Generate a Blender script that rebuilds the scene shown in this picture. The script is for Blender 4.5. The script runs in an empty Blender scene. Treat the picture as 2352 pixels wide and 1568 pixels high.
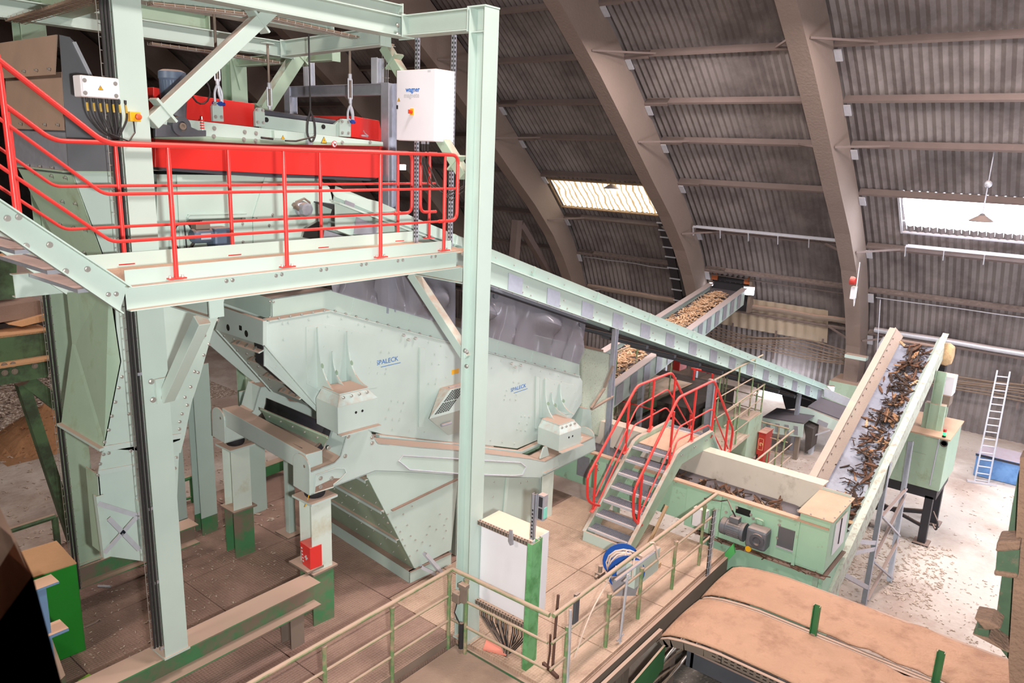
import bpy, bmesh, math, random
from mathutils import Vector, Matrix
V = Vector
random.seed(11)
SC = bpy.context.scene
COL = SC.collection
# ------------------------------------------------------------------ camera
CAM = V((0, 0, 6.33)); FPX = 1745.385
YAW, PITCH, ROLL = 0.671309089, 0.244101364, 0.0403003652
_f = V((math.cos(YAW)*math.cos(PITCH), math.sin(YAW)*math.cos(PITCH), -math.sin(PITCH)))
_r = V((math.sin(YAW), -math.cos(YAW), 0)); _u = _r.cross(_f)
RT = math.cos(ROLL)*_r + math.sin(ROLL)*_u
UP = math.cos(ROLL)*_u - math.sin(ROLL)*_r
cam = bpy.data.cameras.new('camera'); cam.sensor_width = 36; cam.lens = 36*FPX/2352; cam.clip_start = .02; cam.clip_end = 300
camo = bpy.data.objects.new('camera', cam); COL.objects.link(camo)
camo.matrix_world = Matrix(((RT.x, UP.x, -_f.x, CAM.x), (RT.y, UP.y, -_f.y, CAM.y), (RT.z, UP.z, -_f.z, CAM.z), (0, 0, 0, 1)))
SC.camera = camo

def P(u, v, x=None, y=None, z=None, n=None, o=None):
    """place surveyed in the photograph -> point on a known plane of the hall"""
    d = _f + RT*((u-1176)/FPX) + UP*((784-v)/FPX)
    if x is not None: t = (x-CAM.x)/d.x
    elif y is not None: t = (y-CAM.y)/d.y
    elif z is not None: t = (z-CAM.z)/d.z
    else: t = (V(o)-CAM).dot(V(n))/d.dot(V(n))
    return CAM + d*t

# ------------------------------------------------------------------ mesh builder
def fr(d, up):
    d = V(d).normalized(); up = V(up)
    s = d.cross(up)
    if s.length < 1e-5: s = d.cross(V((1, 0, 0)) if abs(d.x) < .9 else V((0, 1, 0)))
    s.normalize(); return d, s, s.cross(d).normalized()

class MB:
    def __init__(s): s.v = []; s.f = []
    def add(s, vs, fs):
        o = len(s.v); s.v += [V(a) for a in vs]; s.f += [tuple(i+o for i in f) for f in fs]; return s
    def obox(s, o, a, b, c):
        o, a, b, c = V(o), V(a), V(b), V(c)
        return s.add([o, o+a, o+a+b, o+b, o+c, o+a+c, o+a+b+c, o+b+c],
                     [(0, 3, 2, 1), (4, 5, 6, 7), (0, 1, 5, 4), (1, 2, 6, 5), (2, 3, 7, 6), (3, 0, 4, 7)])
    def box(s, a, b):
        return s.obox(a, (b[0]-a[0], 0, 0), (0, b[1]-a[1], 0), (0, 0, b[2]-a[2]))
    def cbox(s, c, sx, sy, sz):
        return s.box((c[0]-sx/2, c[1]-sy/2, c[2]-sz/2), (c[0]+sx/2, c[1]+sy/2, c[2]+sz/2))
    def bar(s, p, q, w, h, up=(0, 0, 1)):
        p, q = V(p), V(q); d, sd, u = fr(q-p, up)
        return s.obox(p-sd*w/2-u*h/2, q-p, sd*w, u*h)
    def prism(s, pts, vec):
        pts = [V(a) for a in pts]; n = len(pts); vec = V(vec)
        return s.add(pts+[a+vec for a in pts],
                     [tuple(range(n)), tuple(range(2*n-1, n-1, -1))]+[(i, i+n, (i+1) % n+n, (i+1) % n) for i in range(n)])
    def loft(s, A, B):
        n = len(A); return s.add(list(A)+list(B), [tuple(range(n)), tuple(range(2*n-1, n-1, -1))]+[(i, i+n, (i+1) % n+n, (i+1) % n) for i in range(n)])
    def ibeam(s, p, q, h, b, t=.014, tw=.01, up=(0, 0, 1)):
        p, q = V(p), V(q); d, sd, u = fr(q-p, up)
        s.bar(p+u*(h/2-t/2), q+u*(h/2-t/2), b, t, u); s.bar(p-u*(h/2-t/2), q-u*(h/2-t/2), b, t, u)
        return s.bar(p, q, tw, h-2*t, u)
    def chan(s, p, q, h, b, t=.01, up=(0, 0, 1), side=1):
        p, q = V(p), V(q); d, sd, u = fr(q-p, up); sd = sd*side
        s.bar(p, q, t, h, u)
        for k in (1, -1):
            o = sd*(b/2)+u*k*(h/2-t/2); s.bar(p+o, q+o, b-t, t, u)
        return s
    def angle(s, p, q, a, t=.008, up=(0, 0, 1), side=1):
        p, q = V(p), V(q); d, sd, u = fr(q-p, up); sd = sd*side
        s.bar(p+u*a/2, q+u*a/2, t, a, u); return s.bar(p+sd*a/2, q+sd*a/2, a, t, u)
    def cyl(s, p, q, r, n=12, r2=None):
        p, q = V(p), V(q); r2 = r if r2 is None else r2; d, sd, u = fr(q-p, (0, 0, 1))
        A = [p+(sd*math.cos(2*math.pi*i/n)+u*math.sin(2*math.pi*i/n))*r for i in range(n)]
        B = [q+(sd*math.cos(2*math.pi*i/n)+u*math.sin(2*math.pi*i/n))*r2 for i in range(n)]
        return s.loft(A, B)
    def tube(s, pts, r, n=8, closed=False):
        pts = [V(a) for a in pts]; m = len(pts); vs = []; fs = []
        d0 = (pts[1]-pts[0]).normalized(); _, sd, u = fr(d0, (0, 0, 1)); prev = d0
        for i, p in enumerate(pts):
            if closed: d = (pts[(i+1) % m]-pts[i-1]).normalized()
            elif i == 0: d = d0
            elif i == m-1: d = (pts[i]-pts[i-1]).normalized()
            else: d = ((pts[i+1]-p).normalized()+(p-pts[i-1]).normalized()).normalized()
            q = prev.rotation_difference(d); sd = q @ sd; u = q @ u; prev = d
            k = 1.0
            if 0 < i < m-1 and not closed:
                c = (pts[i+1]-p).normalized().dot((p-pts[i-1]).normalized()); k = 1/max(.5, math.sqrt((1+c)/2))
            for j in range(n):
                a = 2*math.pi*j/n; vs.append(p+(sd*math.cos(a)+u*math.sin(a))*r*(k if False else 1))
        for i in range(m if closed else m-1):
            a, b = i*n, ((i+1) % m)*n
            for j in range(n): fs.append((a+j, a+(j+1) % n, b+(j+1) % n, b+j))
        if not closed: fs += [tuple(range(n-1, -1, -1)), tuple(range((m-1)*n, m*n))]
        return s.add(vs, fs)
    def sphere(s, c, r, n=10, m=6, sc=(1, 1, 1)):
        c = V(c); vs = [c+V((0, 0, -r*sc[2]))]; fs = []
        for i in range(1, m):
            t = -math.pi/2+math.pi*i/m
            for j in range(n):
                a = 2*math.pi*j/n; vs.append(c+V((r*math.cos(t)*math.cos(a)*sc[0], r*math.cos(t)*math.sin(a)*sc[1], r*math.sin(t)*sc[2])))
        vs.append(c+V((0, 0, r*sc[2])))
        for j in range(n): fs.append((0, 1+(j+1) % n, 1+j))
        for i in range(m-2):
            for j in range(n): fs.append((1+i*n+j, 1+i*n+(j+1) % n, 1+(i+1)*n+(j+1) % n, 1+(i+1)*n+j))
        k = 1+(m-2)*n
        for j in range(n): fs.append((k+j, k+(j+1) % n, len(vs)-1))
        return s.add(vs, fs)
    def lathe(s, p, ax, prof, n=16):
        p = V(p); d, sd, u = fr(ax, (0, 0, 1)); m = len(prof); vs = []; fs = []
        for (a, r) in prof:
            for j in range(n):
                t = 2*math.pi*j/n; vs.append(p+d*a+(sd*math.cos(t)+u*math.sin(t))*r)
        for i in range(m-1):
            for j in range(n): fs.append((i*n+j, i*n+(j+1) % n, (i+1)*n+(j+1) % n, (i+1)*n+j))
        fs += [tuple(range(n-1, -1, -1)), tuple(range((m-1)*n, m*n))]
        return s.add(vs, fs)
    def sheet(s, rows):
        n = len(rows[0]); o = []
        for r in rows: o += list(r)
        return s.add(o, [(i*n+j, i*n+j+1, (i+1)*n+j+1, (i+1)*n+j) for i in range(len(rows)-1) for j in range(n-1)])
    def bounds(s):
        return (V((min(a.x for a in s.v), min(a.y for a in s.v), min(a.z for a in s.v))),
                V((max(a.x for a in s.v), max(a.y for a in s.v), max(a.z for a in s.v))))

def root_loc(o):
    l = V((0, 0, 0))
    while o is not None: l += o.location; o = o.parent
    return l

def obj(name, mb, m, parent=None, label=None, smooth=False, bevel=0, open_=False, solid=0):
    me = bpy.data.meshes.new(name)
    if parent is None:
        a, b = mb.bounds(); loc = V(((a.x+b.x)/2, (a.y+b.y)/2, a.z)); off = loc
    else: loc = V((0, 0, 0)); off = root_loc(parent)
    me.from_pydata([tuple(v-off) for v in mb.v], [], mb.f); me.validate()
    if not open_:
        bm = bmesh.new(); bm.from_mesh(me); bmesh.ops.recalc_face_normals(bm, faces=bm.faces); bm.to_mesh(me); bm.free()
    if smooth:
        me.polygons.foreach_set('use_smooth', [True]*len(me.polygons)); me.set_sharp_from_angle(angle=math.radians(40))
    me.materials.append(m)
    o = bpy.data.objects.new(name, me); COL.objects.link(o); o.parent = parent; o.location = loc
    if label: o['label'] = label
    if bevel:
        b = o.modifiers.new('bevel', 'BEVEL'); b.width = bevel; b.segments = 2; b.limit_method = 'ANGLE'; b.angle_limit = math.radians(50)
    if solid:
        b = o.modifiers.new('solid', 'SOLIDIFY'); b.thickness = solid; b.offset = 0
    return o

def tag(o, label, cat, group=None, kind=None):
    o['label'] = label; o['category'] = cat
    if group: o['group'] = group
    if kind: o['kind'] = kind
    return o

def thing(name, label, cat, loc, group=None):
    o = bpy.data.objects.new(name, None); COL.objects.link(o); o.location = V(loc); o.empty_display_size = .1
    return tag(o, label, cat, group)

def single(name, mb, m, label, cat, group=None, **k):
    return tag(obj(name, mb, m, None, **k), label, cat, group)

def struct(name, mb, m, **k):
    o = obj(name, mb, m, None, **k); o['kind'] = 'structure'; return o

def linkcopy(o, parent, loc, mat=None):
    c = o.copy(); COL.objects.link(c); c.parent = parent; c.location = V(loc)-root_loc(parent); return c

_BM = {}
def bolts(parent, pts, n, r=.02, h=.018, name='bolt', m=None):
    """one small hex bolt head per surveyed point, each its own part"""
    m = m or M['zinc']; key = (tuple(round(a, 2) for a in V(n).normalized()), r, h, m.name)
    if key not in _BM:
        b = MB(); d = V(n).normalized()
        b.cyl(-d*.004, d*.003, r*1.5, 10); b.cyl((0, 0, 0), d*h, r, 6)
        me = bpy.data.meshes.new(name); me.from_pydata([tuple(v) for v in b.v], [], b.f); me.materials.append(m); _BM[key] = me
    off = root_loc(parent)
    for p in pts:
        o = bpy.data.objects.new(name, _BM[key]); COL.objects.link(o); o.parent = parent; o.location = V(p)-off

def lerp(a, b, t): return V(a)*(1-t)+V(b)*t
def row(a, b, n): return [lerp(a, b, (i+.5)/n) for i in range(n)]
def rnd(pts, r, n=5):
    """polyline with its corners rounded"""
    pts = [V(p) for p in pts]; out = [pts[0]]
    for i in range(1, len(pts)-1):
        a, b, c = pts[i-1], pts[i], pts[i+1]
        d1 = (a-b); d2 = (c-b); k = min(r, d1.length*.45, d2.length*.45)
        p, q = b+d1.normalized()*k, b+d2.normalized()*k
        for j in range(n+1):
            t = j/n; out.append(p*(1-t)**2+b*2*t*(1-t)+q*t*t)
    return out+[pts[-1]]

# ------------------------------------------------------------------ materials
M = {}
def lin(c):
    c = c.lstrip('#'); o = []
    for i in (0, 2, 4):
        x = int(c[i:i+2], 16)/255; o.append(x/12.92 if x <= .04045 else ((x+.055)/1.055)**2.4)
    return (o[0], o[1], o[2], 1)

def mat(name, col, rough=.5, metal=0, dust=0, dcol='#bb9d8c', var=.07, vscale=3.0, bump=0, bscale=40, col2=None, mixs=2.0, mixt=(.45, .6), spec=.5, lo=.55):
    """paint / metal with slight tone drift, optional second colour in patches and settled dust on upward faces"""
    m = bpy.data.materials.new(name); m.use_nodes = True; nt = m.node_tree; N = nt.nodes; L = nt.links
    b = N['Principled BSDF']; b.inputs['Roughness'].default_value = rough; b.inputs['Metallic'].default_value = metal
    b.inputs['Specular IOR Level'].default_value = spec
    tc = N.new('ShaderNodeTexCoord'); geo = N.new('ShaderNodeNewGeometry')
    nz = N.new('ShaderNodeTexNoise'); nz.inputs['Scale'].default_value = vscale; nz.inputs['Detail'].default_value = 5; L.new(geo.outputs['Position'], nz.inputs['Vector'])
    hs = N.new('ShaderNodeHueSaturation'); hs.inputs['Color'].default_value = lin(col)
    mr = N.new('ShaderNodeMapRange'); mr.inputs[3].default_value = 1-var*2; mr.inputs[4].default_value = 1+var*2
    L.new(nz.outputs['Fac'], mr.inputs[0]); L.new(mr.outputs[0], hs.inputs['Value'])
    out = hs.outputs['Color']
    def mix(fac, a, c):
        x = N.new('ShaderNodeMix'); x.data_type = 'RGBA'; L.new(fac, x.inputs[0]); L.new(a, x.inputs[6])
        if isinstance(c, str): x.inputs[7].default_value = lin(c)
        else: L.new(c, x.inputs[7])
        return x.outputs[2]
    if col2:
        n2 = N.new('ShaderNodeTexNoise'); n2.inputs['Scale'].default_value = mixs; n2.inputs['Detail'].default_value = 8; n2.inputs['Roughness'].default_value = .65
        L.new(geo.outputs['Position'], n2.inputs['Vector'])
        m2 = N.new('ShaderNodeMapRange'); m2.inputs[1].default_value = mixt[0]; m2.inputs[2].default_value = mixt[1]; L.new(n2.outputs['Fac'], m2.inputs[0])
        out = mix(m2.outputs[0], out, col2)
    if dust:
        sx = N.new('ShaderNodeSeparateXYZ'); L.new(geo.outputs['True Normal'], sx.inputs[0])
        n3 = N.new('ShaderNodeTexNoise'); n3.inputs['Scale'].default_value = 9; n3.inputs['Detail'].default_value = 6; L.new(geo.outputs['Position'], n3.inputs['Vector'])
        ad = N.new('ShaderNodeMath'); ad.operation = 'MULTIPLY_ADD'; ad.inputs[1].default_value = .5; L.new(n3.outputs['Fac'], ad.inputs[0]); L.new(sx.outputs['Z'], ad.inputs[2])
        m3 = N.new('ShaderNodeMapRange'); m3.inputs[1].default_value = lo+.25; m3.inputs[2].default_value = lo+.5; m3.inputs[4].default_value = dust; L.new(ad.outputs[0], m3.inputs[0])
        out = mix(m3.outputs[0], out, dcol)
        rr = N.new('ShaderNodeMapRange'); rr.inputs[3].default_value = rough; rr.inputs[4].default_value = .95; L.new(m3.outputs[0], rr.inputs[0]); L.new(rr.outputs[0], b.inputs['Roughness'])
        if metal:
            rm = N.new('ShaderNodeMapRange'); rm.inputs[3].default_value = metal; rm.inputs[4].default_value = 0; L.new(m3.outputs[0], rm.inputs[0]); L.new(rm.outputs[0], b.inputs['Metallic'])
    L.new(out, b.inputs['Base Color'])
    if bump:
        n4 = N.new('ShaderNodeTexNoise'); n4.inputs['Scale'].default_value = bscale; n4.inputs['Detail'].default_value = 6; L.new(geo.outputs['Position'], n4.inputs['Vector'])
        bp = N.new('ShaderNodeBump'); bp.inputs['Strength'].default_value = bump; bp.inputs['Distance'].default_value = .02; L.new(n4.outputs['Fac'], bp.inputs['Height']); L.new(bp.outputs[0], b.inputs['Normal'])
    M[name] = m; return m

def emis(name, col, s):
    m = bpy.data.materials.new(name); m.use_nodes = True; b = m.node_tree.nodes['Principled BSDF']
    b.inputs['Base Color'].default_value = lin(col); b.inputs['Emission Color'].default_value = lin(col); b.inputs['Emission Strength'].default_value = s
    M[name] = m; return m

mat('mint', '#bbcec7', .42, dust=.9, var=.03)
mat('mint_clean', '#c2d6ce', .38, var=.025)
mat('mint_grey', '#bfcfcb', .4, dust=.95, var=.03)
mat('mint_old', '#a3bba6', .5, dust=.9, var=.06, col2='#8f9c7f', mixs=3, mixt=(.55, .75))
mat('green_old', '#4a8459', .55, dust=.95, var=.1, col2='#806f63', mixs=2.0, mixt=(.42, .58))
mat('green_rail', '#6d8f60', .5, dust=.9, var=.1, col2='#b09c84', mixs=5, mixt=(.46, .62), lo=.2)
mat('green_dark', '#3f7a4c', .5, dust=.9, var=.1)
mat('green_dusk', '#55714f', .6, dust=.95, var=.1, col2='#3e4a38', mixs=2)
mat('green_box', '#1f8a2a', .5, dust=.97, var=.06, lo=.6)
mat('red_rail', '#dd3a36', .32, dust=.25, var=.05, lo=.5)
mat('red_mag', '#e8312c', .35, dust=.2, var=.03)
mat('red_box', '#b5332c', .45, dust=.8, var=.05)
mat('galv', '#b4b7c3', .4, .55, dust=.8, var=.08, vscale=14)
mat('galv_light', '#c8ccd6', .45, .3, dust=.6, var=.06, vscale=14)
mat('zinc', '#c6c4c0', .35, .7, var=.05)
mat('steel_dark', '#5d6068', .5, .3, dust=.7, var=.1)
mat('motor_grey', '#6c7078', .45, .1, dust=.7, var=.06, dcol='#a8958a')
mat('motor_blue', '#5e6f86', .45, .1, dust=.8, var=.06)
mat('rubber', '#26242a', .75, 0, dust=.35, var=.1)
mat('belt', '#4c4c55', .6, 0, dust=.1, var=.1)
mat('black', '#141414', .6)
mat('black_steel', '#34343a', .5, .2, dust=.6, var=.1)
mat('tag_yellow', '#c2a03c', .6, var=.1)
mat('cable', '#2c2a2c', .6, dust=.6, lo=.4)
mat('cable_dusty', '#8d7a6a', .9, var=.15)
mat('white_paint', '#e6e6ee', .38, dust=.85, dcol='#e3c3a6', var=.015, lo=.6)
mat('white_plastic', '#e2e2e8', .45, dust=.7, dcol='#dec3a8')
mat('yellow', '#f0b21e', .45, var=.03)
mat('orange', '#ef7d22', .4)
mat('blue_print', '#2f72c4', .5, var=.01)
mat('grey_print', '#c3c4cb', .5, var=.01)
mat('blue_reel', '#1d57ad', .4, dust=.2)
mat('blue_pin', '#1d3f9c', .4)
mat('dust', '#c6a48c', .95, var=.08, bump=.5, bscale=60)
mat('dust_dark', '#8f7669', .95, var=.12, bump=.5, bscale=60)
mat('brown_sheet', '#a08878', .7, .1, var=.08, bump=.1)
mat('dusty_metal', '#8b7d72', .6, .2, dust=.8, var=.1)
mat('yard_wood', '#b89a78', .8, var=.15)
# ------------------------------------------------------------------ the hall
mat('wall_sheet', '#857e7d', .8, .0, var=.12, vscale=1.2, col2='#686161', mixs=.9, mixt=(.42, .62), bump=.25, bscale=18)
mat('arch_conc', '#877870', .95, var=.06, vscale=.8, bump=.5, bscale=14)
mat('purlin', '#756763', .8, dust=.75, dcol='#a3938b', var=.08, lo=.75)
mat('ground', '#a89488', .95, var=.14, vscale=.5, col2='#cdc2b8', mixs=.32, mixt=(.42, .6), bump=.9, bscale=9)
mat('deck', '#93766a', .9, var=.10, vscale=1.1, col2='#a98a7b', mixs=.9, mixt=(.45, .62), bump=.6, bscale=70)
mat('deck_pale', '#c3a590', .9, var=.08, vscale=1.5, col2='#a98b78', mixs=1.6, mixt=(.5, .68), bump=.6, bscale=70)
mat('concrete', '#a69a92', .9, var=.1, bump=.3)
GZ = -1.75
IN = [(26.15, -1.75), (26.15, -.6), (26.1, -.1), (25.9, .6), (25.45, 1.45), (24.85, 2.33), (24.09, 3.26), (22.84, 4.45), (21.34, 5.67), (19.63, 7.12), (18.0, 8.45), (16.4, 9.65), (14, 11.3), (11, 13.0), (7.5, 14.6), (3.5, 15.6), (0, 15.9)]
IN = IN + [(-x, z) for x, z in reversed(IN[:-1])]
def offset(pl, f):
    o = []
    for i, (x, z) in enumerate(pl):
        a = V(pl[max(i-1, 0)]); b = V(pl[min(i+1, len(pl)-1)]); d = (b-a).normalized(); n = V((d.y, -d.x)); k = f(i, z)
        o.append((x+n.x*k, z+n.y*k))
    return o
dep = lambda i, z: .75+.5*min(1, max(0, (z+.5)/9))
OUT = offset(IN, dep)
CLAD = offset(IN, lambda i, z: dep(i, z)+.22)
def densify(pl, st):
    o = [pl[0]]
    for a, b in zip(pl, pl[1:]):
        n = max(1, int(math.hypot(b[0]-a[0], b[1]-a[1])/st))
        for k in range(1, n+1): o.append((a[0]+(b[0]-a[0])*k/n, a[1]+(b[1]-a[1])*k/n))
    return o
CD = densify(CLAD, .45)
def at_z(pl, z):
    for i in range(len(pl)//2):
        (x0, z0), (x1, z1) = pl[i], pl[i+1]
        if z0 <= z <= z1:
            t = (z-z0)/(z1-z0); d = V((x1-x0, z1-z0)).normalized(); return x0+(x1-x0)*t, V((d.x, 0, d.y)), V((-d.y, 0, d.x))
    return pl[0][0], V((0, 0, 1)), V((-1, 0, 0))
def wallhit(u, v, off=0.0):
    """surveyed place -> point on the inside of the curved cladding"""
    best = None
    for (x0, z0), (x1, z1) in zip(CLAD[:17], CLAD[1:18]):
        d = V((x1-x0, 0, z1-z0)).normalized(); n = V((-d.z, 0, d.x))
        p = P(u, v, n=n, o=V((x0, 0, z0))+n*off)
        if min(z0, z1)-.03 <= p.z <= max(z0, z1)+.03 and p.x > 0: return p
    return P(u, v, x=26.4)
YA, YB = -5.0, 64.0
SKY = [(-3.2, 5.02, 4.62, 5.62), (12.9, 17.25, 4.45, 5.35)]     # y0, y1, z0, z1 of the translucent strips
mb = MB(); ny = int((YB-YA)/.05); np_ = len(CD)
nrm = []
for i in range(np_):
    a = V(CD[max(i-1, 0)]); b = V(CD[min(i+1, np_-1)]); d = (b-a).normalized(); nrm.append(V((d.y, -d.x)))
half = [k for k in range(np_)]
vs = []
for j in range(ny+1):
    y = YA+j*.05; s = .028*math.cos(2*math.pi*y/.2)
    if y > 30 and j % 2: pass
    for i in half: vs.append(V((CD[i][0]+nrm[i].x*s, y, CD[i][1]+nrm[i].y*s)))
fs = []
for j in range(ny):
    y = YA+(j+.5)*.05
    for i in range(np_-1):
        zc = (CD[i][1]+CD[i+1][1])/2; xc = CD[i][0]
        if xc > 0 and any(a < y < b and c < zc < d for a, b, c, d in SKY): continue
        fs.append((j*np_+i, j*np_+i+1, (j+1)*np_+i+1, (j+1)*np_+i))
mb.add(vs, fs)
struct('ceiling', mb, M['wall_sheet'], open_=True)
struct('floor', MB().box((-27, YA, GZ-.3), (27.4, YB, GZ)), M['ground'])
mb = MB(); mb.prism([(x, YB, z) for x, z in CLAD], (0, .2, 0)); struct('wall_end', mb, M['wall_sheet'])
mb = MB(); mb.prism([(x, YA-.2, z) for x, z in CLAD], (0, .2, 0)); struct('wall_near', mb, M['wall_sheet'])
# translucent strips in the cladding
m = emis('skylight_bright', '#eef3ff', 16.0); m2 = emis('skylight_dirty', '#fff6e0', 1.6)
nt = m2.node_tree; w = nt.nodes.new('ShaderNodeTexWave'); w.bands_direction = 'Y'; w.inputs['Scale'].default_value = 1.3; w.inputs['Distortion'].default_value = 6; w.inputs['Detail'].default_value = 4
g = nt.nodes.new('ShaderNodeNewGeometry'); nt.links.new(g.outputs['Position'], w.inputs['Vector'])
cr = nt.nodes.new('ShaderNodeValToRGB'); cr.color_ramp.elements[0].color = lin('#8a6a35'); cr.color_ramp.elements[1].color = lin('#fffbe8'); cr.color_ramp.elements[0].position = .05; cr.color_ramp.elements[1].position = .4
nt.links.new(w.outputs['Fac'], cr.inputs[0]); nt.links.new(cr.outputs[0], nt.nodes['Principled BSDF'].inputs['Emission Color'])
for k, (y0, y1, z0, z1) in enumerate(SKY):
    x0, d, n = at_z(CLAD, z0-.1); x1, _, _ = at_z(CLAD, z1+.1)
    mb = MB(); a = V((x0, y0-.1, z0-.1))-n*.03; b = V((x1, y0-.1, z1+.1))-n*.03
    mb.obox(a, (0, y1-y0+.2, 0), b-a, -n*.03)
    o = struct('window_%d' % (k+1), mb, m if k == 0 else m2)
    f = MB(); a2 = a+n*.06; b2 = b+n*.06
    for q in (lerp(a2, b2, .02), lerp(a2, b2, .98)): f.bar(q, q+V((0, y1-y0+.2, 0)), .05, .07, n)
    if k == 0: f.bar(lerp(a2, b2, .3), lerp(a2, b2, .3)+V((0, y1-y0+.2, 0)), .02, .04, n)
    f.bar(a2, b2, .06, .07, n); f.bar(a2+V((0, y1-y0+.2, 0)), b2+V((0, y1-y0+.2, 0)), .06, .07, n)
    obj('window_frame', f, M['galv_light'] if k == 0 else M['yard_wood'], o)
# arches
AY = [6.1, 11.7, 17.3, 22.9, 28.5, 34.1, 39.7, 45.3, 50.9, 56.5]
PZ = []
acc = 0
hz = [1.1, 2.62, 4.12, 5.75, 7.0, 8.05, 9.2, 10.35, 11.4, 12.45, 13.4, 14.2]
names = ['nearest dusty brown roof arch, its foot behind the inclined wood conveyor', 'second dusty brown roof arch, meeting the far wood chip conveyor at its foot',
         'third dusty brown roof arch, just right of the tall mint frame column', 'fourth roof arch, half hidden by the mint steel frame', 'fifth roof arch, seen behind the magnet motor',
         'sixth roof arch, far back behind the mint frame', 'seventh roof arch, deep in the dark end of the hall', 'eighth roof arch, near the dark far end of the hall', 'ninth roof arch at the dark far end of the hall', 'last roof arch before the end wall of the hall']
for k, y in enumerate(AY):
    r = thing('roof_arch', names[k], 'roof arch', (26, y, GZ), 'roof arches')
    mb = MB(); n = len(IN)
    for i in range(n-1):
        A = [(IN[i][0], y, IN[i][1]), (OUT[i][0], y, OUT[i][1]), (OUT[i+1][0], y, OUT[i+1][1]), (IN[i+1][0], y, IN[i+1][1])]
        o = len(mb.v); q = [V(a) for a in A]+[V(a)+V((0, .45, 0)) for a in A]
        mb.add(q, [(0, 1, 2, 3), (7, 6, 5, 4), (0, 3, 7, 4), (1, 5, 6, 2)])
    obj('arch_rib', mb, M['arch_conc'], r, open_=True)
    if k < 3:
        for q, z in enumerate(hz[:8]):
            x, d, nn = at_z(CLAD, z); c = V((x, y-.02, z))+nn*.28
            b = MB(); b.obox(c-d*.42+V((0, -.16, 0)), (0, .17, 0), d*.34, nn*.03); obj('cleat', b, M['galv_light'], r)
            if q % 2 == 0:
                xi, di, ni = at_z(IN, z-.35); e = V((xi, y-.01, z-.35))-ni*.15
                b = MB(); b.bar(e, V((x, y-.95, z))+nn*.2, .05, .05); obj('brace_rod', b, M['purlin'], r)
                b = MB(); b.bar(e+V((0, .46, 0)), V((x, y+.46+.9, z))+nn*.2, .05, .05); obj('brace_rod', b, M['purlin'], r)
    if k == 0:
        b = MB(); b.prism([(25.5, y-.25, GZ), (27.0, y-.25, GZ), (27.0, y-.25, -.65), (25.75, y-.25, -.65)], (0, 1.0, 0)); obj('footing', b, M['mint_old'], r, label='pale green painted footing')
bays = [(YA, 6.1, 'in the bay with the bright skylight'), (6.55, 11.7, 'between the nearest and second arches'), (12.15, 17.3, 'between the second and third arches'), (17.75, YB, 'beyond the third arch, running into the dark')]
words = ['lowest', 'second lowest', 'third lowest', 'fourth lowest', 'fifth lowest', 'sixth lowest', 'seventh lowest', 'eighth lowest', 'ninth lowest', 'tenth lowest', 'eleventh lowest', 'twelfth lowest']
for bi, (y0, y1, wh) in enumerate(bays):
    for q, z in enumerate(hz):
        if bi > 0 and q > 9 : continue
        x, d, nn = at_z(CLAD, z); c = V((x, 0, z))+nn*.14
        b = MB(); b.chan(c+V((0, y0, 0)), c+V((0, y1, 0)), .2, .07, .012, nn, -1)
        if bi in (1, 2): b.chan(c+nn*.03+V((0, y1-.75, 0)), c+nn*.03+V((0, y1, 0)), .22, .09, .012, nn, -1)
        single('purlin', b, M['purlin'], '%s dusty steel roof purlin %s' % (words[q], wh), 'purlin', 'roof purlins')
b = None
struct('floor_gravel', MB().box((6.0, -4.9, GZ), (11.5, 4.6, GZ+.02)), mat('gravel', '#6f6862', .95, var=.2, vscale=9, col2='#a39a92', mixs=14, mixt=(.55, .7), bump=1, bscale=30))
mb = MB(); rows = []
for j in range(97):
    y = 7.4+j*.043; s_ = .02*math.cos(2*math.pi*j/8); rows.append([V((at_z(CLAD, z)[0]-.16-s_, y, z)) for z in (.35, .95, 1.55)])
struct('trim_1', mb.sheet(rows), mat('tan_sheet', '#b3a491', .7, var=.06, vscale=2), open_=True, solid=.01)
# tie rail runs, cable tray and pipe on the wall
def wallrun(name, u0, v0, u1, v1, off, fn, m, label, cat, y0=None, y1=None, grp=None):
    a, b = wallhit(u0, v0, off), wallhit(u1, v1, off); b = V((a.x, b.y, a.z))
    if y0 is not None: a.y = y0
    if y1 is not None: b.y = y1
    mb = MB(); fn(mb, a, b); return single(name, mb, m, label, cat, grp)
def tray(mb, a, b):
    mb.bar(a, b, .25, .012); mb.bar(a+V((-.12, 0, .03)), b+V((-.12, 0, .03)), .012, .07); mb.bar(a+V((.12, 0, .03)), b+V((.12, 0, .03)), .012, .07)
    n = int((b-a).length/.9)
    for i in range(n+1):
        q = lerp(a, b, i/max(1, n)); mb.bar(q+V((-.1, 0, 0)), q+V((-.02, 0, -.28)), .05, .02, (0, 1, 0)); mb.bar(q+V((-.12, 0, 0)), q+V((.3, 0, 0)), .04, .03)
wallrun('cable_tray', 2050, 563, 2352, 596, .42, tray, M['galv_light'], 'galvanized cable tray below the bright skylight', 'cable tray', 4.9, -3, 'wall cable trays')
wallrun('cable_tray', 1610, 523, 1930, 552, .42, tray, M['galv_light'], 'galvanized cable tray between the nearest and second arches', 'cable tray', 11.6, 6.7, 'wall cable trays')
pipe = lambda r: (lambda mb, a, b: mb.tube([lerp(a, b, t)+V((0, 0, random.uniform(-.02, .02))) for t in [i/8 for i in range(9)]], r, 10))
wallrun('wall_pipe', 2010, 757, 2352, 818, .2, pipe(.09), M['galv_light'], 'dusty silver pipe along the wall behind the inclined wood conveyor', 'pipe', 5.9, -3, 'wall pipes')
wallrun('wall_pipe', 1640, 690, 1960, 760, .2, pipe(.1), M['dusty_metal'], 'dusty insulated pipe between the nearest and second arches', 'pipe', 11.6, 6.6, 'wall pipes')
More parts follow.
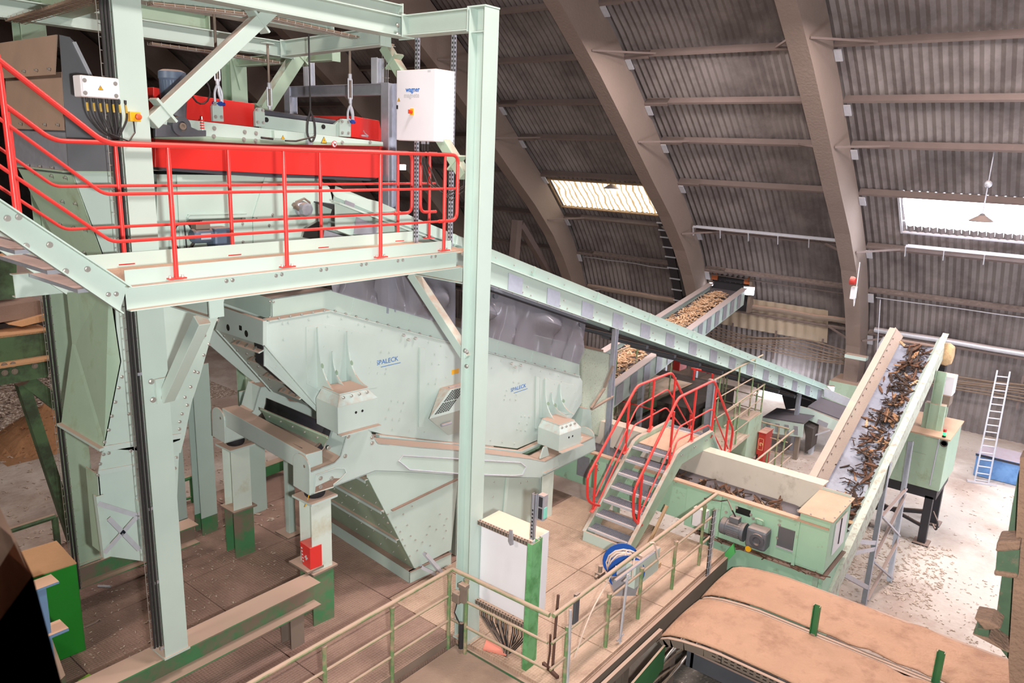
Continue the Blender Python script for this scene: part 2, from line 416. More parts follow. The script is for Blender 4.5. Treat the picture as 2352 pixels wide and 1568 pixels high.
wallrun('wall_pipe', 1380, 662, 1570, 700, .2, pipe(.1), M['dusty_metal'], 'dusty insulated pipe between the second and third arches', 'pipe', 17.2, 12.2, 'wall pipes')
wallrun('wall_cable', 2000, 681, 2352, 728, .12, pipe(.018), M['galv_light'], 'thin cable run on the wall below the bright skylight', 'cable', 5.9, -3)
wallrun('wall_cable', 1640, 632, 1960, 677, .12, pipe(.018), M['purlin'], 'thin cable run on the wall between nearest and second arches', 'cable', 11.6, 6.6)
wallrun('wall_cable', 1360, 592, 1550, 620, .12, pipe(.018), M['galv_light'], 'thin cable run on the wall between second and third arches', 'cable', 17.2, 12.2)
# low cable bundles along the wall foot
for (za, y0, y1, lab) in ((.05, 6.7, 11.6, 'dusty bundle of cables sagging along the wall behind the long conveyor end'), (.0, -2.5, 5.8, 'dusty bundle of cables along the wall behind the aluminium ladder')):
    r = thing('cable_bundle', lab, 'cables', (26.6, (y0+y1)/2, za), 'wall cable bundles')
    for i in range(7):
        b = MB(); z = za+(i-3)*.09; b.tube([(26.62-.04*math.sin(i*2.2), y0+(y1-y0)*t/10, z-.12*math.sin(t*.8+i*.4)*(.3+.1*i)-.04*t*.3) for t in range(11)], .022, 6); obj('cable', b, M['cable_dusty'], r, smooth=True)
    for i in range(3):
        y = y0+(y1-y0)*(i+.5)/3; b = MB(); b.bar((26.7, y, za-.6), (26.7, y, za+.45), .06, .04); obj('hanger', b, M['purlin'], r)
# ------------------------------------------------------------------ steel deck (upper working floor)
def deck_mat(name, base):
    m = M[base].copy(); m.name = name; nt = m.node_tree; L = nt.links; b = nt.nodes['Principled BSDF']
    g = nt.nodes.new('ShaderNodeNewGeometry'); s = nt.nodes.new('ShaderNodeSeparateXYZ'); L.new(g.outputs['Position'], s.inputs[0])
    hs = []
    for k in (1, -1):      # raised tear pattern of chequer plate
        a = nt.nodes.new('ShaderNodeMath'); a.operation = 'MULTIPLY_ADD'; a.inputs[1].default_value = k; L.new(s.outputs['Y'], a.inputs[0]); L.new(s.outputs['X'], a.inputs[2])
        c = nt.nodes.new('ShaderNodeMath'); c.operation = 'MULTIPLY'; c.inputs[1].default_value = 80; L.new(a.outputs[0], c.inputs[0])
        d = nt.nodes.new('ShaderNodeMath'); d.operation = 'SINE'; L.new(c.outputs[0], d.inputs[0]); hs.append(d.outputs[0])
    mu = nt.nodes.new('ShaderNodeMath'); mu.operation = 'MULTIPLY'; L.new(hs[0], mu.inputs[0]); L.new(hs[1], mu.inputs[1])
    bp = nt.nodes.new('ShaderNodeBump'); bp.inputs['Strength'].default_value = .5; bp.inputs['Distance'].default_value = .006; L.new(mu.outputs[0], bp.inputs['Height'])
    old = [l.from_socket for l in L if l.to_socket == b.inputs['Normal']]
    if old: L.new(old[0], bp.inputs['Normal'])
    L.new(bp.outputs[0], b.inputs['Normal']); M[name] = m; return m
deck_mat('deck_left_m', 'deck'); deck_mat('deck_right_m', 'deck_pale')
def plates(name, x0, y0, x1, y1, m, xs=None, ys=None):
    """plates laid with open joints"""
    xs = [x0]+(xs or [])+[x1]; ys = [y0]+(ys or [])+[y1]; g = .008; mb = MB()
    for i in range(len(xs)-1):
        for j in range(len(ys)-1): mb.box((xs[i]+g, ys[j]+g, -.05), (xs[i+1]-g, ys[j+1]-g, 0))
    mb.box((x0, y0, -.12), (x1, y1, -.055)); o = struct(name, mb, m); return o
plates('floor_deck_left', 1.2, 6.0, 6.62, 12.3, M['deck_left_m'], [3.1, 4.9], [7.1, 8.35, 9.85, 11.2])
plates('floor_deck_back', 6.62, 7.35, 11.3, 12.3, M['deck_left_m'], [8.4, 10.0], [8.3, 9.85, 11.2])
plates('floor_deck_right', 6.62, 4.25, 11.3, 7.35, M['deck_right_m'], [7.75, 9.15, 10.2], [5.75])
mat('walk_plate', '#9c8373', .85, var=.08, vscale=1.3, col2='#b59a84', mixs=.8, mixt=(.48, .66), bump=.4, bscale=50)
mb = MB(); mb.prism([(1.0, 2.2, -.13), (6.9, 2.2, -.13), (6.52, 4.4, -.13), (6.52, 5.93, -.13), (1.0, 5.93, -.13)], (0, 0, .1)); struct('floor_walkway', mb, M['walk_plate'])
r = thing('deck_edge_beam', 'rusty green edge channel under the front railing, beside the chip covered ground', 'steel beam', (9, 4.2, -.4))
mb = MB(); mb.chan((6.62, 4.2, -.22), (11.3, 4.2, -.22), .28, .09, .012, (0, 0, 1), -1); obj('channel', mb, M['dusty_metal'], r)
for x in (6.75, 8.2, 9.7, 11.15):
    mb = MB(); mb.ibeam((x, 4.35, GZ), (x, 4.35, -.13), .16, .16, up=(0, 1, 0)); obj('stub_leg', mb, M['dusty_metal'], r)
r = thing('deck_edge_beam', 'rusty green edge channel along the step below the white panel', 'steel beam', (6.56, 5, -.4))
mb = MB(); mb.chan((6.57, 4.3, -.16), (6.57, 5.95, -.16), .24, .07, .012); obj('channel', mb, M['green_old'], r)

# ------------------------------------------------------------------ columns
def hcol(name, label, x0, y0, z0, z1, b, h, m, splate=True, pm=None, group=None, cap=False):
    """column: flanges face the camera aisle (-y), x0..x0+b, y0..y0+h"""
    r = thing(name, label, 'steel column', (x0+b/2, y0+h/2, z0), group)
    mb = MB(); mb.ibeam((x0+b/2, y0+h/2, z0), (x0+b/2, y0+h/2, z1), h, b, .017, .011, (0, 1, 0)); obj('shaft', mb, m, r, bevel=.003)
    if splate:
        mb = MB(); mb.cbox((x0+b/2, y0+h/2, z0+.012), b+.03, h+.03, .024); obj('base_plate', mb, pm or m, r)
    if cap:
        mb = MB(); mb.cbox((x0+b/2, y0+h/2, z1+.008), b+.01, h+.01, .016); obj('cap_plate', mb, m, r)
    return r
c1 = hcol('steel_column', 'tall mint green column rising past the white cabinet at the platform end', 6.61, 5.8, 0, 7.84, .235, .235, M['mint'], group='mint frame columns', cap=True)
for z in (7.6, 7.62):
    pass
mb = MB(); mb.box((6.63, 5.82, 7.585), (6.83, 6.02, 7.6)); obj('stiffener', mb, M['mint'], c1)
lc = hcol('steel_column', 'tall mint green column at the left, standing on the long green floor beam', P(380, 1508, y=7.3).x, 7.3, .82, 8.6, .26, .25, M['mint'], group='mint frame columns')
# brace foot plate on its face
bolts(c1, [P(u, v, y=5.79) for u, v in ((1070, 806),)], (0, -1, 0), .018)
bolts(c1, [V((6.6, 5.93, P(1068, v, x=6.6).z)) for v in (807, 840)], (-1, 0, 0), .018)
bc = hcol('steel_column', 'dusky green column behind the stair stringer at the far left', P(112, 650, y=10.3).x, 10.3, .62, 8.3, .27, .27, M['mint_old'], group='mint frame columns')
xb = P(532, 200, y=12.2).x
fc = hcol('steel_column', 'pale column far behind the red magnet, with triangular gussets', xb, 12.2, 0, P(540, 128, y=12.2).z, .3, .3, M['mint_old'], group='mint frame columns')
zt = P(540, 128, y=12.2).z
for k in (0, 1):
    mb = MB(); mb.prism([(xb+.15, 12.19, zt-.03), (xb+.15+(-.14 if k == 0 else .14), 12.19, zt-.03), (xb+.15, 12.19, zt-.55)], (0, -.012, 0)); obj('gusset', mb, M['mint_old'], fc)
# ------------------------------------------------------------------ overhead frame
def beam(label, p, q, h, b, m, group='overhead frame beams', ends=True, name='steel_beam', up=(0, 0, 1)):
    a = lerp(p, q, .5); r = thing(name, label, 'steel beam', (a.x, a.y, min(p[2], q[2])-h/2), group)
    mb = MB(); mb.ibeam(p, q, h, b, .013, .009, up); obj('profile', mb, m, r)
    if ends:
        d = (V(q)-V(p)).normalized()
        for e, s in ((V(p), 1), (V(q), -1)):
            mb = MB(); mb.bar(e+d*s*.001, e+d*s*.016, b+.01, h+.03, up); obj('end_plate', mb, m, r)
    return r
zb = 7.73
b1 = beam('mint overhead beam from the tall right column back to the long front beam', (6.72, 6.06, zb), (6.72, 7.12, zb), .23, .19, M['mint'])
b2 = beam('long mint overhead beam at the front, running left from the tall right column', (1.2, 7.25, zb), (6.82, 7.25, zb), .23, .22, M['mint'])
bolts(b2, [P(u, v, y=7.17) for u, v in ((914, 58), (914, 79), (930, 58), (930, 80))], (0, -1, 0), .018)
b3 = beam('short dusty mint beam lying on top of the long front overhead beam', (1.5, 7.75, 7.98), (P(914, 25, y=7.75).x, 7.75, 7.98), .2, .2, M['mint'])
b4 = beam('mint overhead cross beam above the right end of the red magnet', (6.6, 7.37, 7.62), (6.6, 9.4, 7.57), .2, .16, M['mint'])
b5 = beam('rear mint overhead beam behind the magnet hangers', (2.0, 9.5, 7.57), (6.75, 9.5, 7.57), .2, .18, M['mint'])
b6 = beam('wide mint overhead beam carrying the magnet hanger rods', (2.2, 8.35, 7.75), (6.5, 8.35, 7.75), .14, .26, M['mint'])
b8 = beam('green cross beam at the upper left corner above the grey chute', (3.6, 7.5, 7.72), (3.9, 10.25, 7.72), .3, .2, M['mint_old'])
b9 = beam('dusky green beam at the upper left, ending at the far left column', (1.0, 10.35, 7.85), (6.0, 10.35, 7.85), .3, .2, M['mint_old'])
b10 = beam('thin pale beam from the gusseted column toward the magnet', (xb+.15, 9.6, zt-.1), (xb+.15, 12.2, zt-.1), .14, .14, M['mint_old'])
def brace(label, p, q, w, m, plates=True, up=(0, 0, 1)):
    r = thing('knee_brace', label, 'brace', lerp(p, q, .5)-V((0, 0, abs(V(q).z-V(p).z)/2)), 'knee braces')
    mb = MB(); mb.bar(p, q, w, w, up); obj('strut', mb, m, r, bevel=.006)
    if plates:
        d = (V(q)-V(p)).normalized()
        for t in (.1, .88):
            c = lerp(p, q, t); mb = MB(); mb.bar(c-d*.012, c+d*.012, w*1.15, w*2.0, up); obj('flange_plate', mb, m, r)
    return r
brace('mint diagonal brace from the tall left column up to the long overhead beam', P(345, 282, y=7.35), P(622, 20, y=7.35), .135, M['mint'])
brace('mint diagonal brace behind the white cabinet, from the right column up to the overhead beam', P(1068, 405, x=6.72), P(885, 108, x=6.72), .12, M['mint_old'])
brace('mint diagonal brace under the service platform, running down to the right column', P(948, 628, x=6.72), P(1075, 822, x=6.72), .12, M['mint'], False)
brace('mint diagonal brace at the rear, behind the first hanger of the magnet', P(590, 275, y=9.5), P(695, 112, y=9.5), .17, M['mint_old'])
pb0, pb1 = P(365, 905, x=3.57), P(447, 728, x=3.57)
kb = brace('mint diagonal brace carrying the platform bracket on the tall left column', (3.57, 7.29, pb0.z), (3.57, 6.5, pb1.z), .12, M['mint'], False)
mb = MB(); mb.box((3.46, 7.27, P(370, 925, y=7.28).z), (3.7, 7.292, P(370, 868, y=7.28).z)); obj('bolt_plate', mb, M['mint'], kb)
bolts(kb, [P(u, v, y=7.27) for u, v in ((348, 876), (352, 918), (376, 912))], (0, -1, 0), .02)
# long green floor beams
def fbeam(label, x0, x1, y, zt, h, b, m, legs):
    r = thing('floor_beam', label, 'steel beam', ((x0+x1)/2, y, zt-h), 'green floor beams')
    mb = MB(); mb.ibeam((x0, y, zt-h/2), (x1, y, zt-h/2), h, b, .022, .014); obj('profile', mb, m, r, bevel=.003)
    for x in legs:
        mb = MB(); mb.ibeam((x, y, .001), (x, y, zt-h), .22, .2, up=(0, 1, 0)); obj('stub_leg', mb, M['dusty_metal'], r)
    return r
fbeam('long dusty green floor beam carrying the tall left column', 1.0, 5.44, 7.5, .8, .34, .32, M['green_old'], (2.0, 5.1))
fbeam('rear dusty green floor beam under the dusky left column', 2.2, 5.38, 10.42, .6, .32, .3, M['green_old'], (3.0, 4.9))
# ------------------------------------------------------------------ service platform
yp = 6.15
pf = thing('service_platform', 'mint service platform with a dusty deck behind the red railing', 'platform', (4.8, 6.7, 4.96))
mb = MB(); mb.chan((2.74, yp, 5.07), (6.61, yp, 5.07), .2, .075, .011, (0, 0, 1), 1); obj('edge_channel', mb, M['mint'], pf, bevel=.003)
mb = MB(); mb.chan((2.3, 7.2, 5.07), (6.95, 7.2, 5.07), .2, .075, .011, (0, 0, 1), -1); obj('rear_channel', mb, M['mint'], pf)
mb = MB(); mb.box((2.76, 6.17, 5.135), (6.95, 7.19, 5.15)); obj('deck_plate', mb, M['dust'], pf, label='dust covered deck')
mb = MB(); mb.box((2.78, 6.225, 5.15), (6.6, 6.232, 5.285)); obj('toe_board', mb, M['mint'], pf)
mb = MB(); mb.box((2.6, 7.19, 5.1), (6.9, 7.197, 5.285)); obj('toe_board', mb, M['mint_clean'], pf)
mb = MB(); mb.ibeam((6.72, 6.06, 4.87), (6.72, 7.2, 4.87), .2, .1); mb.box((6.64, 6.04, 4.72), (6.8, 6.06, 4.98)); obj('support_beam', mb, M['mint'], pf)
mb = MB(); mb.ibeam((3.57, 6.28, 4.86), (3.57, 7.29, 4.86), .18, .12); mb.box((3.5, 6.24, 4.78), (3.64, 6.26, 4.96)); obj('support_beam', mb, M['mint'], pf)
for x in (4.4, 5.5): mb = MB(); mb.chan((x, 6.2, 5.05), (x, 7.2, 5.05), .1, .05); obj('joist', mb, M['mint'], pf)
bolts(pf, [P(u, v, y=yp-.006) for u, v in ((249, 676), (267, 675), (520, 645), (534, 643), (634, 633), (647, 630), (737, 620), (750, 618), (830, 608), (841, 606), (914, 599), (925, 597), (991, 590), (1000, 588), (1062, 583))], (0, -1, 0), .013, .012)
# stair flight rising to the left
st = thing('platform_stair', 'mint stair flight climbing to the left from the service platform', 'stair', (2.4, 6.7, 5.0))
for y, s, nm in ((yp, 1, 'stringer'), (7.15, -1, 'stringer')):
    tp = [P(293, 656, y=yp), P(0, 462, y=yp)]; bt = [P(275, 716, y=yp), P(0, 530, y=yp)]
    ext = lambda a, b: b+(b-a)*.35
    t2, b2_ = ext(*tp), ext(*bt)
    poly = [V((q.x, y, q.z)) for q in (bt[0], tp[0], t2, b2_)]
    mb = MB(); mb.prism(poly, (0, .011, 0))
    for a, b in ((tp[0], t2), (bt[0], b2_)):
        d = V((b.x-a.x, 0, b.z-a.z)); up = V((-d.z, 0, d.x)).normalized()
        mb.bar(V((a.x, y-.035*s, a.z)), V((b.x, y-.035*s, b.z)), .075, .011, up)
    obj(nm, mb, M['mint'], st)
bolts(st, [P(u, v, y=yp-.006) for u, v in ((17, 501), (43, 498), (60, 565), (114, 562), (151, 623), (201, 618))], (0, -1, 0), .016, .012)
for k in range(5):
    a = lerp(tp[0], tp[1], .2+k*.24); mb = MB(); mb.box((a.x-.2, yp+.03, a.z-.16), (a.x-.02, 7.13, a.z-.13)); mb.box((a.x-.03, yp+.03, a.z-.16), (a.x-.02, 7.13, a.z-.12)); obj('tread', mb, M['galv'], st)

# ------------------------------------------------------------------ tube railings
def railing(name, label, m, top, mids, posts, r=.021, rm=.014, rp=.02, group=None, plate=True, foot=True, cat='railing', pm=None, flat=(1, 0, 0)):
    pts = [V(p) for p in posts[0]]
    t = thing(name, label, cat, pts[0], group)
    mb = MB()
    for q in ([top] if not isinstance(top[0][0], (list, tuple, Vector)) else top): mb.tube(q, r, 10)
    obj('handrail', mb, m, t, smooth=True)
    for q in mids:
        mb = MB(); mb.tube(q, rm, 8); obj('mid_rail', mb, m, t, smooth=True)
    for a, b in posts:
        mb = MB(); mb.cyl(a, lerp(a, b, .86), rp, 10); mb.cyl(lerp(a, b, .86), b, rp, 10, rp*.75); o = obj('post', mb, pm or m, t, smooth=True)
        if plate:
            mb = MB(); f = V(flat); s_ = f.cross(V((0, 0, 1))); mb.obox(V(a)-f*.075-s_*.035, f*.15, s_*.07, (0, 0, .012)); obj('foot_plate', mb, m, o)
            bolts(o, [V(a)+f*k*.055 for k in (-1, 1)], (0, 0, 1), .011, .03)
    return t
yr = 6.2
q = lambda u, v, y=yr: P(u, v, y=y)
tope = rnd([q(-60, 95), q(236, 329), q(1055, 354), q(1054, 494), q(1012, 504)], .12, 6)
zr = q(600, 335).z
xs_ = [q(u, 470).x for u in (394, 655, 874, 1021)]
zt_ = 6.27; zl = [5.89, 5.52]
e0 = V((2.71, yr, zt_)); sl = (q(0, 145)-q(236, 329)); sl = V((sl.x, 0, sl.z))
topL = rnd([e0+sl*1.4, e0, V((6.66, yr, zt_)), V((6.66, yr, zl[1])), V((6.36, yr, zl[1]))], .1, 6)
mids = []
for z, u in ((zl[0], 241), (zl[1], 250)):
    a = V((q(u, 470).x, yr, z)); mids.append(rnd([a+sl*1.45, a, V((6.66 if z == zl[0] else 6.42, yr, z))], .06, 4))
posts = [((x, yr, 5.175), (x, yr, zt_)) for x in xs_]
pa = q(38, 492); posts.append(((pa.x, yr, pa.z-.1), (pa.x, yr, pa.z+1.08)))
railing('guard_railing', 'red front railing along the service platform and up its stair', M['red_rail'], topL, mids, posts, group='red platform railings')
y2 = 7.225; q2 = lambda u, v: P(u, v, y=y2)
e1 = q2(122, 325); e1.z = zt_
xl = q2(946, 420).x
topB = rnd([e1+sl*1.4, e1, V((xl, y2, zt_)), V((xl, y2, zl[1])), V((xl-.3, y2, zl[1]))], .1, 6)
mids = []
for z, u in ((zl[0], 130), (zl[1], 143)):
    a = V((q2(u, 470).x, y2, z)); mids.append(rnd([a+sl*1.45, a, V((xl if z == zl[0] else xl-.2, y2, z))], .06, 4))
posts = [((q2(u, 480).x, y2, 5.17), (q2(u, 480).x, y2, zt_)) for u in (277, 530, 737, 914)]
pa = q2(46, 500); posts.append(((pa.x, y2, pa.z-.25), (pa.x, y2, pa.z+.85)))
railing('guard_railing', 'red rear railing of the service platform, in front of the red magnet', M['red_rail'], topB, mids, posts, group='red platform railings')
xl = q2(966, 420).x
topC = rnd([V((7.35, y2, zt_)), V((xl, y2, zt_)), V((xl, y2, zl[1])), V((7.35, y2, zl[1]))], .1, 6)
railing('guard_railing', 'short red railing behind the white cabinet posts', M['red_rail'], topC, [[V((xl, y2, zl[0])), V((7.35, y2, zl[0]))]], [((q2(986, 480).x, y2, 5.17), (q2(986, 480).x, y2, zt_))], group='red platform railings')

# ------------------------------------------------------------------ control cabinet on strut posts
def strut(mb, x, y, z0, z1, s=.045, up=True):
    mb.box((x-s/2, y-s/2, z0), (x-s/2+.004, y+s/2, z1)); mb.box((x-s/2, y-s/2, z0), (x+s/2, y-s/2+.004, z1)); mb.box((x-s/2, y+s/2-.004, z0), (x+s/2, y+s/2, z1))
for u, vb, lab in ((957, 555, 'far'), (1038, 548, 'near')):
    xx = 6.86; p = P(u, 330, x=xx)
    r = thing('strut_post', 'perforated galvanized strut post at the %s side of the white cabinet' % lab, 'post', (xx, p.y, 5.15), 'cabinet posts')
    mb = MB(); strut(mb, xx, p.y, 5.155, 7.62); obj('channel', mb, M['galv'], r)
    mb = MB()
    for k in range(48): mb.box((xx-.0245, p.y-.008, 5.22+k*.05), (xx-.0225, p.y+.008, 5.245+k*.05)); mb.box((xx-.008, p.y-.0245, 5.22+k*.05), (xx+.008, p.y-.0225, 5.245+k*.05))
    obj('slot', mb, M['black'], r).__setitem__('kind', 'stuff')
    if lab == 'far': yf = p.y
    else: yn = p.y
xd = 6.5; ca = P(911, 165, x=xd); cb_ = P(997, 325, x=xd); ct = P(997, 157, x=xd)
y0c, y1c, z0c, z1c = cb_.y, ca.y, cb_.z, ct.z
wc = thing('control_cabinet', 'white control cabinet with blue lettering and orange rotary switch on its door', 'cabinet', (xd+.15, (y0c+y1c)/2, z0c))
mb = MB(); mb.box((xd+.02, y0c+.005, z0c), (6.835, y1c-.005, z1c)); obj('body', mb, M['white_paint'], wc, bevel=.008)
mb = MB(); mb.box((xd, y0c, z0c+.005), (xd+.019, y1c, z1c-.004)); dr = obj('door', mb, M['white_paint'], wc, bevel=.006)
def decal(parent, mb, m, name='decal'): return obj(name, mb, m, parent)
FONT = None
def text3(parent, s, origin, right, upv, size, m, name='lettering', bold=0, shear=0, label=None):
    """lettering turned to mesh, standing on a surface"""
    c = bpy.data.curves.new(name, 'FONT'); c.body = s; c.size = size; c.offset = bold; c.shear = shear; c.extrude = .0006; c.resolution_u = 3
    t = bpy.data.objects.new(name, c); COL.objects.link(t); bpy.context.view_layer.update()
    me = bpy.data.meshes.new_from_object(t.evaluated_get(bpy.context.evaluated_depsgraph_get())); bpy.data.objects.remove(t)
    rv, uv = V(right).normalized(), V(upv).normalized(); nv = rv.cross(uv); off = root_loc(parent)
    for v in me.vertices:
        v.co = V(origin)-off+rv*v.co.x+uv*v.co.y+nv*(v.co.z+.0008)
    me.materials.clear(); me.materials.append(m)
    o = bpy.data.objects.new(name, me); COL.objects.link(o); o.parent = parent
    if label: o['label'] = label
    return o
ff = lambda u, v: P(u, v, x=xd)
a = ff(932, 211); w_ = (ff(966, 211)-a).length
text3(dr, 'wagner', a, (0, -1, 0), (0, 0, 1), w_/3.15, M['blue_print'], bold=.002)
a = ff(928, 224); text3(dr, 'magnete', a, (0, -1, 0), (0, 0, 1), w_/3.3, M['grey_print'], bold=.002)
c = ff(947, 257); mb = MB(); mb.cbox((xd-.006, c.y, c.z), .012, .052, .075); sw = obj('switch_plate', mb, M['yellow'], dr)
mb = MB(); mb.cyl((xd-.012, c.y, c.z), (xd-.045, c.y, c.z), .02, 12); mb.cbox((xd-.05, c.y, c.z), .02, .012, .045); obj('rotary_knob', mb, mat('switch_red', '#d5401f', .4), sw)
c = ff(913, 246); mb = MB(); mb.cyl((xd-.004, c.y, c.z+.02), (xd-.004, c.y, c.z-.02), .004, 6); mb.cbox((xd-.004, c.y, c.z), .01, .02, .045); obj('door_lock', mb, M['black'], dr)
def tri(parent, c, rv, nv, s, name='warning_sign', m1=None):
    c, rv, nv = V(c), V(rv), V(nv); u = V((0, 0, 1))
    mb = MB(); mb.prism([c-rv*s*.55-u*s*.42, c+rv*s*.55-u*s*.42, c+u*s*.52], nv*.002); o = obj(name, mb, M['black'], parent)
    mb = MB(); c2 = c+nv*.002; mb.prism([c2-rv*s*.45-u*s*.36, c2+rv*s*.45-u*s*.36, c2+u*s*.4], nv*.001); obj('yellow_field', mb, M['yellow'], o)
    mb = MB(); c3 = c2+nv*.0015; mb.prism([c3+rv*s*.05+u*s*.2, c3-rv*s*.09-u*s*.06, c3+rv*s*.0-u*s*.06, c3-rv*s*.05-u*s*.3, c3+rv*s*.1, c3+rv*s*.01], nv*.001); obj('flash_symbol', mb, M['black'], o)
tri(dr, ff(916, 229)+V((-.001, 0, 0)), (0, -1, 0), (-1, 0, 0), .045)
mb = MB(); c = ff(986, 163); mb.cbox((xd-.001, c.y, c.z), .002, .05, .02); obj('type_plate', mb, M['grey_print'], dr)
for i, u in enumerate((967, 972, 980)):
    y = P(u, 330, x=6.62).y; mb = MB(); mb.cyl((6.64, y, z0c-.03), (6.64, y, z0c), .014, 8); g = obj('cable_gland', mb, M['galv'], wc)
    mb = MB(); mb.tube([V((6.64, y, z0c-.03)), V((6.64, y, z0c-.25)), V((6.7, y-.05-.03*i, z0c-.5)), V((6.8, y-.25, z0c-.62-.03*i)), V((6.84, y-.5, z0c-.5)), V((6.85, y-.52, z0c-.2))], .008, 6); obj('cable', mb, M['cable'], g, smooth=True)

# junction box and emergency stop on the left column
xj = 3.3
jb = thing('junction_box', 'white junction box with black cables hanging under it on the left column', 'junction box', P(225, 225, y=7.2))
j0, j1 = P(188, 222, y=7.12), P(271, 180, y=7.12)
mb = MB(); mb.box((j0.x, 7.12, j0.z), (j1.x, 7.27, j1.z)); obj('housing', mb, M['white_plastic'], jb, bevel=.01)
mb = MB(); mb.box((j0.x+.01, 7.108, j0.z+.005), (j1.x-.002, 7.119, j1.z-.005)); lid = obj('lid', mb, M['white_plastic'], jb, bevel=.004)
bolts(lid, [P(u, v, y=7.108) for u, v in ((194, 184), (265, 192), (196, 213), (267, 220))], (0, -1, 0), .012, .006, 'screw')
tri(lid, P(231, 202, y=7.107), (1, 0, 0), (0, -1, 0), .04)
for i in range(7):
    x = j0.x+.07+i*.055; mb = MB(); mb.cyl((x, 7.2, j0.z), (x, 7.2, j0.z-.03), .012, 8); g = obj('cable_gland', mb, M['cable'], jb)
    mb = MB(); mb.cyl((x, 7.2, j0.z-.04), (x+.003, 7.2, j0.z-.11), .0095, 8); obj('cable_tag', mb, M['tag_yellow'], g)
    s = j1.x+.0
    mb = MB(); mb.tube(rnd([V((x, 7.2, j0.z-.03)), V((x+.01, 7.2, j0.z-.16)), V((lerp((x, 0, 0), (s, 0, 0), .5).x, 7.2, j0.z-.3+.008*i)), V((s-.02, 7.24, j0.z-.33-.01*i)), V((s-.01, 7.32, j0.z-.6))], .1), .008, 6); obj('cable', mb, M['cable'], g, smooth=True)
es = thing('emergency_stop', 'yellow emergency stop box on the left column above the railing', 'switch', P(305, 278, y=7.25))
e_ = P(306, 268, y=7.27); mb = MB(); mb.cbox((e_.x, 7.262, e_.z), .1, .075, .085); obj('box', mb, M['yellow'], es, bevel=.006)
mb = MB(); mb.lathe((e_.x+.015, 7.225, e_.z), (0, -1, 0), [(0, .014), (.02, .014), (.021, .03), (.035, .028), (.042, .015)], 14); obj('mushroom_button', mb, mat('button', '#cf5a2a', .45), es, smooth=True)
mb = MB(); mb.tube([V((e_.x, 7.27, e_.z-.04)), V((e_.x, 7.26, e_.z-.14)), V((e_.x-.08, 7.22, e_.z-.22)), V((e_.x-.25, 7.2, e_.z-.16)), V((e_.x-.3, 7.25, e_.z+.1))], .007, 6); obj('cable', mb, M['cable'], es, smooth=True)

# wire mesh cable ladders
def wire_ladder(label, path, w, cables, m=None, step=.11, group='wire cable trays', cm=None, side=None, n=5, cr=.013):
    pts = [V(p) for p in path]; sd = V(side).normalized(); nn = None
    r = thing('wire_cable_tray', label, 'cable tray', min(pts, key=lambda p: p.z), group)
    L = [(pts[i+1]-pts[i]).length for i in range(len(pts)-1)]; tot = sum(L)
    def at(s):
        for i, l in enumerate(L):
            if s <= l or i == len(L)-1: return lerp(pts[i], pts[i+1], s/l), (pts[i+1]-pts[i]).normalized()
            s -= l
    mb = MB()
    for k in (-1, -.33, .33, 1): mb.tube([p+sd*k*w/2 for p in pts], .0035, 5)
    for k in range(int(tot/step)+1):
        c, d = at(min(tot, k*step)); nv = d.cross(sd).normalized()
        mb.tube([c-sd*w/2+nv*.035, c-sd*w/2, c+sd*w/2, c+sd*w/2+nv*.035], .003, 4)
    obj('wire_basket', mb, m or M['zinc'], r)
    for i in range(n):
        k = (i-(n-1)/2)/n*.8; mb = MB(); mb.tube([p+sd*k*w+pts[0].cross(sd).normalized()*0+(pts[1]-pts[0]).cross(sd).normalized()*.018*(1+.3*math.sin(i*2+j)) for j, p in enumerate(pts)], cr, 6); obj('cable', mb, cm or M['cable'], r, smooth=True)
    return r
xx = lc.location.x-.13
wire_ladder('wire cable tray with thick black cables down the left side of the tall left column', [(xx-.06, 7.34, 8.6), (xx-.06, 7.34, 6.4), (xx-.06, 7.34, 4.5), (xx-.06, 7.34, 2.6), (xx-.06, 7.34, 1.0)], .12, 3, side=(1, 0, 0), n=3, cr=.013)
for z in (7.6, 4.05, 2.6, 1.75, .95):
    mb = MB(); mb.box((xx-.04, 7.31, z), (xx+.06, 7.325, z+.03)); obj('tray_bracket', mb, M['galv'], lc)
xx = bc.location.x-.15
wire_ladder('wire cable tray with dusty cables down the dusky left column', [(xx-.05, 10.28, 5.0), (xx-.05, 10.28, 3.0), (xx-.05, 10.28, .3)], .11, 3, side=(1, 0, 0), n=2, cr=.014)
wire_ladder('wire cable tray hanging under the long front overhead beam', [P(345, 12, y=7.9), P(600, 40, y=7.9), P(900, 108, y=7.9)], .14, 3, side=(0, 1, 0), n=4, cm=M['cable_dusty'], cr=.01)
wire_ladder('wire cable tray hanging under the rear overhead beam', [P(345, 103, y=9.5), P(480, 122, y=9.5), P(640, 147, y=9.5)], .12, 3, side=(0, 1, 0), n=3, cm=M['cable_dusty'], cr=.01)
wire_ladder('dusty cable tray sloping across the upper left corner', [P(35, 52, y=9.0), P(140, 22, y=8.2), P(235, -8, y=7.6)], .2, 3, side=(1, .3, 0), n=6, cm=M['cable_dusty'], m=M['cable_dusty'], cr=.014)
wire_ladder('upright wire cable tray beside the galvanized post behind the cabinet', [P(885, 120, y=8.3), P(884, 200, y=8.3), P(884, 320, y=8.3)], .11, 3, side=(1, 0, 0), n=2, cm=M['cable'], cr=.006)
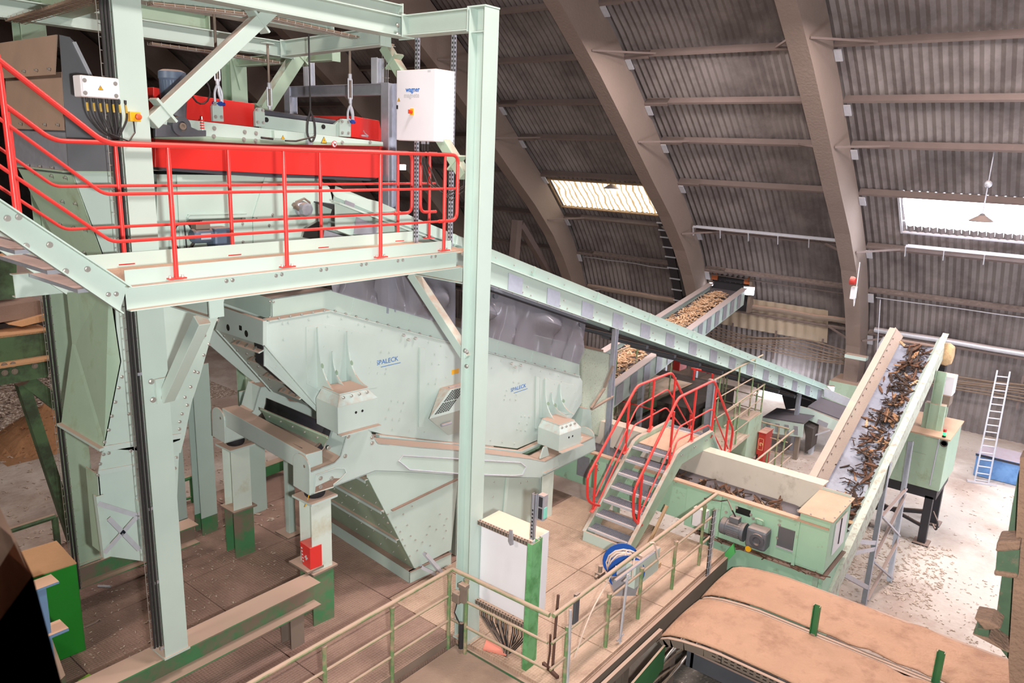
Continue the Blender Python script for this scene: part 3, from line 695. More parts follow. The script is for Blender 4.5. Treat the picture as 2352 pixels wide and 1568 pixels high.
# ------------------------------------------------------------------ overbelt magnet hung under the frame
ym = 8.1; yb = 9.35
q = lambda u, v, y=ym: P(u, v, y=y)
mg = thing('overbelt_magnet', 'red and mint overbelt magnet hanging behind the platform railing', 'magnet separator', (5.6, 8.7, 5.9))
ext = lambda pts, d, y=ym: MB().prism([q(u, v, y) for u, v in pts], (0, d, 0))
obj('magnet_body', ext([(356, 318), (880, 334), (880, 403), (867, 409), (625, 399), (356, 384)], yb-ym-.1, ym+.05), M['red_mag'], mg, bevel=.006)
b = ext([(362, 384), (625, 399.5), (866, 410), (850, 415), (700, 409), (625, 408), (366, 391)], yb-ym-.2, ym+.08); obj('lower_belt', b, M['belt'], mg)
fr_ = ext([(357, 264), (438, 275.5), (880, 326), (880, 332), (600, 321), (357, 306)], .05); obj('side_frame', fr_, M['mint_clean'], mg, bevel=.004)
b = MB(); b.prism([q(357, 306, ym-.0), q(600, 321, ym), q(880, 332, ym), q(880, 335, ym), q(600, 331, ym), q(357, 319, ym)], (0, .03, 0)); obj('lower_flange', b, M['mint_old'], mg)
obj('side_frame', MB().prism([q(u, v, yb) for u, v in [(430, 285), (880, 330), (880, 340), (430, 330)]], (0, .05, 0)), M['mint_clean'], mg)
bolts(mg, [q(u, v, ym-.001) for u, v in ((492, 294.5), (491, 313), (562, 303), (560, 320), (588, 306), (587, 323), (850, 327), (786, 327))], (0, -1, 0), .017)
# red chute ends above the frame
obj('end_hood', MB().prism([q(u, v, ym+.25) for u, v in ((352, 200), (440, 217), (474, 223), (584, 238), (584, 292), (430, 276), (352, 262))], (0, .9, 0)), M['red_mag'], mg, bevel=.005)
obj('end_hood', MB().prism([q(u, v, ym+.25) for u, v in ((809, 266), (871, 277), (880, 325), (797, 313))], (0, .9, 0)), M['red_mag'], mg, bevel=.005)
b = MB(); b.tube([q(835, 300, ym+.24), q(838, 306, ym+.2), q(846, 312, ym+.2), q(843, 315, ym+.23)], .006, 6); b.bar(q(830, 311, ym+.22), q(843, 312, ym+.22), .02, .02); obj('latch', b, M['galv_light'], mg)
# upper belt and plate
obj('upper_plate', MB().prism([q(u, v, ym+.16) for u, v in ((600, 264), (768, 286), (782, 275), (806, 280), (806, 312), (775, 314), (600, 297))], (0, .05, 0)), M['mint_clean'], mg, bevel=.004)
obj('upper_belt', MB().prism([q(u, v, ym+.22) for u, v in ((600, 251), (775, 276), (772, 286), (600, 265))], (0, .75, 0)), M['belt'], mg, bevel=.02)
bolts(mg, [q(612, 275, ym+.155), q(743, 291, ym+.155)], (0, -1, 0), .02, .006, 'round_plug', M['black'])
def lug(x0, y, zt, zb, w, lab=None):
    b = MB(); b.prism([(x0-w/2, y, zb), (x0+w/2, y, zb), (x0+w/2, y, zt-.05), (x0+w/2-.04, y, zt), (x0-w/2+.04, y, zt), (x0-w/2, y, zt-.05)], (0, .05, 0)); return obj('lifting_lug', b, M['mint'], mg, bevel=.006)
yl_ = ym+.12
lugs = []
for u, vt, vb, w in ((500, 234, 279, .13), (597, 247, 291, .13), (793, 273, 314, .18)):
    a = q(u, vt, yl_); c = q(u, vb, yl_); l = lug(a.x, yl_, a.z, c.z, w); lugs.append(a)
    bolts(l, [V((a.x+k*w*.28, yl_-.001, c.z+.05+j*.14)) for k in (-1, 1) for j in (0, 1)], (0, -1, 0), .014)
# motor and gearbox on the left end
mc = q(397, 200, ym+.15)
mt = MB(); zt = q(397, 161, ym+.15).z; zb2 = q(397, 232, ym+.15).z; rr = abs(q(425, 200, ym+.15).x-mc.x)
mt.lathe((mc.x, ym+.15, zb2), (0, 0, 1), [(0, rr*.85), (.02, rr*.95), (zt-zb2-.1, rr*.97), (zt-zb2-.09, rr*1.03), (zt-zb2-.02, rr*1.0), (zt-zb2, rr*.7)], 24)
mo = obj('drive_motor', mt, M['motor_blue'], mg, smooth=True)
b = MB()
for k in range(24):
    a = 2*math.pi*k/24; b.bar((mc.x+rr*.93*math.cos(a), ym+.15+rr*.93*math.sin(a), zb2+.03), (mc.x+rr*.93*math.cos(a), ym+.15+rr*.93*math.sin(a), zt-.11), .035, .008, (math.cos(a), math.sin(a), 0))
obj('cooling_fins', b, M['motor_blue'], mo)
gc = q(418, 290, ym-.1); gr = abs(q(439, 290, ym-.1).x-gc.x)
b = MB(); b.lathe((gc.x, ym+.12, gc.z), (0, -1, 0), [(0, gr*1.1), (.12, gr*1.1), (.16, gr), (.22, gr), (.225, gr*.5), (.2, gr*.45), (.2, gr*.2)], 28); gb = obj('gearbox', b, M['steel_dark'], mg, smooth=True)
b = MB(); b.lathe((gc.x, ym-.105, gc.z), (0, -1, 0), [(0, gr*.36), (.02, gr*.36), (.021, gr*.2), (.005, gr*.12)], 20); obj('output_shaft', b, M['dusty_metal'], gb, smooth=True)
b = MB(); b.cyl((mc.x+.02, ym+.12, zb2+.02), (gc.x-.01, ym+.05, gc.z+gr*.6), rr*.75, 16, rr*.9); obj('gear_neck', b, M['steel_dark'], gb, smooth=True)
obj('torque_arm', MB().prism([q(u, v, ym-.06) for u, v in ((357, 292), (372, 284), (400, 290), (438, 291), (456, 299), (474, 299), (474, 313), (440, 314), (357, 315))], (0, .05, 0)), M['steel_dark'], mg, bevel=.006)
sp = q(465, 298, ym-.04)
b = MB()
for k in range(4): b.cyl((sp.x, sp.y, sp.z+.01+k*.027), (sp.x, sp.y, sp.z+.025+k*.027), .022, 12)
obj('rubber_buffer', b, M['red_mag'], mg); b = MB(); b.cyl((sp.x, sp.y, sp.z-.03), (sp.x, sp.y, sp.z+.14), .008, 8); obj('buffer_rod', b, M['zinc'], mg)
b = MB(); c = q(640, 309, ym-.02); b.cbox((c.x, ym-.03, c.z), .17, .06, .09); jb2 = obj('terminal_box', b, M['mint_clean'], mg, bevel=.004)
tri(jb2, (c.x+.03, ym-.061, c.z-.03), (1, 0, 0), (0, -1, 0), .05)
b = MB(); a = q(600, 316, ym-.03); e = q(627, 319, ym-.03); b.cyl(a, e, .013, 8); obj('cable_sleeve', b, M['cable'], jb2, smooth=True)
b = MB(); l1, l2, l3 = q(715, 262, ym-.06), q(717, 290, ym-.06), q(690, 325, ym-.05)
x0 = q(713, 255, ym-.06)
loop = [x0+V((.0, 0, .0)), x0+V((-.05, 0, -.12)), x0+V((-.06, 0, -.28)), x0+V((-.0, 0, -.38)), x0+V((.06, 0, -.3)), x0+V((.06, 0, -.14)), x0]
b.tube(rnd([V((x0.x, x0.y, 7.6)), x0]+loop[1:], .1), .011, 6); b.tube(rnd([v+V((.02, .02, 0)) for v in loop], .1), .011, 6); b.tube([loop[4], q(705, 318, ym-.06), q(680, 324, ym-.05), q(655, 323, ym-.03)], .011, 6); obj('hanging_cable', b, M['cable'], mg, smooth=True)
b = MB(); c = q(709, 327, ym-.02); b.cbox((c.x, ym-.03, c.z), .06, .05, .05); obj('speed_sensor', b, M['galv'], mg)
tri(mg, q(744, 322, ym-.004), (1, 0, 0), (0, -1, 0), .085)
c = q(768, 331, ym-.008); b = MB(); b.cyl(c, c+V((0, -.002, 0)), .042, 24); sg = obj('prohibition_sign', b, M['red_rail'], mg)
b = MB(); b.cyl(c+V((0, -.002, 0)), c+V((0, -.003, 0)), .034, 24); obj('white_field', b, M['white_plastic'], sg)
b = MB(); b.prism([c+V((x, -.003, z)) for x, z in ((-.02, .012), (.0, .005), (.022, .012), (.02, -.014), (.0, -.018), (-.006, -.006))], (0, -.001, 0)); obj('black_symbol', b, M['black'], sg)
b = MB(); b.bar(c+V((-.026, -.0045, .026)), c+V((.026, -.0045, -.026)), .001, .007, (1, 0, 1)); obj('red_bar', b, M['red_rail'], sg)
# coiled cable on the hood
b = MB(); cc = q(461, 208, ym+.1)
for k in range(3): b.tube([cc+V((.11*math.cos(t*.42)+.01*k, .02*k, .14*math.sin(t*.42))) for t in range(15)], .008, 6, True)
obj('coiled_cable', b, M['cable'], mg, smooth=True)
# hangers: rod, turnbuckle, hook and shackle
def hanger(label, u, v0, vl, y, ztop, tb, pin=True):
    lz = P(u, vl, y=y); x = lz.x; r = thing('magnet_hanger', label, 'hanger', (x, y, lz.z-.03), 'magnet hangers')
    t0, t1 = P(u, tb[0], y=y).z, P(u, tb[1], y=y).z
    b = MB(); b.cyl((x, y, t0-.03), (x, y, ztop), .016, 10); obj('rod', b, M['dusty_metal'], r, smooth=True)
    b = MB(); b.cyl((x, y, ztop-.012), (x, y, ztop+.0), .09, 18); obj('washer_plate', b, M['mint'], r)
    b = MB(); b.tube(rnd([(x-.03, y, t0), (x-.03, y, t1), (x+.03, y, t1), (x+.03, y, t0), (x-.03, y, t0)], .02), .009, 6); b.cyl((x, y, t0-.02), (x, y, t0+.06), .024, 10); b.cyl((x, y, t1-.05), (x, y, t1+.02), .022, 10); obj('turnbuckle', b, M['galv_light'], r, smooth=True)
    b = MB(); b.cyl((x, y, t1-.1), (x, y, t0-.02), .011, 8); obj('screw_rod', b, M['dusty_metal'], r)
    if pin:
        b = MB(); b.tube(rnd([(x, y, t1-.02), (x+.01, y, t1-.14), (x+.035, y, t1-.2), (x+.03, y, t1-.26), (x-.0, y, t1-.28), (x-.03, y, t1-.25)], .05), .016, 8); obj('hook', b, M['galv_light'], r, smooth=True)
        b = MB(); b.tube(rnd([(x-.045, y, lz.z-.03), (x-.045, y, lz.z+.1), (x, y, lz.z+.19), (x+.045, y, lz.z+.1), (x+.045, y, lz.z-.03)], .06), .014, 8); obj('shackle', b, M['galv_light'], r, smooth=True)
        b = MB(); b.cyl((x-.07, y, lz.z-.03), (x+.07, y, lz.z-.03), .022, 10); b.cyl((x, y-.055, lz.z-.03), (x, y-.02, lz.z-.03), .026, 8); obj('shackle_pin', b, M['blue_pin'], r, smooth=True)
    return r
hanger('hanger with turnbuckle and blue shackle pin left of the magnet centre', 502, 0, 232, 8.24, 7.68, (150, 186))
hanger('hanger with turnbuckle and blue shackle pin at the right end of the magnet', 805, 0, 274, 8.24, 7.68, (181, 228))
hanger('plain rear hanger with turnbuckle behind the magnet belt', 620, 0, 252, 9.3, 7.6, (201, 246), False)
# galvanized portal behind the magnet
gp = thing('galvanized_portal', 'galvanized steel portal with stub posts behind the magnet', 'steel frame', (7.4, 9, 5.0))
xg = 7.35
yg1, yg2 = P(893, 300, x=xg).y, P(668, 240, x=xg).y
zt_ = P(890, 205, x=xg).z
b = MB(); b.ibeam((xg, yg1, 4.0), (xg, yg1, zt_+.08), .15, .15, .01, .008, (1, 0, 0)); obj('post', b, M['galv'], gp)
b = MB(); b.ibeam((xg, yg1, zt_), (xg, yg2, zt_), .15, .13, .01, .008); obj('cross_beam', b, M['galv'], gp)
b = MB(); b.ibeam((xg, yg2, zt_-.32), (xg, yg2, zt_+.08), .14, .14, .01, .008, (1, 0, 0)); obj('stub_post', b, M['galv'], gp)
for u, v in ((867, 200), (711, 215)):
    y = P(u, v, x=xg).y; b = MB(); b.ibeam((xg, y, zt_+.075), (xg, y, 7.5), .12, .12, .009, .008, (1, 0, 0)); obj('upper_post', b, M['galv_light'], gp)
# ------------------------------------------------------------------ feed hopper behind the platform
NA = math.radians(5.2); SN = V((math.sin(NA), math.cos(NA), 0)); SX = V((math.cos(NA), -math.sin(NA), 0)); SO = V((5.6, 7.55, 0))
def S(u, v, k=0.0): return P(u, v, n=SN, o=SO+SN*k)
def SP(x, k, z):   # machine coordinates: along the machine, across it, height
    return V((SO.x, SO.y, 0))+SX*(x-SO.x)+SN*k+V((0, 0, z))
yh = 8.25
fh = thing('feed_hopper', 'mint feed hopper with blue grey gear motor behind the platform', 'hopper', (5, 9, 4.6))
h = lambda u, v, y=yh: P(u, v, y=y)
b = MB(); b.prism([h(360, 400), (h(725, 404)), h(757, 430), h(766, 470), h(735, 575), h(700, 640), h(360, 640)], (0, 1.3, 0)); obj('hopper_wall', b, M['mint_clean'], fh, bevel=.004)
for (a, c) in (((411, 402), (420, 580)), ((614, 404), (585, 500)), ((585, 500), (587, 580))):
    b = MB(); b.bar(h(*a, yh-.012), h(*c, yh-.012), .06, .02, (0, 1, 0)); obj('wall_rib', b, M['mint_clean'], fh)
bolts(fh, [h(u, v, yh-.001) for u, v in ((413, 409), (416, 460), (420, 507), (437, 507), (604, 440), (595, 473), (626, 493), (556, 503), (585, 516), (618, 517), (557, 514), (438, 520), (440, 562), (558, 555), (585, 560))], (0, -1, 0), .012)
b = MB(); b.tube([h(430, 500, yh-.01), h(436, 493, yh-.02), h(520, 491, yh-.02), h(566, 490, yh-.02)], .012, 6); b.bar(h(432, 497, yh-.012), h(565, 494, yh-.012), .02, .05, (0, 0, 1)); obj('inspection_flap', b, M['mint_clean'], fh)
# gear motor
gm = thing('gear_motor', 'blue grey gear motor with a black cable loop on the feed hopper', 'motor', h(480, 560, yh-.2))
ya = yh-.16; c0, c1_ = h(440, 542, ya), h(483, 540, ya); rad = .085
b = MB(); b.lathe(c0, c1_-c0, [(0, rad*.8), (.02, rad*.95), (.06, rad), ((c1_-c0).length, rad)], 18); gmm = obj('motor_body', b, M['motor_blue'], gm, smooth=True)
b = MB(); b.cbox(lerp(c0, c1_, .5)+V((0, 0, .11)), .17, .12, .07); obj('terminal_box', b, M['dusty_metal'], gmm, bevel=.006)
b = MB(); c2 = h(503, 545, ya); b.cbox(c2, .22, .2, .24); obj('gear_case', b, M['motor_blue'], gm, bevel=.03)
b = MB(); b.cyl(c2+V((.05, 0, 0)), h(530, 542, ya), .06, 14); obj('drive_shaft', b, M['black'], gm)
b = MB(); b.cbox(lerp(c0, c1_, .55)+V((0, -rad-.002, 0)), .12, .004, .07); obj('rating_plate', b, M['galv_light'], gmm)
b = MB(); lc_ = h(421, 543, yh-.06)
for k in range(2): b.tube([lc_+V((.13*math.cos(t*.45), -.02*k, .16*math.sin(t*.45))) for t in range(14)], .012, 6, True)
b.tube([lc_+V((.05, 0, .16)), lc_+V((.2, -.05, .17)), lerp(c0, c1_, .3)+V((0, 0, .1))], .012, 6); b.tube([lc_+V((.02, 0, .15)), lc_+V((.03, 0, -.1)), lc_+V((.02, 0, -.4))], .008, 6); obj('cable_loop', b, M['cable'], gm, smooth=True)
# hatch motor on the hopper: galvanized vibrator
vb = thing('vibrator', 'grey vibrator with clamp strap on the feed hopper', 'vibrator motor', h(690, 490, yh-.1))
c = h(702, 480, yh-.12); b = MB(); b.lathe((c.x, yh-.02, c.z), (0, -1, 0), [(0, .1), (.05, .1), (.06, .085), (.14, .085), (.145, .05)], 8); obj('vibrator_body', b, M['galv'], vb)
b = MB(); b.tube([c+V((-.13, .06, .0)), c+V((-.1, .05, .09)), c+V((0, .02, .13)), c+V((.09, .04, .08)), c+V((.12, .06, .02))], .014, 6); b.cyl(c+V((-.16, .02, .06)), c+V((-.07, .05, 0)), .03, 10); obj('strap', b, M['dusty_metal'], vb, smooth=True)
# ------------------------------------------------------------------ transfer chute at the left
tc = thing('transfer_chute', 'tall grey and mint transfer chute behind the red stair railing at the upper left', 'chute', (2.9, 8.4, 4.5))
yf = 7.9
f = lambda u, v: P(u, v, y=yf)
xa = f(137, 80).x
px = lambda u, v: P(u, v, x=xa)
top0, top1 = f(137, 80), f(158, 394)
tb0 = V((xa, 9.3, top0.z+.0)); 
seam = [80, 165, 292, 394]
for k, nm in enumerate(('shaft_panel', 'shaft_panel', 'shaft_panel')):
    z1, z0 = f(137+k*7, seam[k]).z, f(145+k*7, seam[k+1]).z
    b = MB(); e = .012*(2-k); b.prism([(xa-e, yf+.01, z1), (xa-e-.0, 9.3, z1), (xa-.015-e*2.5, 9.3, z0-.03), (xa-.015-e*2.5, yf+.01, z0-.03)], (.012, 0, 0)); o = obj(nm, b, M['brown_sheet'] if k < 2 else M['galv'], tc)
    bolts(o, [V((xa-.03-e*2, yf+.1+j*.3, z0+.02)) for j in range(4)], (-1, 0, 0), .01)
mat('galv_dark', '#76797f', .5, .5, dust=.5, var=.07)
b = MB(); b.prism([f(u, v) for u, v in ((137, 80), (160, 85), (175, 100), (212, 178), (262, 250), (262, 396), (158, 394))], (0, .012, 0)); obj('shaft_side', b, M['galv_dark'], tc)
b = MB(); 
for s in (0, 1): b.bar(f(168+s*4, 96), f(208+s*4, 178), .014, .02, (0, 1, 0))
obj('clamp_strip', b, M['galv_light'], tc)
# tapering hopper below the shaft
fl = [V((xa-.02, yf, top1.z)), V((xa-.02, 9.2, top1.z)), V((P(100, 590, y=9.0).x+.0, 9.0, 4.7)), V((f(250, 592).x, yf, 4.7))]
xb0 = f(250, 592).x
b = MB(); b.prism([V((xa-.02, yf, top1.z)), V((xa-.02, 9.25, top1.z)), V((xb0, 8.9, 4.95)), V((xb0, yf, 4.95))], (.012, 0, 0)); hp = obj('hopper_cheek', b, M['mint_old'], tc)
bolts(hp, [lerp(lerp(V((xa-.03, yf+.1, top1.z)), V((xa-.03, 9.1, top1.z)), a), lerp(V((xb0-.01, yf+.1, 4.95)), V((xb0-.01, 8.8, 4.95)), a), c) for a in (.05, .35, .7) for c in (.06, .3, .55, .8)], (-1, 0, -.3), .012)
b = MB(); b.prism([V((xa-.01, yf, top1.z)), V((f(345, 396).x, yf, top1.z)), V((f(345, 396).x, yf, 4.95)), V((xb0, yf, 4.95))], (0, .012, 0)); obj('hopper_front', b, M['mint'], tc)
b = MB(); b.bar((xa-.1, yf-.01, top1.z), (f(345, 396).x, yf-.01, top1.z), .03, .012); b.bar((xa-.04, yf, top1.z), (xa-.04, 9.3, top1.z), .06, .012); obj('joint_flange', b, M['mint_old'], tc)
# lower discharge chute beside the screen
dc = thing('discharge_chute', 'mint discharge chute falling past the tall left column to the deck', 'chute', (3.6, 8.5, .6))
yd = 8.05
d = lambda u, v: P(u, v, y=yd)
front = [d(u, v) for u, v in ((262, 640), (517, 640), (515, 690), (488, 762), (474, 812), (458, 870), (440, 925), (425, 1000), (415, 1040), (237, 1030), (256, 940), (276, 830), (268, 760))]
b = MB(); b.prism(front, (0, .015, 0)); o = obj('front_plate', b, M['mint'], dc)
bolts(o, [d(u, v)-V((0, .001, 0)) for u, v in ((500, 735), (480, 790), (470, 770), (468, 815), (455, 855), (447, 853), (438, 888), (430, 930), (425, 912), (418, 950), (412, 985), (413, 968), (273, 890), (265, 923), (257, 955), (250, 987), (280, 865), (240, 1015), (300, 905), (296, 950))], (0, -1, 0), .013)
lt = [d(276, 700), d(276, 830), d(237, 1030)]
wl = P(192, 942, x=lt[1].x).y-yd
b = MB(); b.prism([V((lt[0].x-.1, yd, lt[0].z+.3)), lt[1], lt[2], V((lt[2].x, yd+wl, lt[2].z)), V((lt[1].x-.05, yd+wl, lt[1].z)), V((lt[0].x-.1, yd+wl, lt[0].z+.3))], (.012, 0, 0)); obj('side_plate', b, M['mint_old'], dc)
b = MB(); b.bar(lt[2]+V((-.02, -.02, 0)), lt[2]+V((-.02, wl, 0)), .05, .03); obj('lower_flange', b, M['mint'], dc)
b = MB(); b.prism([d(237, 1030), d(415, 1000), d(412, 1020), d(222, 1092), d(200, 1290), d(190, 1290)][:3]+[d(405, 1190), d(340, 1290), d(235, 1275), d(225, 1090)], (0, .015, 0)); o = obj('lower_front_plate', b, M['mint'], dc)
bolts(o, [d(u, v)-V((0, .001, 0)) for u, v in ((238, 1043), (230, 1065), (225, 1090), (250, 1040), (300, 1035), (320, 1075), (405, 1050), (402, 1075))], (0, -1, 0), .013)
b = MB(); b.bar(d(237, 1030), d(415, 1000), .06, .03, (0, 1, 0)); obj('joint_flange', b, M['mint_grey'], dc)
b = MB(); b.bar(d(226, 1085), d(408, 1052), .05, .02, (0, 1, 0)); obj('joint_flange', b, M['mint_grey'], dc)
p0, p1 = d(225, 1090), d(240, 1275)
b = MB(); b.prism([p0, V((p0.x, yd+.3, p0.z)), V((p1.x, yd+.3, p1.z)), p1], (.012, 0, 0)); obj('lower_side_plate', b, M['mint_old'], dc)
# lattice frame around the chute foot
lf = thing('chute_support', 'pale angle iron support with crossed straps below the discharge chute', 'support frame', (3.8, 7.9, .8))
e = lambda u, v, y=7.9: P(u, v, y=y)
for a, c in (((222, 1140), (240, 1282)), ((318, 1150), (328, 1262))):
    b = MB(); b.angle(e(*a), e(*c), .07, .008, (0, 1, 0)); obj('leg', b, M['mint'], lf)
for a, c in (((226, 1156), (322, 1186)), ((322, 1178), (240, 1270)), ((250, 1190), (320, 1262))):
    b = MB(); b.bar(e(*a, 7.88), e(*c, 7.88), .05, .008, (0, 1, 0)); obj('strap', b, M['galv_light'], lf)
# ------------------------------------------------------------------ vibrating screen on its rubber mounted frame
KP, KH = .55, .72
D2 = 2.35                     # distance between the near and far side frames
def sx(p): return (V(p)-SO).dot(SX)+SO.x
def splate(pts, k, d): return MB().prism([S(u, v, k) for u, v in pts], SN*d)
vs_m = thing('vibrating_screen', 'large mint vibrating screen machine with bolted side panel and blue lettering', 'screening machine', SP(8.5, 1.7, 1.3))
panel = [(617, 738), (757, 714), (1000, 778), (1122, 811), (1331, 864), (1338, 875), (1336, 925), (1318, 954), (1290, 985), (1247, 1005), (1188, 1030), (1112, 1021), (900, 1003), (860, 992), (777, 974), (734, 943), (617, 839)]
sp_ = obj('side_panel', splate(panel, KP, .03), M['mint_grey'], vs_m, bevel=.004)
obj('far_side_panel', MB().prism([S(u, v, KP)+SN*(D2-.3) for u, v in panel], SN*.03), M['mint_grey'], vs_m)
# flange edges
def edge(a, b, k, w, t, off=0): 
    p, q_ = S(*a, k), S(*b, k); return MB().obox(p-SN*w, q_-p, SN*w, (q_-p).cross(SN).normalized()*t)
b = MB()
for a, c in (((617, 738), (757, 714)), ((757, 714), (1000, 778)), ((1000, 778), (1331, 864))):
    p, q_ = S(*a, KP), S(*c, KP); b.obox(p-SN*.02, q_-p, SN*.16, V((0, 0, .012)))
obj('top_flange', b, M['mint_grey'], vs_m)
b = MB()
for a, c in (((862, 993), (1112, 1022)), ((1112, 1022), (1188, 1031)), ((1188, 1031), (1290, 985))):
    p, q_ = S(*a, KP), S(*c, KP); b.obox(p-SN*.1-V((0, 0, .07)), q_-p, SN*.1, V((0, 0, .06)))
obj('bottom_rail', b, M['mint_grey'], vs_m, bevel=.01)
b = MB(); p, q_ = S(617, 738, KP), S(617, 839, KP); b.obox(p-SN*.0-SX*.06, q_-p, SX*.06, SN*.02); p2, q2_ = S(617, 839, KP), S(734, 943, KP); b.obox(p2-SX*.05, q2_-p2, SX*.05, SN*.03); obj('end_flange', b, M['mint_grey'], vs_m)
# reinforcing plates
pl = splate([(703, 750), (748, 743), (810, 758), (866, 772), (866, 890), (748, 905), (705, 882)], KP-.008, .008); obj('doubler_plate', pl, M['mint_grey'], vs_m, bevel=.002)
for u0, u1, v0, v1 in ((965, 978, 797, 982), (1232, 1240, 864, 985)):
    obj('stiffener_plate', splate([(u0, v0), (u1, v0+3), (u1-3, v1), (u0-2, v1-1)], KP-.03, .03), M['mint_grey'], vs_m, bevel=.004)
obj('doubler_plate', splate([(1240, 866), (1326, 886), (1326, 925), (1310, 950), (1240, 960)], KP-.008, .008), M['mint_grey'], vs_m, bevel=.002)
bl = [(650, 742), (663, 740), (652, 779), (635, 843), (671, 872), (703, 900), (709, 758), (711, 819), (711, 845), (711, 878), (748, 750), (744, 796), (779, 758), (785, 731), (710, 733), (754, 725), (808, 764), (824, 744), (839, 748), (878, 757), (785, 828),
      (876, 807), (895, 808), (852, 831), (849, 844), (848, 857), (867, 857), (888, 846), (886, 857), (900, 920), (915, 922), (928, 924), (894, 939), (922, 943), (887, 960), (902, 962), (918, 963), (865, 980), (902, 985), (940, 989), (975, 993),
      (985, 785), (1013, 793), (999, 812), (1026, 818), (993, 834), (1009, 835), (1003, 870), (1001, 880), (985, 880), (1025, 866), (1130, 844), (1151, 828), (1220, 846), (1242, 852), (1264, 857), (1283, 862), (1180, 876), (1192, 878), (1164, 895), (1161, 906), (1186, 905), (1159, 916), (1172, 916), (1185, 917), (1198, 955), (1206, 956), (1216, 957), (1193, 970), (1211, 973), (1188, 985), (1197, 987), (1207, 988), (1248, 871), (1273, 882), (1302, 890), (1320, 884), (1320, 902), (1323, 920), (1240, 974), (1127, 1010), (1154, 1014), (1182, 1018), (1240, 985), (1259, 870), (1290, 875)]
bolts(sp_, [S(u, v, KP-.002) for u, v in bl], -SN, .012, .01, m=M['mint_grey'])
tb = []
for a, c, n in (((627, 735), (757, 713), 5), ((757, 713), (1000, 777), 10), ((1125, 811), (1331, 863), 9)): tb += [S(lerp((a[0], a[1], 0), (c[0], c[1], 0), (i+.5)/n).x, lerp((a[0], a[1], 0), (c[0], c[1], 0), (i+.5)/n).y, KP)-SN*.012+V((0, 0, .012)) for i in range(n)]
bolts(vs_m, tb, (0, 0, 1), .013, .014)
for u, v in ((925, 769), (936, 779), (952, 776), (1173, 834), (1181, 842), (1194, 838)):
    c = S(u, v, KP); b = MB(); b.lathe(c, -SN, [(0, .022), (.03, .02), (.031, .026), (.05, .02)], 8); obj('hose_coupling', b, M['zinc'], vs_m, smooth=True)
# upper hood
hood = [(623, 686), (760, 665), (1000, 733), (1122, 772), (1331, 835), (1331, 866), (1122, 813), (1000, 780), (757, 716), (622, 740)]
obj('hood_side', splate(hood, KH, .02), M['mint_clean'], vs_m)
H0 = [S(u, v, KH) for u, v in hood[:5]]; 
b = MB()
for a, c in zip(H0[1:], H0[2:]): pass
obj('hood_side', MB().prism([S(u, v, KH)+SN*1.35 for u, v in hood], SN*.02), M['mint_clean'], vs_m)
b = MB(); a = S(623, 686, KH); c = S(623, 734, KH); b.prism([a, c, c+SN*1.36, a+SN*1.36], SX*.02); obj('hood_end', b, M['mint_clean'], vs_m)
b = MB(); b.prism([H0[0], H0[1], H0[1]+SN*1.35, H0[0]+SN*1.35], V((0, 0, -.015))); obj('feed_opening_cover', b, M['galv'], vs_m)
b = MB()
for i in range(1, 4): b.prism([H0[i], H0[i+1], H0[i+1]+SN*1.35, H0[i]+SN*1.35], V((0, 0, -.015)))
obj('hood_cover', b, M['mint'], vs_m)
bolts(vs_m, [S(621, 692, KH)-SX*.0, S(621, 728, KH), S(628, 693, KH)-SN*.001], -SN, .01)
for u, v, w in ((815, 700, 14), (942, 738, 14), (1146, 800, 14), (1225, 822, 14), (1297, 842, 12)):
    obj('hood_strap', splate([(u, v-15), (u+w, v-12), (u+w-8, v+24), (u-8, v+21)], KH-.01, .01), M['mint_clean'], vs_m)
# discharge end: transverse beam with holes, stepped finger plates
xe = sx(S(604, 736, KP))-.04
E_ = lambda u, v: P(u, v, n=SX, o=SP(xe, 0, 0))
b = MB(); eb = [E_(604, 737), E_(604, 793), E_(495, 757), E_(511, 705)]; b.prism(eb, SX*.05); obj('end_beam', b, M['mint_grey'], vs_m)
for u, v, r_ in ((524, 752, .045), (566, 766, .045), (553, 753, .03)):
    c = E_(u, v)-SX*.001; b = MB()
    if r_ > .04: b.lathe(c, -SX, [(0, r_), (.002, r_)], 14)
    else: b.cbox(c, .01, .06, .06)
    obj('access_hole', b, M['black'], vs_m)
t0 = E_(604, 793)+SX*.02; l0 = E_(495, 757)+SX*.02
t1 = S(734, 943, KP)+SN*.05; dd = t1-t0; dd -= SN*dd.dot(SN); l1 = l0+dd
b = MB(); b.prism([t0, t0+dd, l1, l0], SX*.03); obj('end_wall', b, M['mint_grey'], vs_m)
b = MB(); b.obox(l0-SX*.02, dd, SX*.06, SN*.03); obj('wall_edge', b, M['mint_grey'], vs_m)
wv = l0-t0
for i in range(4):
    fa, fb = .06+i*.23, .06+(i+1)*.23
    A = t0+dd*fa+wv*(.05); B = t0+dd*fa+wv*(.62-.05*i)
    nx = -SX*.13
    b = MB(); b.prism([A, B, B+wv*.06+nx*.3+dd*.03, B-wv*.02+nx+dd*.035, A+nx+dd*.035], dd.normalized()*.02); fp = obj('finger_plate', b, M['mint_grey'], vs_m, bevel=.003)
    b = MB(); b.prism([A+nx*.15+dd*.03, B+nx*.15+dd*.03, B+nx*.05+dd*.2, A+nx*.05+dd*.2], nx*.1); obj('riser_plate', b, M['mint_grey'], fp)
    for t in (.2, .5, .8):
        c = lerp(A, B, t)+nx*.55+dd*.02; b = MB(); b.lathe(c-dd.normalized()*.012, -dd, [(0, .03), (.006, .03)], 12); obj('bolt', b, M['zinc'], fp)
bolts(vs_m, [lerp(lerp(t0, t0+dd, a), lerp(l0, l1, a), c)-SX*.001 for a in (.08, .3, .5, .7, .9) for c in (.72, .93)], -SX, .014)
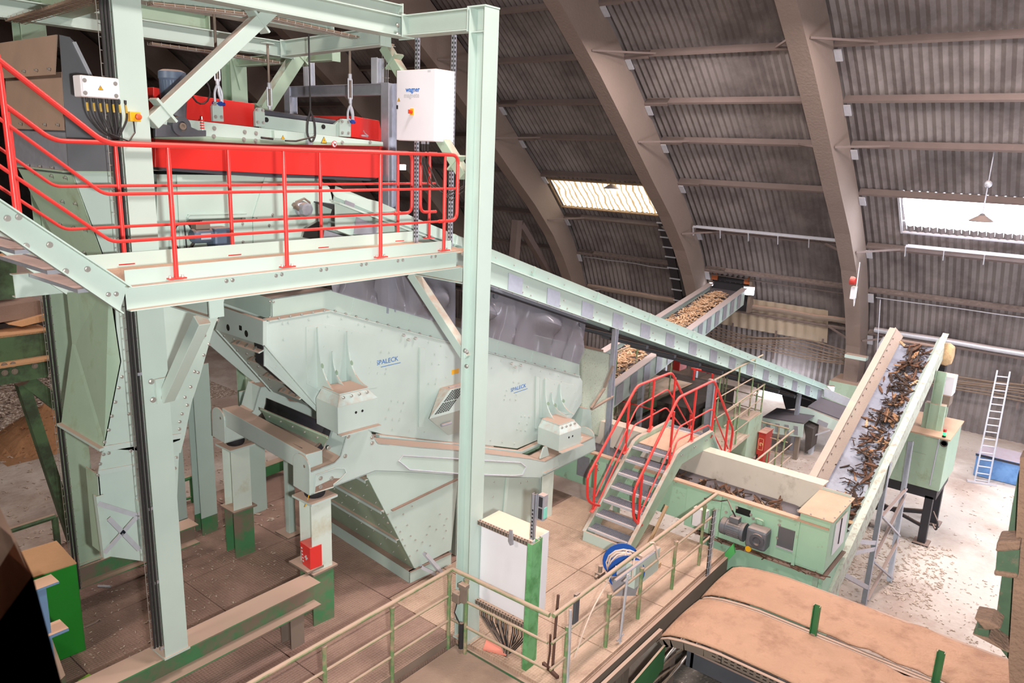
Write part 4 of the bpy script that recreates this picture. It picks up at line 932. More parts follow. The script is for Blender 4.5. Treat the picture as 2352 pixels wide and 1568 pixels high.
b = MB(); g0 = S(604, 793, KP)+SN*.03; b.prism([g0, S(610, 840, KP)+SN*.04, S(734, 945, KP)+SN*.04, S(745, 952, KP)+SN*.04, S(745, 940, KP)+SN*.04, S(620, 833, KP)+SN*.04, g0+V((.05, 0, 0))], SN*.2); obj('dark_gap_strip', b, M['rubber'], vs_m)  # dark gap beside the panel edge, drawn as a solid dark strip
# rubber lined trough and catch hopper under the end
tr = thing('catch_hopper', 'grey green catch hopper with a black rubber lip below the screen discharge', 'hopper', SP(5.9, 1.4, 1.6))
xt = sx(SP(5.85, 0, 0))
T = lambda u, v, x=5.95: P(u, v, n=SX, o=SP(x, 0, 0))
rows = []
for i in range(9):
    a = i/8*math.pi*.75
    rows.append([T(613, 914, 6.0)+V((0, 0, -.3*math.sin(a)))-SX*(.26*(1-math.cos(a))), T(760, 976, 6.0)+V((0, 0, -.3*math.sin(a)))-SX*(.26*(1-math.cos(a)))])
obj('rubber_lip', MB().sheet(rows), M['rubber'], tr, smooth=True, open_=True, solid=.012)
b = MB(); b.prism([T(596, 936, 5.75), T(754, 1004, 5.75), T(732, 1042, 5.95), T(700, 1050, 6.05), T(640, 1016, 6.05)], SX*.012); o = obj('sloped_plate', b, M['mint_old'], tr)
a, c, e, g = T(600, 940, 5.75), T(752, 1004, 5.75), T(705, 1046, 6.04), T(642, 1014, 6.04)
bolts(o, [lerp(lerp(a, c, x), lerp(g, e, x), y) for x in (.1, .3, .5, .7, .9) for y in (.15, .5, .85)], -SX, .011)
b = MB(); b.tube([a, c], .02, 6); obj('rim', b, M['mint_old'], tr)
b = MB(); b.prism([S(762, 978, .3), S(742, 1030, .3), S(722, 1050, .3), S(700, 1062, .3), S(708, 1048, .3), S(738, 1018, .3), S(752, 980, .3)], SN*.05); obj('rubber_edge', b, M['rubber'], tr)
# mounting brackets with curved gussets and spring skirts
def bracket(par, gl, mid, gr, skirt, k0, scale=1):
    """gl/gr: gusset (top on panel, foot), skirt: list of surveyed corners"""
    for (tu, tv), (fu, fv), w in (gl, gr, mid):
        tp = S(tu, tv, KP); xg_ = sx(tp); ft = P(fu, fv, n=SX, o=SP(xg_, 0, 0))
        ky = (ft-SO).dot(SN); kt = KP
        prof = []
        for i in range(9):
            t = i/8; prof.append(SP(xg_, kt-.04-(kt-.04-ky)*(1-math.cos(t*math.pi/2))**1.15, tp.z+(ft.z-tp.z)*math.sin(t*math.pi/2)**.9 if True else 0))
        prof += [SP(xg_, ky, ft.z-.03), SP(xg_, kt, ft.z-.03), SP(xg_, kt, tp.z)]
        b = MB(); b.prism([p-SX*w/2 for p in prof], SX*w); g = obj('gusset', b, M['mint_grey'], par, bevel=.003)
        c = SP(xg_-w/2-.002, kt-.14, lerp(tp, ft, .62).z); b = MB(); b.lathe(c, -SX, [(0, .035), (.002, .035)], 12); obj('gusset_hole', b, M['mint_old'], g)
B1 = thing('spring_bracket', 'left mint spring bracket with three curved gussets bolted to the screen panel', 'bracket', SP(6.2, .2, 2.6), 'screen spring brackets')
bracket(B1, ((727, 751), (780, 906), .02), ((761, 806), (806, 895), .016), ((795, 760), (845, 888), .02), None, 0)
def skirt(par, tl, tm, trr, bl_, bm, br, k, dep=.42):
    """near skirt: corner line tm-bm; front runs right to trr/br; side runs back to tl/bl"""
    cm, cb = S(*tm, k), S(*bm, k-.06); xm = sx(cm)
    f1, f2 = S(*trr, k), S(*br, k-.06)
    s1 = cm+SN*dep-SX*.0; s2 = cb+SN*dep+SN*.06
    zt, zb_ = (cm.z+f1.z)/2, (cb.z+f2.z)/2
    L = (f1-cm).dot(SX); 
    A = [cm, cm+SX*L, cm+SX*L+SN*dep, cm+SN*dep]; o = .09
    C = [p+V((0, 0, -.12))+v for p, v in zip(A, (-SX*o-SN*o, SX*o-SN*o, SX*o, -SX*o))]; Bq = [p+V((0, 0, zb_-zt)) for p in C]; Bq = [V((p.x, p.y, Bq[0].z)) for p in Bq]
    b = MB(); b.loft(A, C); b.loft(C, Bq); sk = obj('spring_skirt', b, M['mint_grey'], par, bevel=.004)
    b = MB(); b.obox(A[0]+V((0, 0, 0)), A[1]-A[0], A[3]-A[0], V((0, 0, .02))); obj('top_plate', b, M['mint_grey'], par, bevel=.003)
    b = MB(); fl_ = Bq; b.obox(fl_[0]-SN*.08-V((0, 0, .015)), fl_[1]-fl_[0], SN*.08, V((0, 0, .015))); obj('skirt_flange', b, M['mint_grey'], sk)
    bolts(sk, row(lerp(A[0], C[0], .25)-SN*.01, lerp(A[1], C[1], .25)-SN*.01, 4), -SN, .014)
    mid_ = lerp(C[0], C[1], .52)+V((0, 0, (Bq[0].z-C[0].z)*.35))
    for s in (-.05, .05):
        b = MB(); b.lathe(mid_+SX*s-SN*.001, -SN, [(0, .018), (.002, .018)], 10); obj('bolt_hole', b, M['black'], sk)
    return sk
skirt(B1, (748, 898), (780, 908), (846, 897), (734, 959), (778, 977), (872, 951), -.02)
B2 = thing('spring_bracket', 'right mint spring bracket with curved gussets near the red crossover stair', 'bracket', SP(10.9, .2, 1.2), 'screen spring brackets')
bracket(B2, ((1250, 868), (1283, 968), .02), ((1265, 900), (1303, 955), .016), ((1284, 880), (1318, 950), .02), None, 0)
skirt(B2, (1256, 970), (1285, 978), (1320, 965), (1247, 1002), (1286, 1020), (1337, 998), .0)
# logos
def logo(u0, v0, u1, k, lab):
    a, e = S(u0, v0, k-.002), S(u1, v0, k-.002); rv = (S(u1, v0-(13 if u0 < 1000 else 13)*.98, k-.002)-a).normalized()
    w_ = (S(u1, v0, k)-a).length; uv = SN.cross(rv) if SN.cross(rv).z > 0 else rv.cross(SN)
    text3(vs_m, 'SPALECK', a, rv, uv, w_/4.5, M['blue_print'], 'lettering', bold=.0, label=lab)
    b = MB(); b.obox(a-uv*w_*.1+rv*w_*.18, rv*w_*.8, uv*.008, -SN*.001); obj('slogan_line', b, M['blue_print'], vs_m)
logo(864, 839, 920, KP, 'left blue lettering on the panel'); logo(1173, 900, 1211, KP, 'right blue lettering on the panel')
b = splate([(1038, 850), (1054, 846), (1054, 856), (1038, 860)], KP-.003, .003); obj('yellow_label', b, M['yellow'], vs_m)
# exciter guard with vents
ge = thing('exciter_guard', 'mint guard box with two vent grilles on the screen side panel', 'guard box', SP(8.2, .35, 1.7))
KG = .25
gp_ = [S(1020, 889, KP), S(1003, 900, KG), S(985, 960, KG), S(1002, 985, KG), S(1034, 1003, KP), S(1030, 1000, KP+.0)]
base = [SP(sx(S(1010, 890, KP)), KP, S(1015, 889, KP).z), SP(sx(S(1010, 890, KP))-.05, KG, S(1003, 902, KG).z), SP(sx(S(985, 962, KG)), KG, S(985, 962, KG).z), SP(sx(S(1030, 1000, KP))+.0, KP, S(1030, 1000, KP).z)]
b = MB(); b.prism(base, SX*.62); obj('cover', b, M['mint_grey'], ge, bevel=.008)
rx, up_ = SX, (base[1]-base[2]).normalized(); nn_ = -rx.cross(up_); nn_ = nn_ if nn_.dot(SN) < 0 else -nn_
for t0_, t1_ in ((.55, .9), (.12, .46)):
    gr_ = MB(); fr0 = lerp(base[2], base[1], t0_); fr1 = lerp(base[2], base[1], t1_)
    for i in range(7):
        p = lerp(fr0, fr1, i/6)
        for j in range(6): gr_.obox(p+SX*(.06+j*.05)+nn_*.001, SX*.036, up_*.022, nn_*.003)
    obj('vent_grille', gr_, M['black'], ge)
for p, q_ in ((lerp(base[0], base[1], .5), 1), (lerp(base[3], base[2], .6), 1)):
    b = MB(); nx_ = V((0, 0, 1)) if p is not None else None; b.tube([p+SX*.06-SN*.03, p+SX*.26-SN*.03], .025, 8); obj('toggle_latch', b, M['galv'], ge, smooth=True)
# ------------------------------------------------------------------ subframe
sf = thing('screen_subframe', 'pale dusty steel subframe carrying the screen on rubber springs', 'steel frame', SP(8.4, 1.3, .9))
web = [(714, 1137), (714, 1083), (768, 1062), (782, 1048), (800, 985), (842, 976), (868, 1018), (905, 1022), (1053, 1034), (1216, 1053), (1252, 1060), (1300, 1035), (1364, 1004), (1367, 1034), (1239, 1098), (1193, 1097), (1053, 1093), (925, 1084), (862, 1082)]
slot = [(925, 1046), (1060, 1054), (1195, 1062), (1208, 1072), (1200, 1090), (1180, 1092), (1060, 1088), (940, 1078), (928, 1068), (915, 1058)]
for s in (0, D2):
    W = [S(u, v, 0)+SN*s for u, v in web]
    fw = obj('frame_web', MB().prism(W, SN*.02), M['mint_grey'], sf, bevel=.003)
    obj('frame_web', MB().prism([p+SN*.36 for p in W], SN*.02), M['mint_grey'], sf)
    b = MB()
    for i in (1, 6, 7, 8, 9, 10, 11): b.prism([W[i], W[i+1], W[i+1]+SN*.38, W[i]+SN*.38], (0, 0, -.014))
    b.prism([W[2], W[3], W[3]+SN*.38, W[2]+SN*.38], (0, 0, -.014)); b.prism([W[3], W[4], W[4]+SN*.38, W[3]+SN*.38], SX*.014); b.prism([W[4], W[5], W[5]+SN*.38, W[4]+SN*.38], (0, 0, -.014)); b.prism([W[5], W[6], W[6]+SN*.38, W[5]+SN*.38], -SX*.014)
    obj('top_flange', b, M['mint_grey'], sf)
    b = MB()
    for i in (13, 14, 15, 16, 17): b.prism([W[i], W[i+1], W[i+1]+SN*.38, W[i]+SN*.38], (0, 0, .014))
    b.prism([W[18], W[0], W[0]+SN*.38, W[18]+SN*.38], (0, 0, .014)); obj('bottom_flange', b, M['mint_grey'], sf)
    b = MB(); c0_, c1__ = W[0], W[1]; hgt = c1__.z-c0_.z
    rp_ = [c0_-V((0, 0, 0)), c1__+V((0, 0, .04))]; pr = [rp_[0], rp_[0]+SN*.4, rp_[1]+SN*.4]
    for i in range(1, 8): t = math.pi*i/8; pr.append(rp_[1]+SN*(.2+.2*math.cos(t))+V((0, 0, .14*math.sin(t))))
    pr.append(rp_[1]); b.prism(pr, -SX*.02); obj('end_plate', b, M['mint_grey'], sf, bevel=.003)
    b = MB(); b.lathe(rp_[1]+SN*.12-SX*.021+V((0, 0, .0)), -SX, [(0, .022), (.002, .022)], 12); obj('lifting_hole', b, M['dusty_metal'], sf)
    pr2 = []; e0_, e1_ = W[13], W[12]
    pr2 = [e0_, e0_+SN*.4, e1_+SN*.4+V((0, 0, .02))]
    for i in range(1, 8): t = math.pi*i/8; pr2.append(e1_+V((0, 0, .02))+SN*(.2+.2*math.cos(t))+V((0, 0, .12*math.sin(t))))
    pr2.append(e1_+V((0, 0, .02))); b = MB(); b.prism(pr2, SX*.02); obj('end_plate', b, M['mint_grey'], sf)
    if s == 0:
        bolts(fw, [S(u, v, -.002) for u, v in ((755, 1028), (793, 1047), (762, 1098), (737, 1098), (736, 1118), (855, 1004), (855, 1017), (800, 1002))], -SN, .02, .008)
        b = MB(); b.tube([S(u, v, -.008) for u, v in slot], .012, 6, True); obj('slot_rim', b, M['galv_light'], sf, smooth=True)
        b = MB(); b.prism([S(u, v, -.003) for u, v in slot], -SN*.001); obj('slot_cover', b, M['mint_clean'], sf)
        b = MB(); b.tube([S(u, v, -.008) for u, v in ((726, 1090), (770, 1075), (790, 1075), (795, 1085), (784, 1098), (766, 1112), (766, 1118), (722, 1132))], .01, 6, True); obj('hand_hole_rim', b, M['mint_grey'], sf, smooth=True)
        b = MB(); b.prism([S(u, v, -.002) for u, v in ((724, 1118), (766, 1098), (782, 1098), (766, 1112), (766, 1116), (722, 1132))], -SN*.001); obj('dust_patch', b, M['dust_dark'], sf)
        c = S(1252, 1040, .1); b = MB(); b.prism([c+SX*x+V((0, 0, z)) for x, z in ((-.12, -.08), (.12, -.08), (.06, .08), (.03, .12), (-.03, .12), (-.06, .08))], SN*.03); obj('lifting_eye', b, M['mint_grey'], sf, bevel=.004)
ct_ = S(452, 940, 0)
xc = sx(S(714, 1083, 0))+.12
zc = S(714, 1100, 0).z+.17
b = MB(); b.bar(SP(xc, .1, zc), SP(xc, D2+.1, zc), .24, .27); obj('cross_beam', b, M['mint_grey'], sf, bevel=.012)
b = MB(); xr = sx(S(1340, 1020, 0)); b.bar(SP(xr, .1, S(1340, 1020, 0).z), SP(xr, D2+.1, S(1340, 1020, 0).z), .2, .2); obj('cross_beam', b, M['mint_grey'], sf, bevel=.01)
b = splate([(1340, 938), (1357, 940), (1360, 990), (1333, 985)], .5, .3); obj('rear_post', b, M['mint'], sf)
# rubber springs and their columns
cols = [(sx(S(742, 1180, .0)), 0.02, S(740, 1152, 0).z, 'near left'), (sx(S(742, 1180, .0))+.05, D2+.0, S(740, 1152, 0).z, 'rear left'), (sx(S(1262, 1150, 0))-.02, .02, S(1258, 1084, 0).z, 'right')]
for x, k, zt, nm in cols:
    cw = .3
    c = SP(x, k+cw/2+.02, 0)
    r = thing('screen_column', {'near left': 'weathered mint and green column with a red box on its side, carrying the near spring', 'rear left': 'weathered mint and green column under the rear end of the cross beam', 'right': 'pale stained column under the right end of the screen frame'}[nm], 'steel column', (c.x, c.y, 0), 'screen columns')
    lo_ = .78 if nm != 'right' else .0
    if lo_:
        b = MB(); b.ibeam((c.x, c.y, 0), (c.x, c.y, lo_), cw+.02, cw+.02, .02, .012, SN); obj('lower_column', b, M['green_old'], r, label='old green lower column with rust')
        b = MB(); b.cbox((c.x, c.y, lo_+.012), cw+.1, cw+.1, .024); obj('joint_plate', b, M['dusty_metal'], r)
    b = MB(); b.ibeam((c.x, c.y, lo_), (c.x, c.y, zt), cw, cw, .018, .012, SN); o = obj('upper_column', b, mat('mint_stained', '#cfdcd4', .5, dust=.9, var=.05, col2='#b7ad8d', mixs=1.3, mixt=(.56, .75)) if 'mint_stained' not in M else M['mint_stained'], r, bevel=.003)
    b = MB(); b.cbox((c.x, c.y, zt+.015), cw+.12, cw+.12, .03); obj('head_plate', b, M['mint_grey'], r)
    sp = MB(); zb_ = {'near left': S(740, 1128, 0).z, 'rear left': S(740, 1128, 0).z, 'right': S(1258, 1072, 0).z+.08}[nm]
    hh = max(.1, zb_-zt-.03); sp.lathe((c.x, c.y, zt+.03), (0, 0, 1), [(0, .12), (hh*.2, .135), (hh*.5, .14), (hh*.8, .135), (hh, .12)], 20); obj('rubber_spring', sp, M['rubber'], r, smooth=True)
# red first aid box on the near column
x, k = cols[0][0], .02
fb = thing('extinguisher_box', 'small red safety box with white marks on the side of the near spring column', 'box', S(722, 1305, .1))
c = P(728, 1290, n=SX, o=SP(x-.15, 0, 0)); zt, zb_ = P(725, 1262, n=SX, o=SP(x-.15, 0, 0)).z, P(735, 1318, n=SX, o=SP(x-.15, 0, 0)).z
o_ = SP(x-.19, .03, zb_); b = MB(); b.prism([o_, o_+SN*.2, o_+SN*.26+V((0, 0, zt-zb_)), o_+V((0, 0, zt-zb_))], SX*.18); obj('housing', b, M['red_rail'], fb, bevel=.008)
b = MB(); ce = o_+SN*.1-SX*.001+V((0, 0, (zt-zb_)*.45)); b.obox(ce-SN*.012-V((0, 0, .035)), SN*.024, V((0, 0, .07)), -SX*.001); b.obox(ce-SN*.035-V((0, 0, .012)), SN*.07, V((0, 0, .024)), -SX*.001); obj('white_cross', b, M['white_plastic'], fb)
b = MB()
for i in range(5): b.obox(o_+SN*(.16+.008*i)-SX*.001+V((0, 0, .05+i*.045)), SN*.03, V((0, 0, .022)), -SX*.001)
obj('white_marks', b, M['white_plastic'], fb)
b = MB(); b.box((o_.x-.06, o_.y-.02, zb_-.03), (o_.x+.2, o_.y+.4, zb_)); obj('shelf', b, M['dusty_metal'], fb)
b = MB(); w0 = S(712, 1125, .1); b.tube([w0, w0+V((-.02, .02, -.12)), w0+V((-.05, .05, -.24)), w0+V((.05, .1, -.18)), w0+V((.14, .12, -.15))], .006, 6); single('earth_wire', b, M['yellow'], 'thin yellow wire hanging below the frame end at the near column', 'wire')
# slim tube post on the deck between the columns
b = MB(); tp_ = P(668, 1222, z=0)
r = thing('tube_post', 'slim square mint post on a dusty base plate behind the near spring column', 'post', (tp_.x, tp_.y, 0))
b.cbox((tp_.x, tp_.y, .8), .12, .12, 1.6); obj('tube', b, M['mint'], r, bevel=.006); b = MB(); b.cbox((tp_.x, tp_.y, .012), .36, .36, .024); obj('base_plate', b, M['dusty_metal'], r)
for (u, v), h_, w_, lab in (((588, 1170), 2.2, .3, 'wide pale mint post behind the cross beam, near the green ladder'), ((402, 1196), 2.8, .3, 'pale mint post just right of the tall left column, behind it'), ((473, 1180), 2.6, .28, 'pale mint post with a small bracket beside the rear spring column')):
    c = P(u, v, z=.3 if u < 480 else 0); r = thing('frame_post', lab, 'post', (c.x, c.y, c.z), 'posts under the chute')
    b = MB(); b.ibeam((c.x, c.y, c.z), (c.x, c.y, c.z+h_), w_*.8, w_, .016, .012, (0, 1, 0)); obj('shaft', b, M['mint'], r)
    if c.z > .1:
        b = MB(); b.ibeam((c.x, c.y, 0), (c.x, c.y, c.z), w_*.8, w_, .016, .012, (0, 1, 0)); obj('stub', b, M['green_old'], r)
# ------------------------------------------------------------------ hoppers under the screen
uh = thing('underflow_hopper', 'large mint underflow hopper under the screen, with a sloped left side', 'hopper', SP(7.5, .8, 0))
fr_ = [S(u, v, 0.02) for u, v in ((840, 1060), (1056, 1060), (1036, 1262), (951, 1306), (843, 1097))]
o = obj('front_wall', MB().prism(fr_, SN*.012), M['mint'], uh)
bolts(o, [S(u, v, 0.018) for u, v in ((880, 1175), (890, 1180), (946, 1162), (926, 1180), (909, 1210), (919, 1220), (987, 1208), (1002, 1215), (980, 1227), (943, 1230), (954, 1239), (924, 1238), (988, 1252), (930, 1252), (958, 1263), (941, 1276), (970, 1244), (1026, 1190), (1024, 1218), (1018, 1235), (935, 1205), (1010, 1180), (890, 1200), (1020, 1205))], -SN, .009)
WD = 2.3
p, q_ = S(843, 1097, .02), S(951, 1306, .02); 
o = obj('sloped_side', MB().prism([p, q_, q_+SN*WD, p+SN*WD], SX*.012), M['mint_old'], uh)
bolts(o, [lerp(p, q_, a)+SN*b_*WD-SX*.004 for a in (.1, .28, .44, .6, .76, .92) for b_ in (.05, .18, .32, .46, .6)], (q_-p).cross(SN) if (q_-p).cross(SN).x < 0 else -(q_-p).cross(SN), .009)
for t in (.02, .34, .66):
    a = lerp(p, q_, t); b = MB(); b.obox(a-SX*.05, SN*WD, SX*.05, V((0, 0, .012))); b.obox(a-SX*.05-V((0, 0, .04)), SN*WD, SX*.006, V((0, 0, .05))); obj('angle_rib', b, M['mint_grey'], uh)
zs = q_.z; b0 = SP(sx(q_)-.12, -.03, 0); 
b = MB(); x0, x1 = sx(q_)-.1, sx(S(1036, 1290, 0)); b.prism([SP(x0, -.0, -.0), SP(x1, -.0, -.0), SP(x1, .0, zs), SP(x0, .0, zs)], SN*.012); b.prism([SP(x0, 0, 0), SP(x0, 0, zs), SP(x0, WD+.1, zs), SP(x0, WD+.1, 0)], SX*.012); obj('outlet_skirt', b, M['mint'], uh)
b = MB(); b.prism([SP(x0, 0, zs-.005), SP(x0+.12, 0, zs-.005), SP(x0+.12, WD, zs-.005), SP(x0, WD, zs-.005)], (0, 0, .008)); b.prism([SP(x0, -.02, zs-.005), SP(x1, -.02, zs-.005), SP(x1, .03, zs-.005), SP(x0, .03, zs-.005)], (0, 0, .008)); obj('ledge', b, M['dust_dark'], uh)
b = MB(); a, c = S(900, 1172, -.02), S(1050, 1100, -.02); b.bar(a, c, .05, .012); obj('seam_angle', b, M['dust_dark'], uh)
for a, c in (((972, 1268), (1012, 1306)), ((985, 1262), (1025, 1300))):
    pass
b = MB(); b.chan(S(978, 1268, -.06), S(1016, 1312, -.16), .1, .05, .008, -SN); obj('angle_brace', b, M['galv_light'], uh)
b = MB(); b.chan(S(968, 1298, -.02), S(1000, 1314, -.12), .08, .05, .008, -SN); obj('angle_brace', b, M['galv_light'], uh)
uh2 = thing('underflow_hopper', 'second mint hopper under the right half of the screen, beside the tall right column', 'hopper', SP(9.3, .8, 0))
o = obj('front_wall', MB().prism([S(u, v, .12) for u, v in ((1050, 1090), (1238, 1095), (1236, 1192), (1110, 1290), (1050, 1320))], SN*.012), M['mint'], uh2)
obj('side_wall', MB().prism([SP(sx(S(1050, 1090, .12)), .12, .02), SP(sx(S(1050, 1090, .12)), .12, 1.4), SP(sx(S(1050, 1090, .12)), 2.3, 1.4), SP(sx(S(1050, 1090, .12)), 2.3, .02)], SX*.012), M['mint'], uh2)
b = MB(); b.bar(S(1166, 1095, .1), S(1158, 1180, .1), .06, .02, SN); obj('wall_rib', b, M['mint_clean'], uh2)
bolts(o, [S(u, v, .118) for u, v in ((1134, 1106), (1195, 1109), (1132, 1140), (1166, 1110), (1161, 1150), (1210, 1105), (1229, 1130), (1160, 1168))], -SN, .009)
# ------------------------------------------------------------------ translucent curtains
cm = bpy.data.materials.new('curtain_film'); cm.use_nodes = True; nt = cm.node_tree; b_ = nt.nodes['Principled BSDF']; b_.inputs['Base Color'].default_value = lin('#b9b9c6'); b_.inputs['Roughness'].default_value = .16
tr_ = nt.nodes.new('ShaderNodeBsdfTransparent'); tr_.inputs[0].default_value = lin('#b4b4c0'); mx = nt.nodes.new('ShaderNodeMixShader'); mx.inputs[0].default_value = .36; L = nt.links
L.new(tr_.outputs[0], mx.inputs[1]); L.new(b_.outputs[0], mx.inputs[2]); L.new(mx.outputs[0], nt.nodes['Material Output'].inputs[0]); M['curtain_film'] = cm
def curtain(label, top, bot, k, seed, n=44, m=18):
    rg = random.Random(seed); A0, A1 = S(*top[0], k), S(*top[1], k); B0, B1 = S(*bot[0], k), S(*bot[1], k); rows = []
    fol = [(rg.uniform(.05, .95), rg.uniform(.02, .05), rg.uniform(.5, 1.2)*rg.choice((-1, 1)), rg.uniform(-.15, .15)) for _ in range(11)]
    pock = [(rg.uniform(.1, .9), rg.uniform(.3, .6), rg.uniform(.06, .11)) for _ in range(3)]
    for i in range(m+1):
        t = i/m; r_ = []
        for j in range(n+1):
            s = j/n; p = lerp(lerp(A0, A1, s), lerp(B0, B1, s), t); d_ = 0
            for c, w_, h_, sl_ in fol: d_ += .075*h_*math.exp(-((s-c-sl_*t)/w_)**2)*(.3+.7*t)
            for c, y, w_ in pock: d_ -= .2*math.exp(-((s-c)/w_)**2-((t-y)/.2)**2)
            r_.append(p+SN*d_*min(1, t*3+.05))
        rows.append(r_)
    r = thing('dust_curtain', label, 'curtain', lerp(B0, B1, .5), 'translucent dust curtains')
    obj('film', MB().sheet(rows), M['curtain_film'], r, smooth=True, open_=True)
    b = MB(); b.bar(A0-SN*.02+V((0, 0, .01)), A1-SN*.02+V((0, 0, .01)), .02, .05); rl = obj('clamp_rail', b, M['galv_light'], r)
    bolts(rl, [p-SN*.03 for p in row(A0, A1, 10)], -SN, .01)
    return r
curtain('wrinkled translucent dust curtain right of the tall right column, hung from the long conveyor', ((1060, 632), (1347, 733)), ((1058, 755), (1331, 836)), .38, 5)
curtain('translucent dust curtain between the service platform and the screen hood', ((755, 560), (1046, 625)), ((760, 668), (1046, 752)), .5, 9)
# ------------------------------------------------------------------ long troughed conveyor feeding the screen
KC = .25; WC = 1.35
lv = thing('belt_conveyor', 'long mint belt conveyor with grey side covers descending to the right behind the screen', 'conveyor', SP(13, .9, 1.2))
def ln(a, b_):
    p, q_ = S(*a, KC), S(*b_, KC); xa_, xb_ = sx(p), sx(q_); return lambda x: p.z+(q_.z-p.z)*(x-xa_)/(xb_-xa_)
ztop = ln((1128, 572), (1750, 824)); zled = ln((1128, 604), (1750, 841)); zbot = ln((1124, 653), (1836, 903))
XA, XB = sx(S(770, 470, KC)), sx(S(1893, 910, KC))
xm_ = [XA+(XB-XA)*i/6 for i in range(7)]
b = MB(); b.prism([SP(XA, KC, zled(XA)), SP(XB, KC, zled(XB)), SP(XB, KC, zbot(XB)), SP(XA, KC, zbot(XA))], SN*.015); sd = obj('side_plate', b, M['mint'], lv)
b = MB(); b.prism([SP(XA, KC+.05, zled(XA)), SP(XB, KC+.05, zled(XB)), SP(XB, KC-.02, ztop(XB)), SP(XA, KC-.02, ztop(XA))], SN*.012); obj('side_board', b, M['mint'], lv)
b = MB(); b.prism([SP(XA, KC-.1, zled(XA)), SP(XB, KC-.1, zled(XB)), SP(XB, KC+.1, zled(XB)+.02), SP(XA, KC+.1, zled(XA)+.02)], V((0, 0, .025))); obj('side_ledge', b, M['mint_clean'], lv)
b = MB(); b.prism([SP(XA, KC-.05, zbot(XA)), SP(XB, KC-.05, zbot(XB)), SP(XB, KC+.06, zbot(XB)), SP(XA, KC+.06, zbot(XA))], V((0, 0, .012))); obj('bottom_flange', b, M['mint_clean'], lv)
b = MB(); b.prism([SP(XA, KC+WC, zled(XA)), SP(XB, KC+WC, zled(XB)), SP(XB, KC+WC, zbot(XB)), SP(XA, KC+WC, zbot(XA))], SN*.015); obj('side_plate', b, M['mint'], lv)
b = MB(); b.prism([SP(XA, KC+WC-.05, zled(XA)), SP(XB, KC+WC-.05, zled(XB)), SP(XB, KC+WC+.02, ztop(XB)), SP(XA, KC+WC+.02, ztop(XA))], SN*.012); obj('side_board', b, M['mint'], lv)
b = MB(); b.prism([SP(XA, KC+.06, zled(XA)-.02), SP(XB, KC+.06, zled(XB)-.02), SP(XB, KC+WC-.06, zled(XB)-.02), SP(XA, KC+WC-.06, zled(XA)-.02)], V((0, 0, .015))); obj('carrying_belt', b, M['belt'], lv)
b = MB(); b.prism([SP(XA+1, KC+.08, zbot(XA+1)-.1), SP(XB, KC+.08, zbot(XB)-.1), SP(XB, KC+WC-.08, zbot(XB)-.1), SP(XA+1, KC+WC-.08, zbot(XA+1)-.1)], V((0, 0, .03))); obj('return_belt', b, M['rubber'], lv)
x = XA+2.2
b_pts = []
while x < XB-.3:
    z = (zled(x)+zbot(x))/2; h_ = (zled(x)-zbot(x))
    b = MB(); sl = (zbot(XB)-zbot(XA))/(XB-XA); p = SP(x, KC-.004, zbot(x)+.02); b.prism([p, SP(x+.33, KC-.004, zbot(x+.33)+.02), SP(x+.33, KC-.004, zled(x+.33)-.05), SP(x, KC-.004, zled(x)-.05)], -SN*.006); obj('side_cover', b, M['galv'], lv)
    b_pts += [SP(x+.35+.1*j, KC-.002, zbot(x+.35+.1*j)+.06+.12*(j % 2)) for j in range(3)]
    x += .95
bolts(sd, b_pts[:60], -SN, .012)
for i in range(9):
    x = XA+2+i*1.75
    if x < XB: b = MB(); b.bar(SP(x, KC+.03, zled(x)), SP(x, KC-.025, ztop(x)), .06, .012, SX); obj('board_rib', b, M['mint'], lv)
bolts(lv, [SP(XA+1.6+i*.42, KC-.0, (zled(XA+1.6+i*.42)+ztop(XA+1.6+i*.42))/2) for i in range(30)], -SN, .01)
for i in range(12):
    x = XA+3+i*1.1; b = MB(); b.cyl(SP(x, KC+.1, zbot(x)-.13), SP(x, KC+WC-.1, zbot(x)-.13), .05, 10); obj('return_roller', b, M['steel_dark'], lv, smooth=True)
b = MB(); b.cyl(SP(XB, KC+.06, zbot(XB)+.08), SP(XB, KC+WC-.06, zbot(XB)+.08), .2, 16); obj('tail_pulley', b, M['rubber'], lv, smooth=True)
b = MB(); b.prism([SP(XB, KC-.01, ztop(XB)), SP(XB+.55, KC-.01, ztop(XB)-.3), SP(XB+.55, KC-.01, zbot(XB)-.35), SP(XB, KC-.01, zbot(XB))], SN*(WC+.02)); obj('end_housing', b, M['mint_old'], lv)
# boxed-in upper part beside the feed hopper
b = MB(); b.prism([S(u, v, KC-.02) for u, v in ((762, 436), (870, 463), (1000, 520), (1060, 546), (1062, 566), (985, 540), (770, 452))], SN*.02); obj('upper_cover', b, M['mint_clean'], lv)
for pts_ in (((793, 459), (815, 468), (812, 480), (791, 471)), ((818, 498), (866, 518), (864, 545), (812, 536)), ((745, 528), (808, 548), (742, 552))):
    b = MB(); b.prism([S(u, v, KC-.03) for u, v in pts_], -SN*.004); obj('grey_cover', b, M['galv'], lv)
b = MB(); b.prism([S(u, v, KC-.035) for u, v in ((695, 545), (700, 526), (730, 508), (735, 512), (733, 552))], -SN*.02); obj('inspection_opening', b, M['black'], lv)
def leg(label, x, zt, zb_, w, k, m='galv', cat='support post', braces=()):
    c = SP(x, k, zb_); r = thing('conveyor_support', label, cat, c, 'conveyor legs'); b = MB(); b.ibeam(c, SP(x, k, zt), w, w, .01, .008, SX); obj('post', b, M[m], r)
    b = MB(); b.cbox(c+V((0, 0, .01)), w+.12, w+.12, .02); obj('base_plate', b, M[m], r); return r
xl_ = sx(S(1840, 905, KC)); leg('slim galvanized leg near the low end of the long conveyor', xl_, zbot(xl_), GZ, .1, KC+.05)
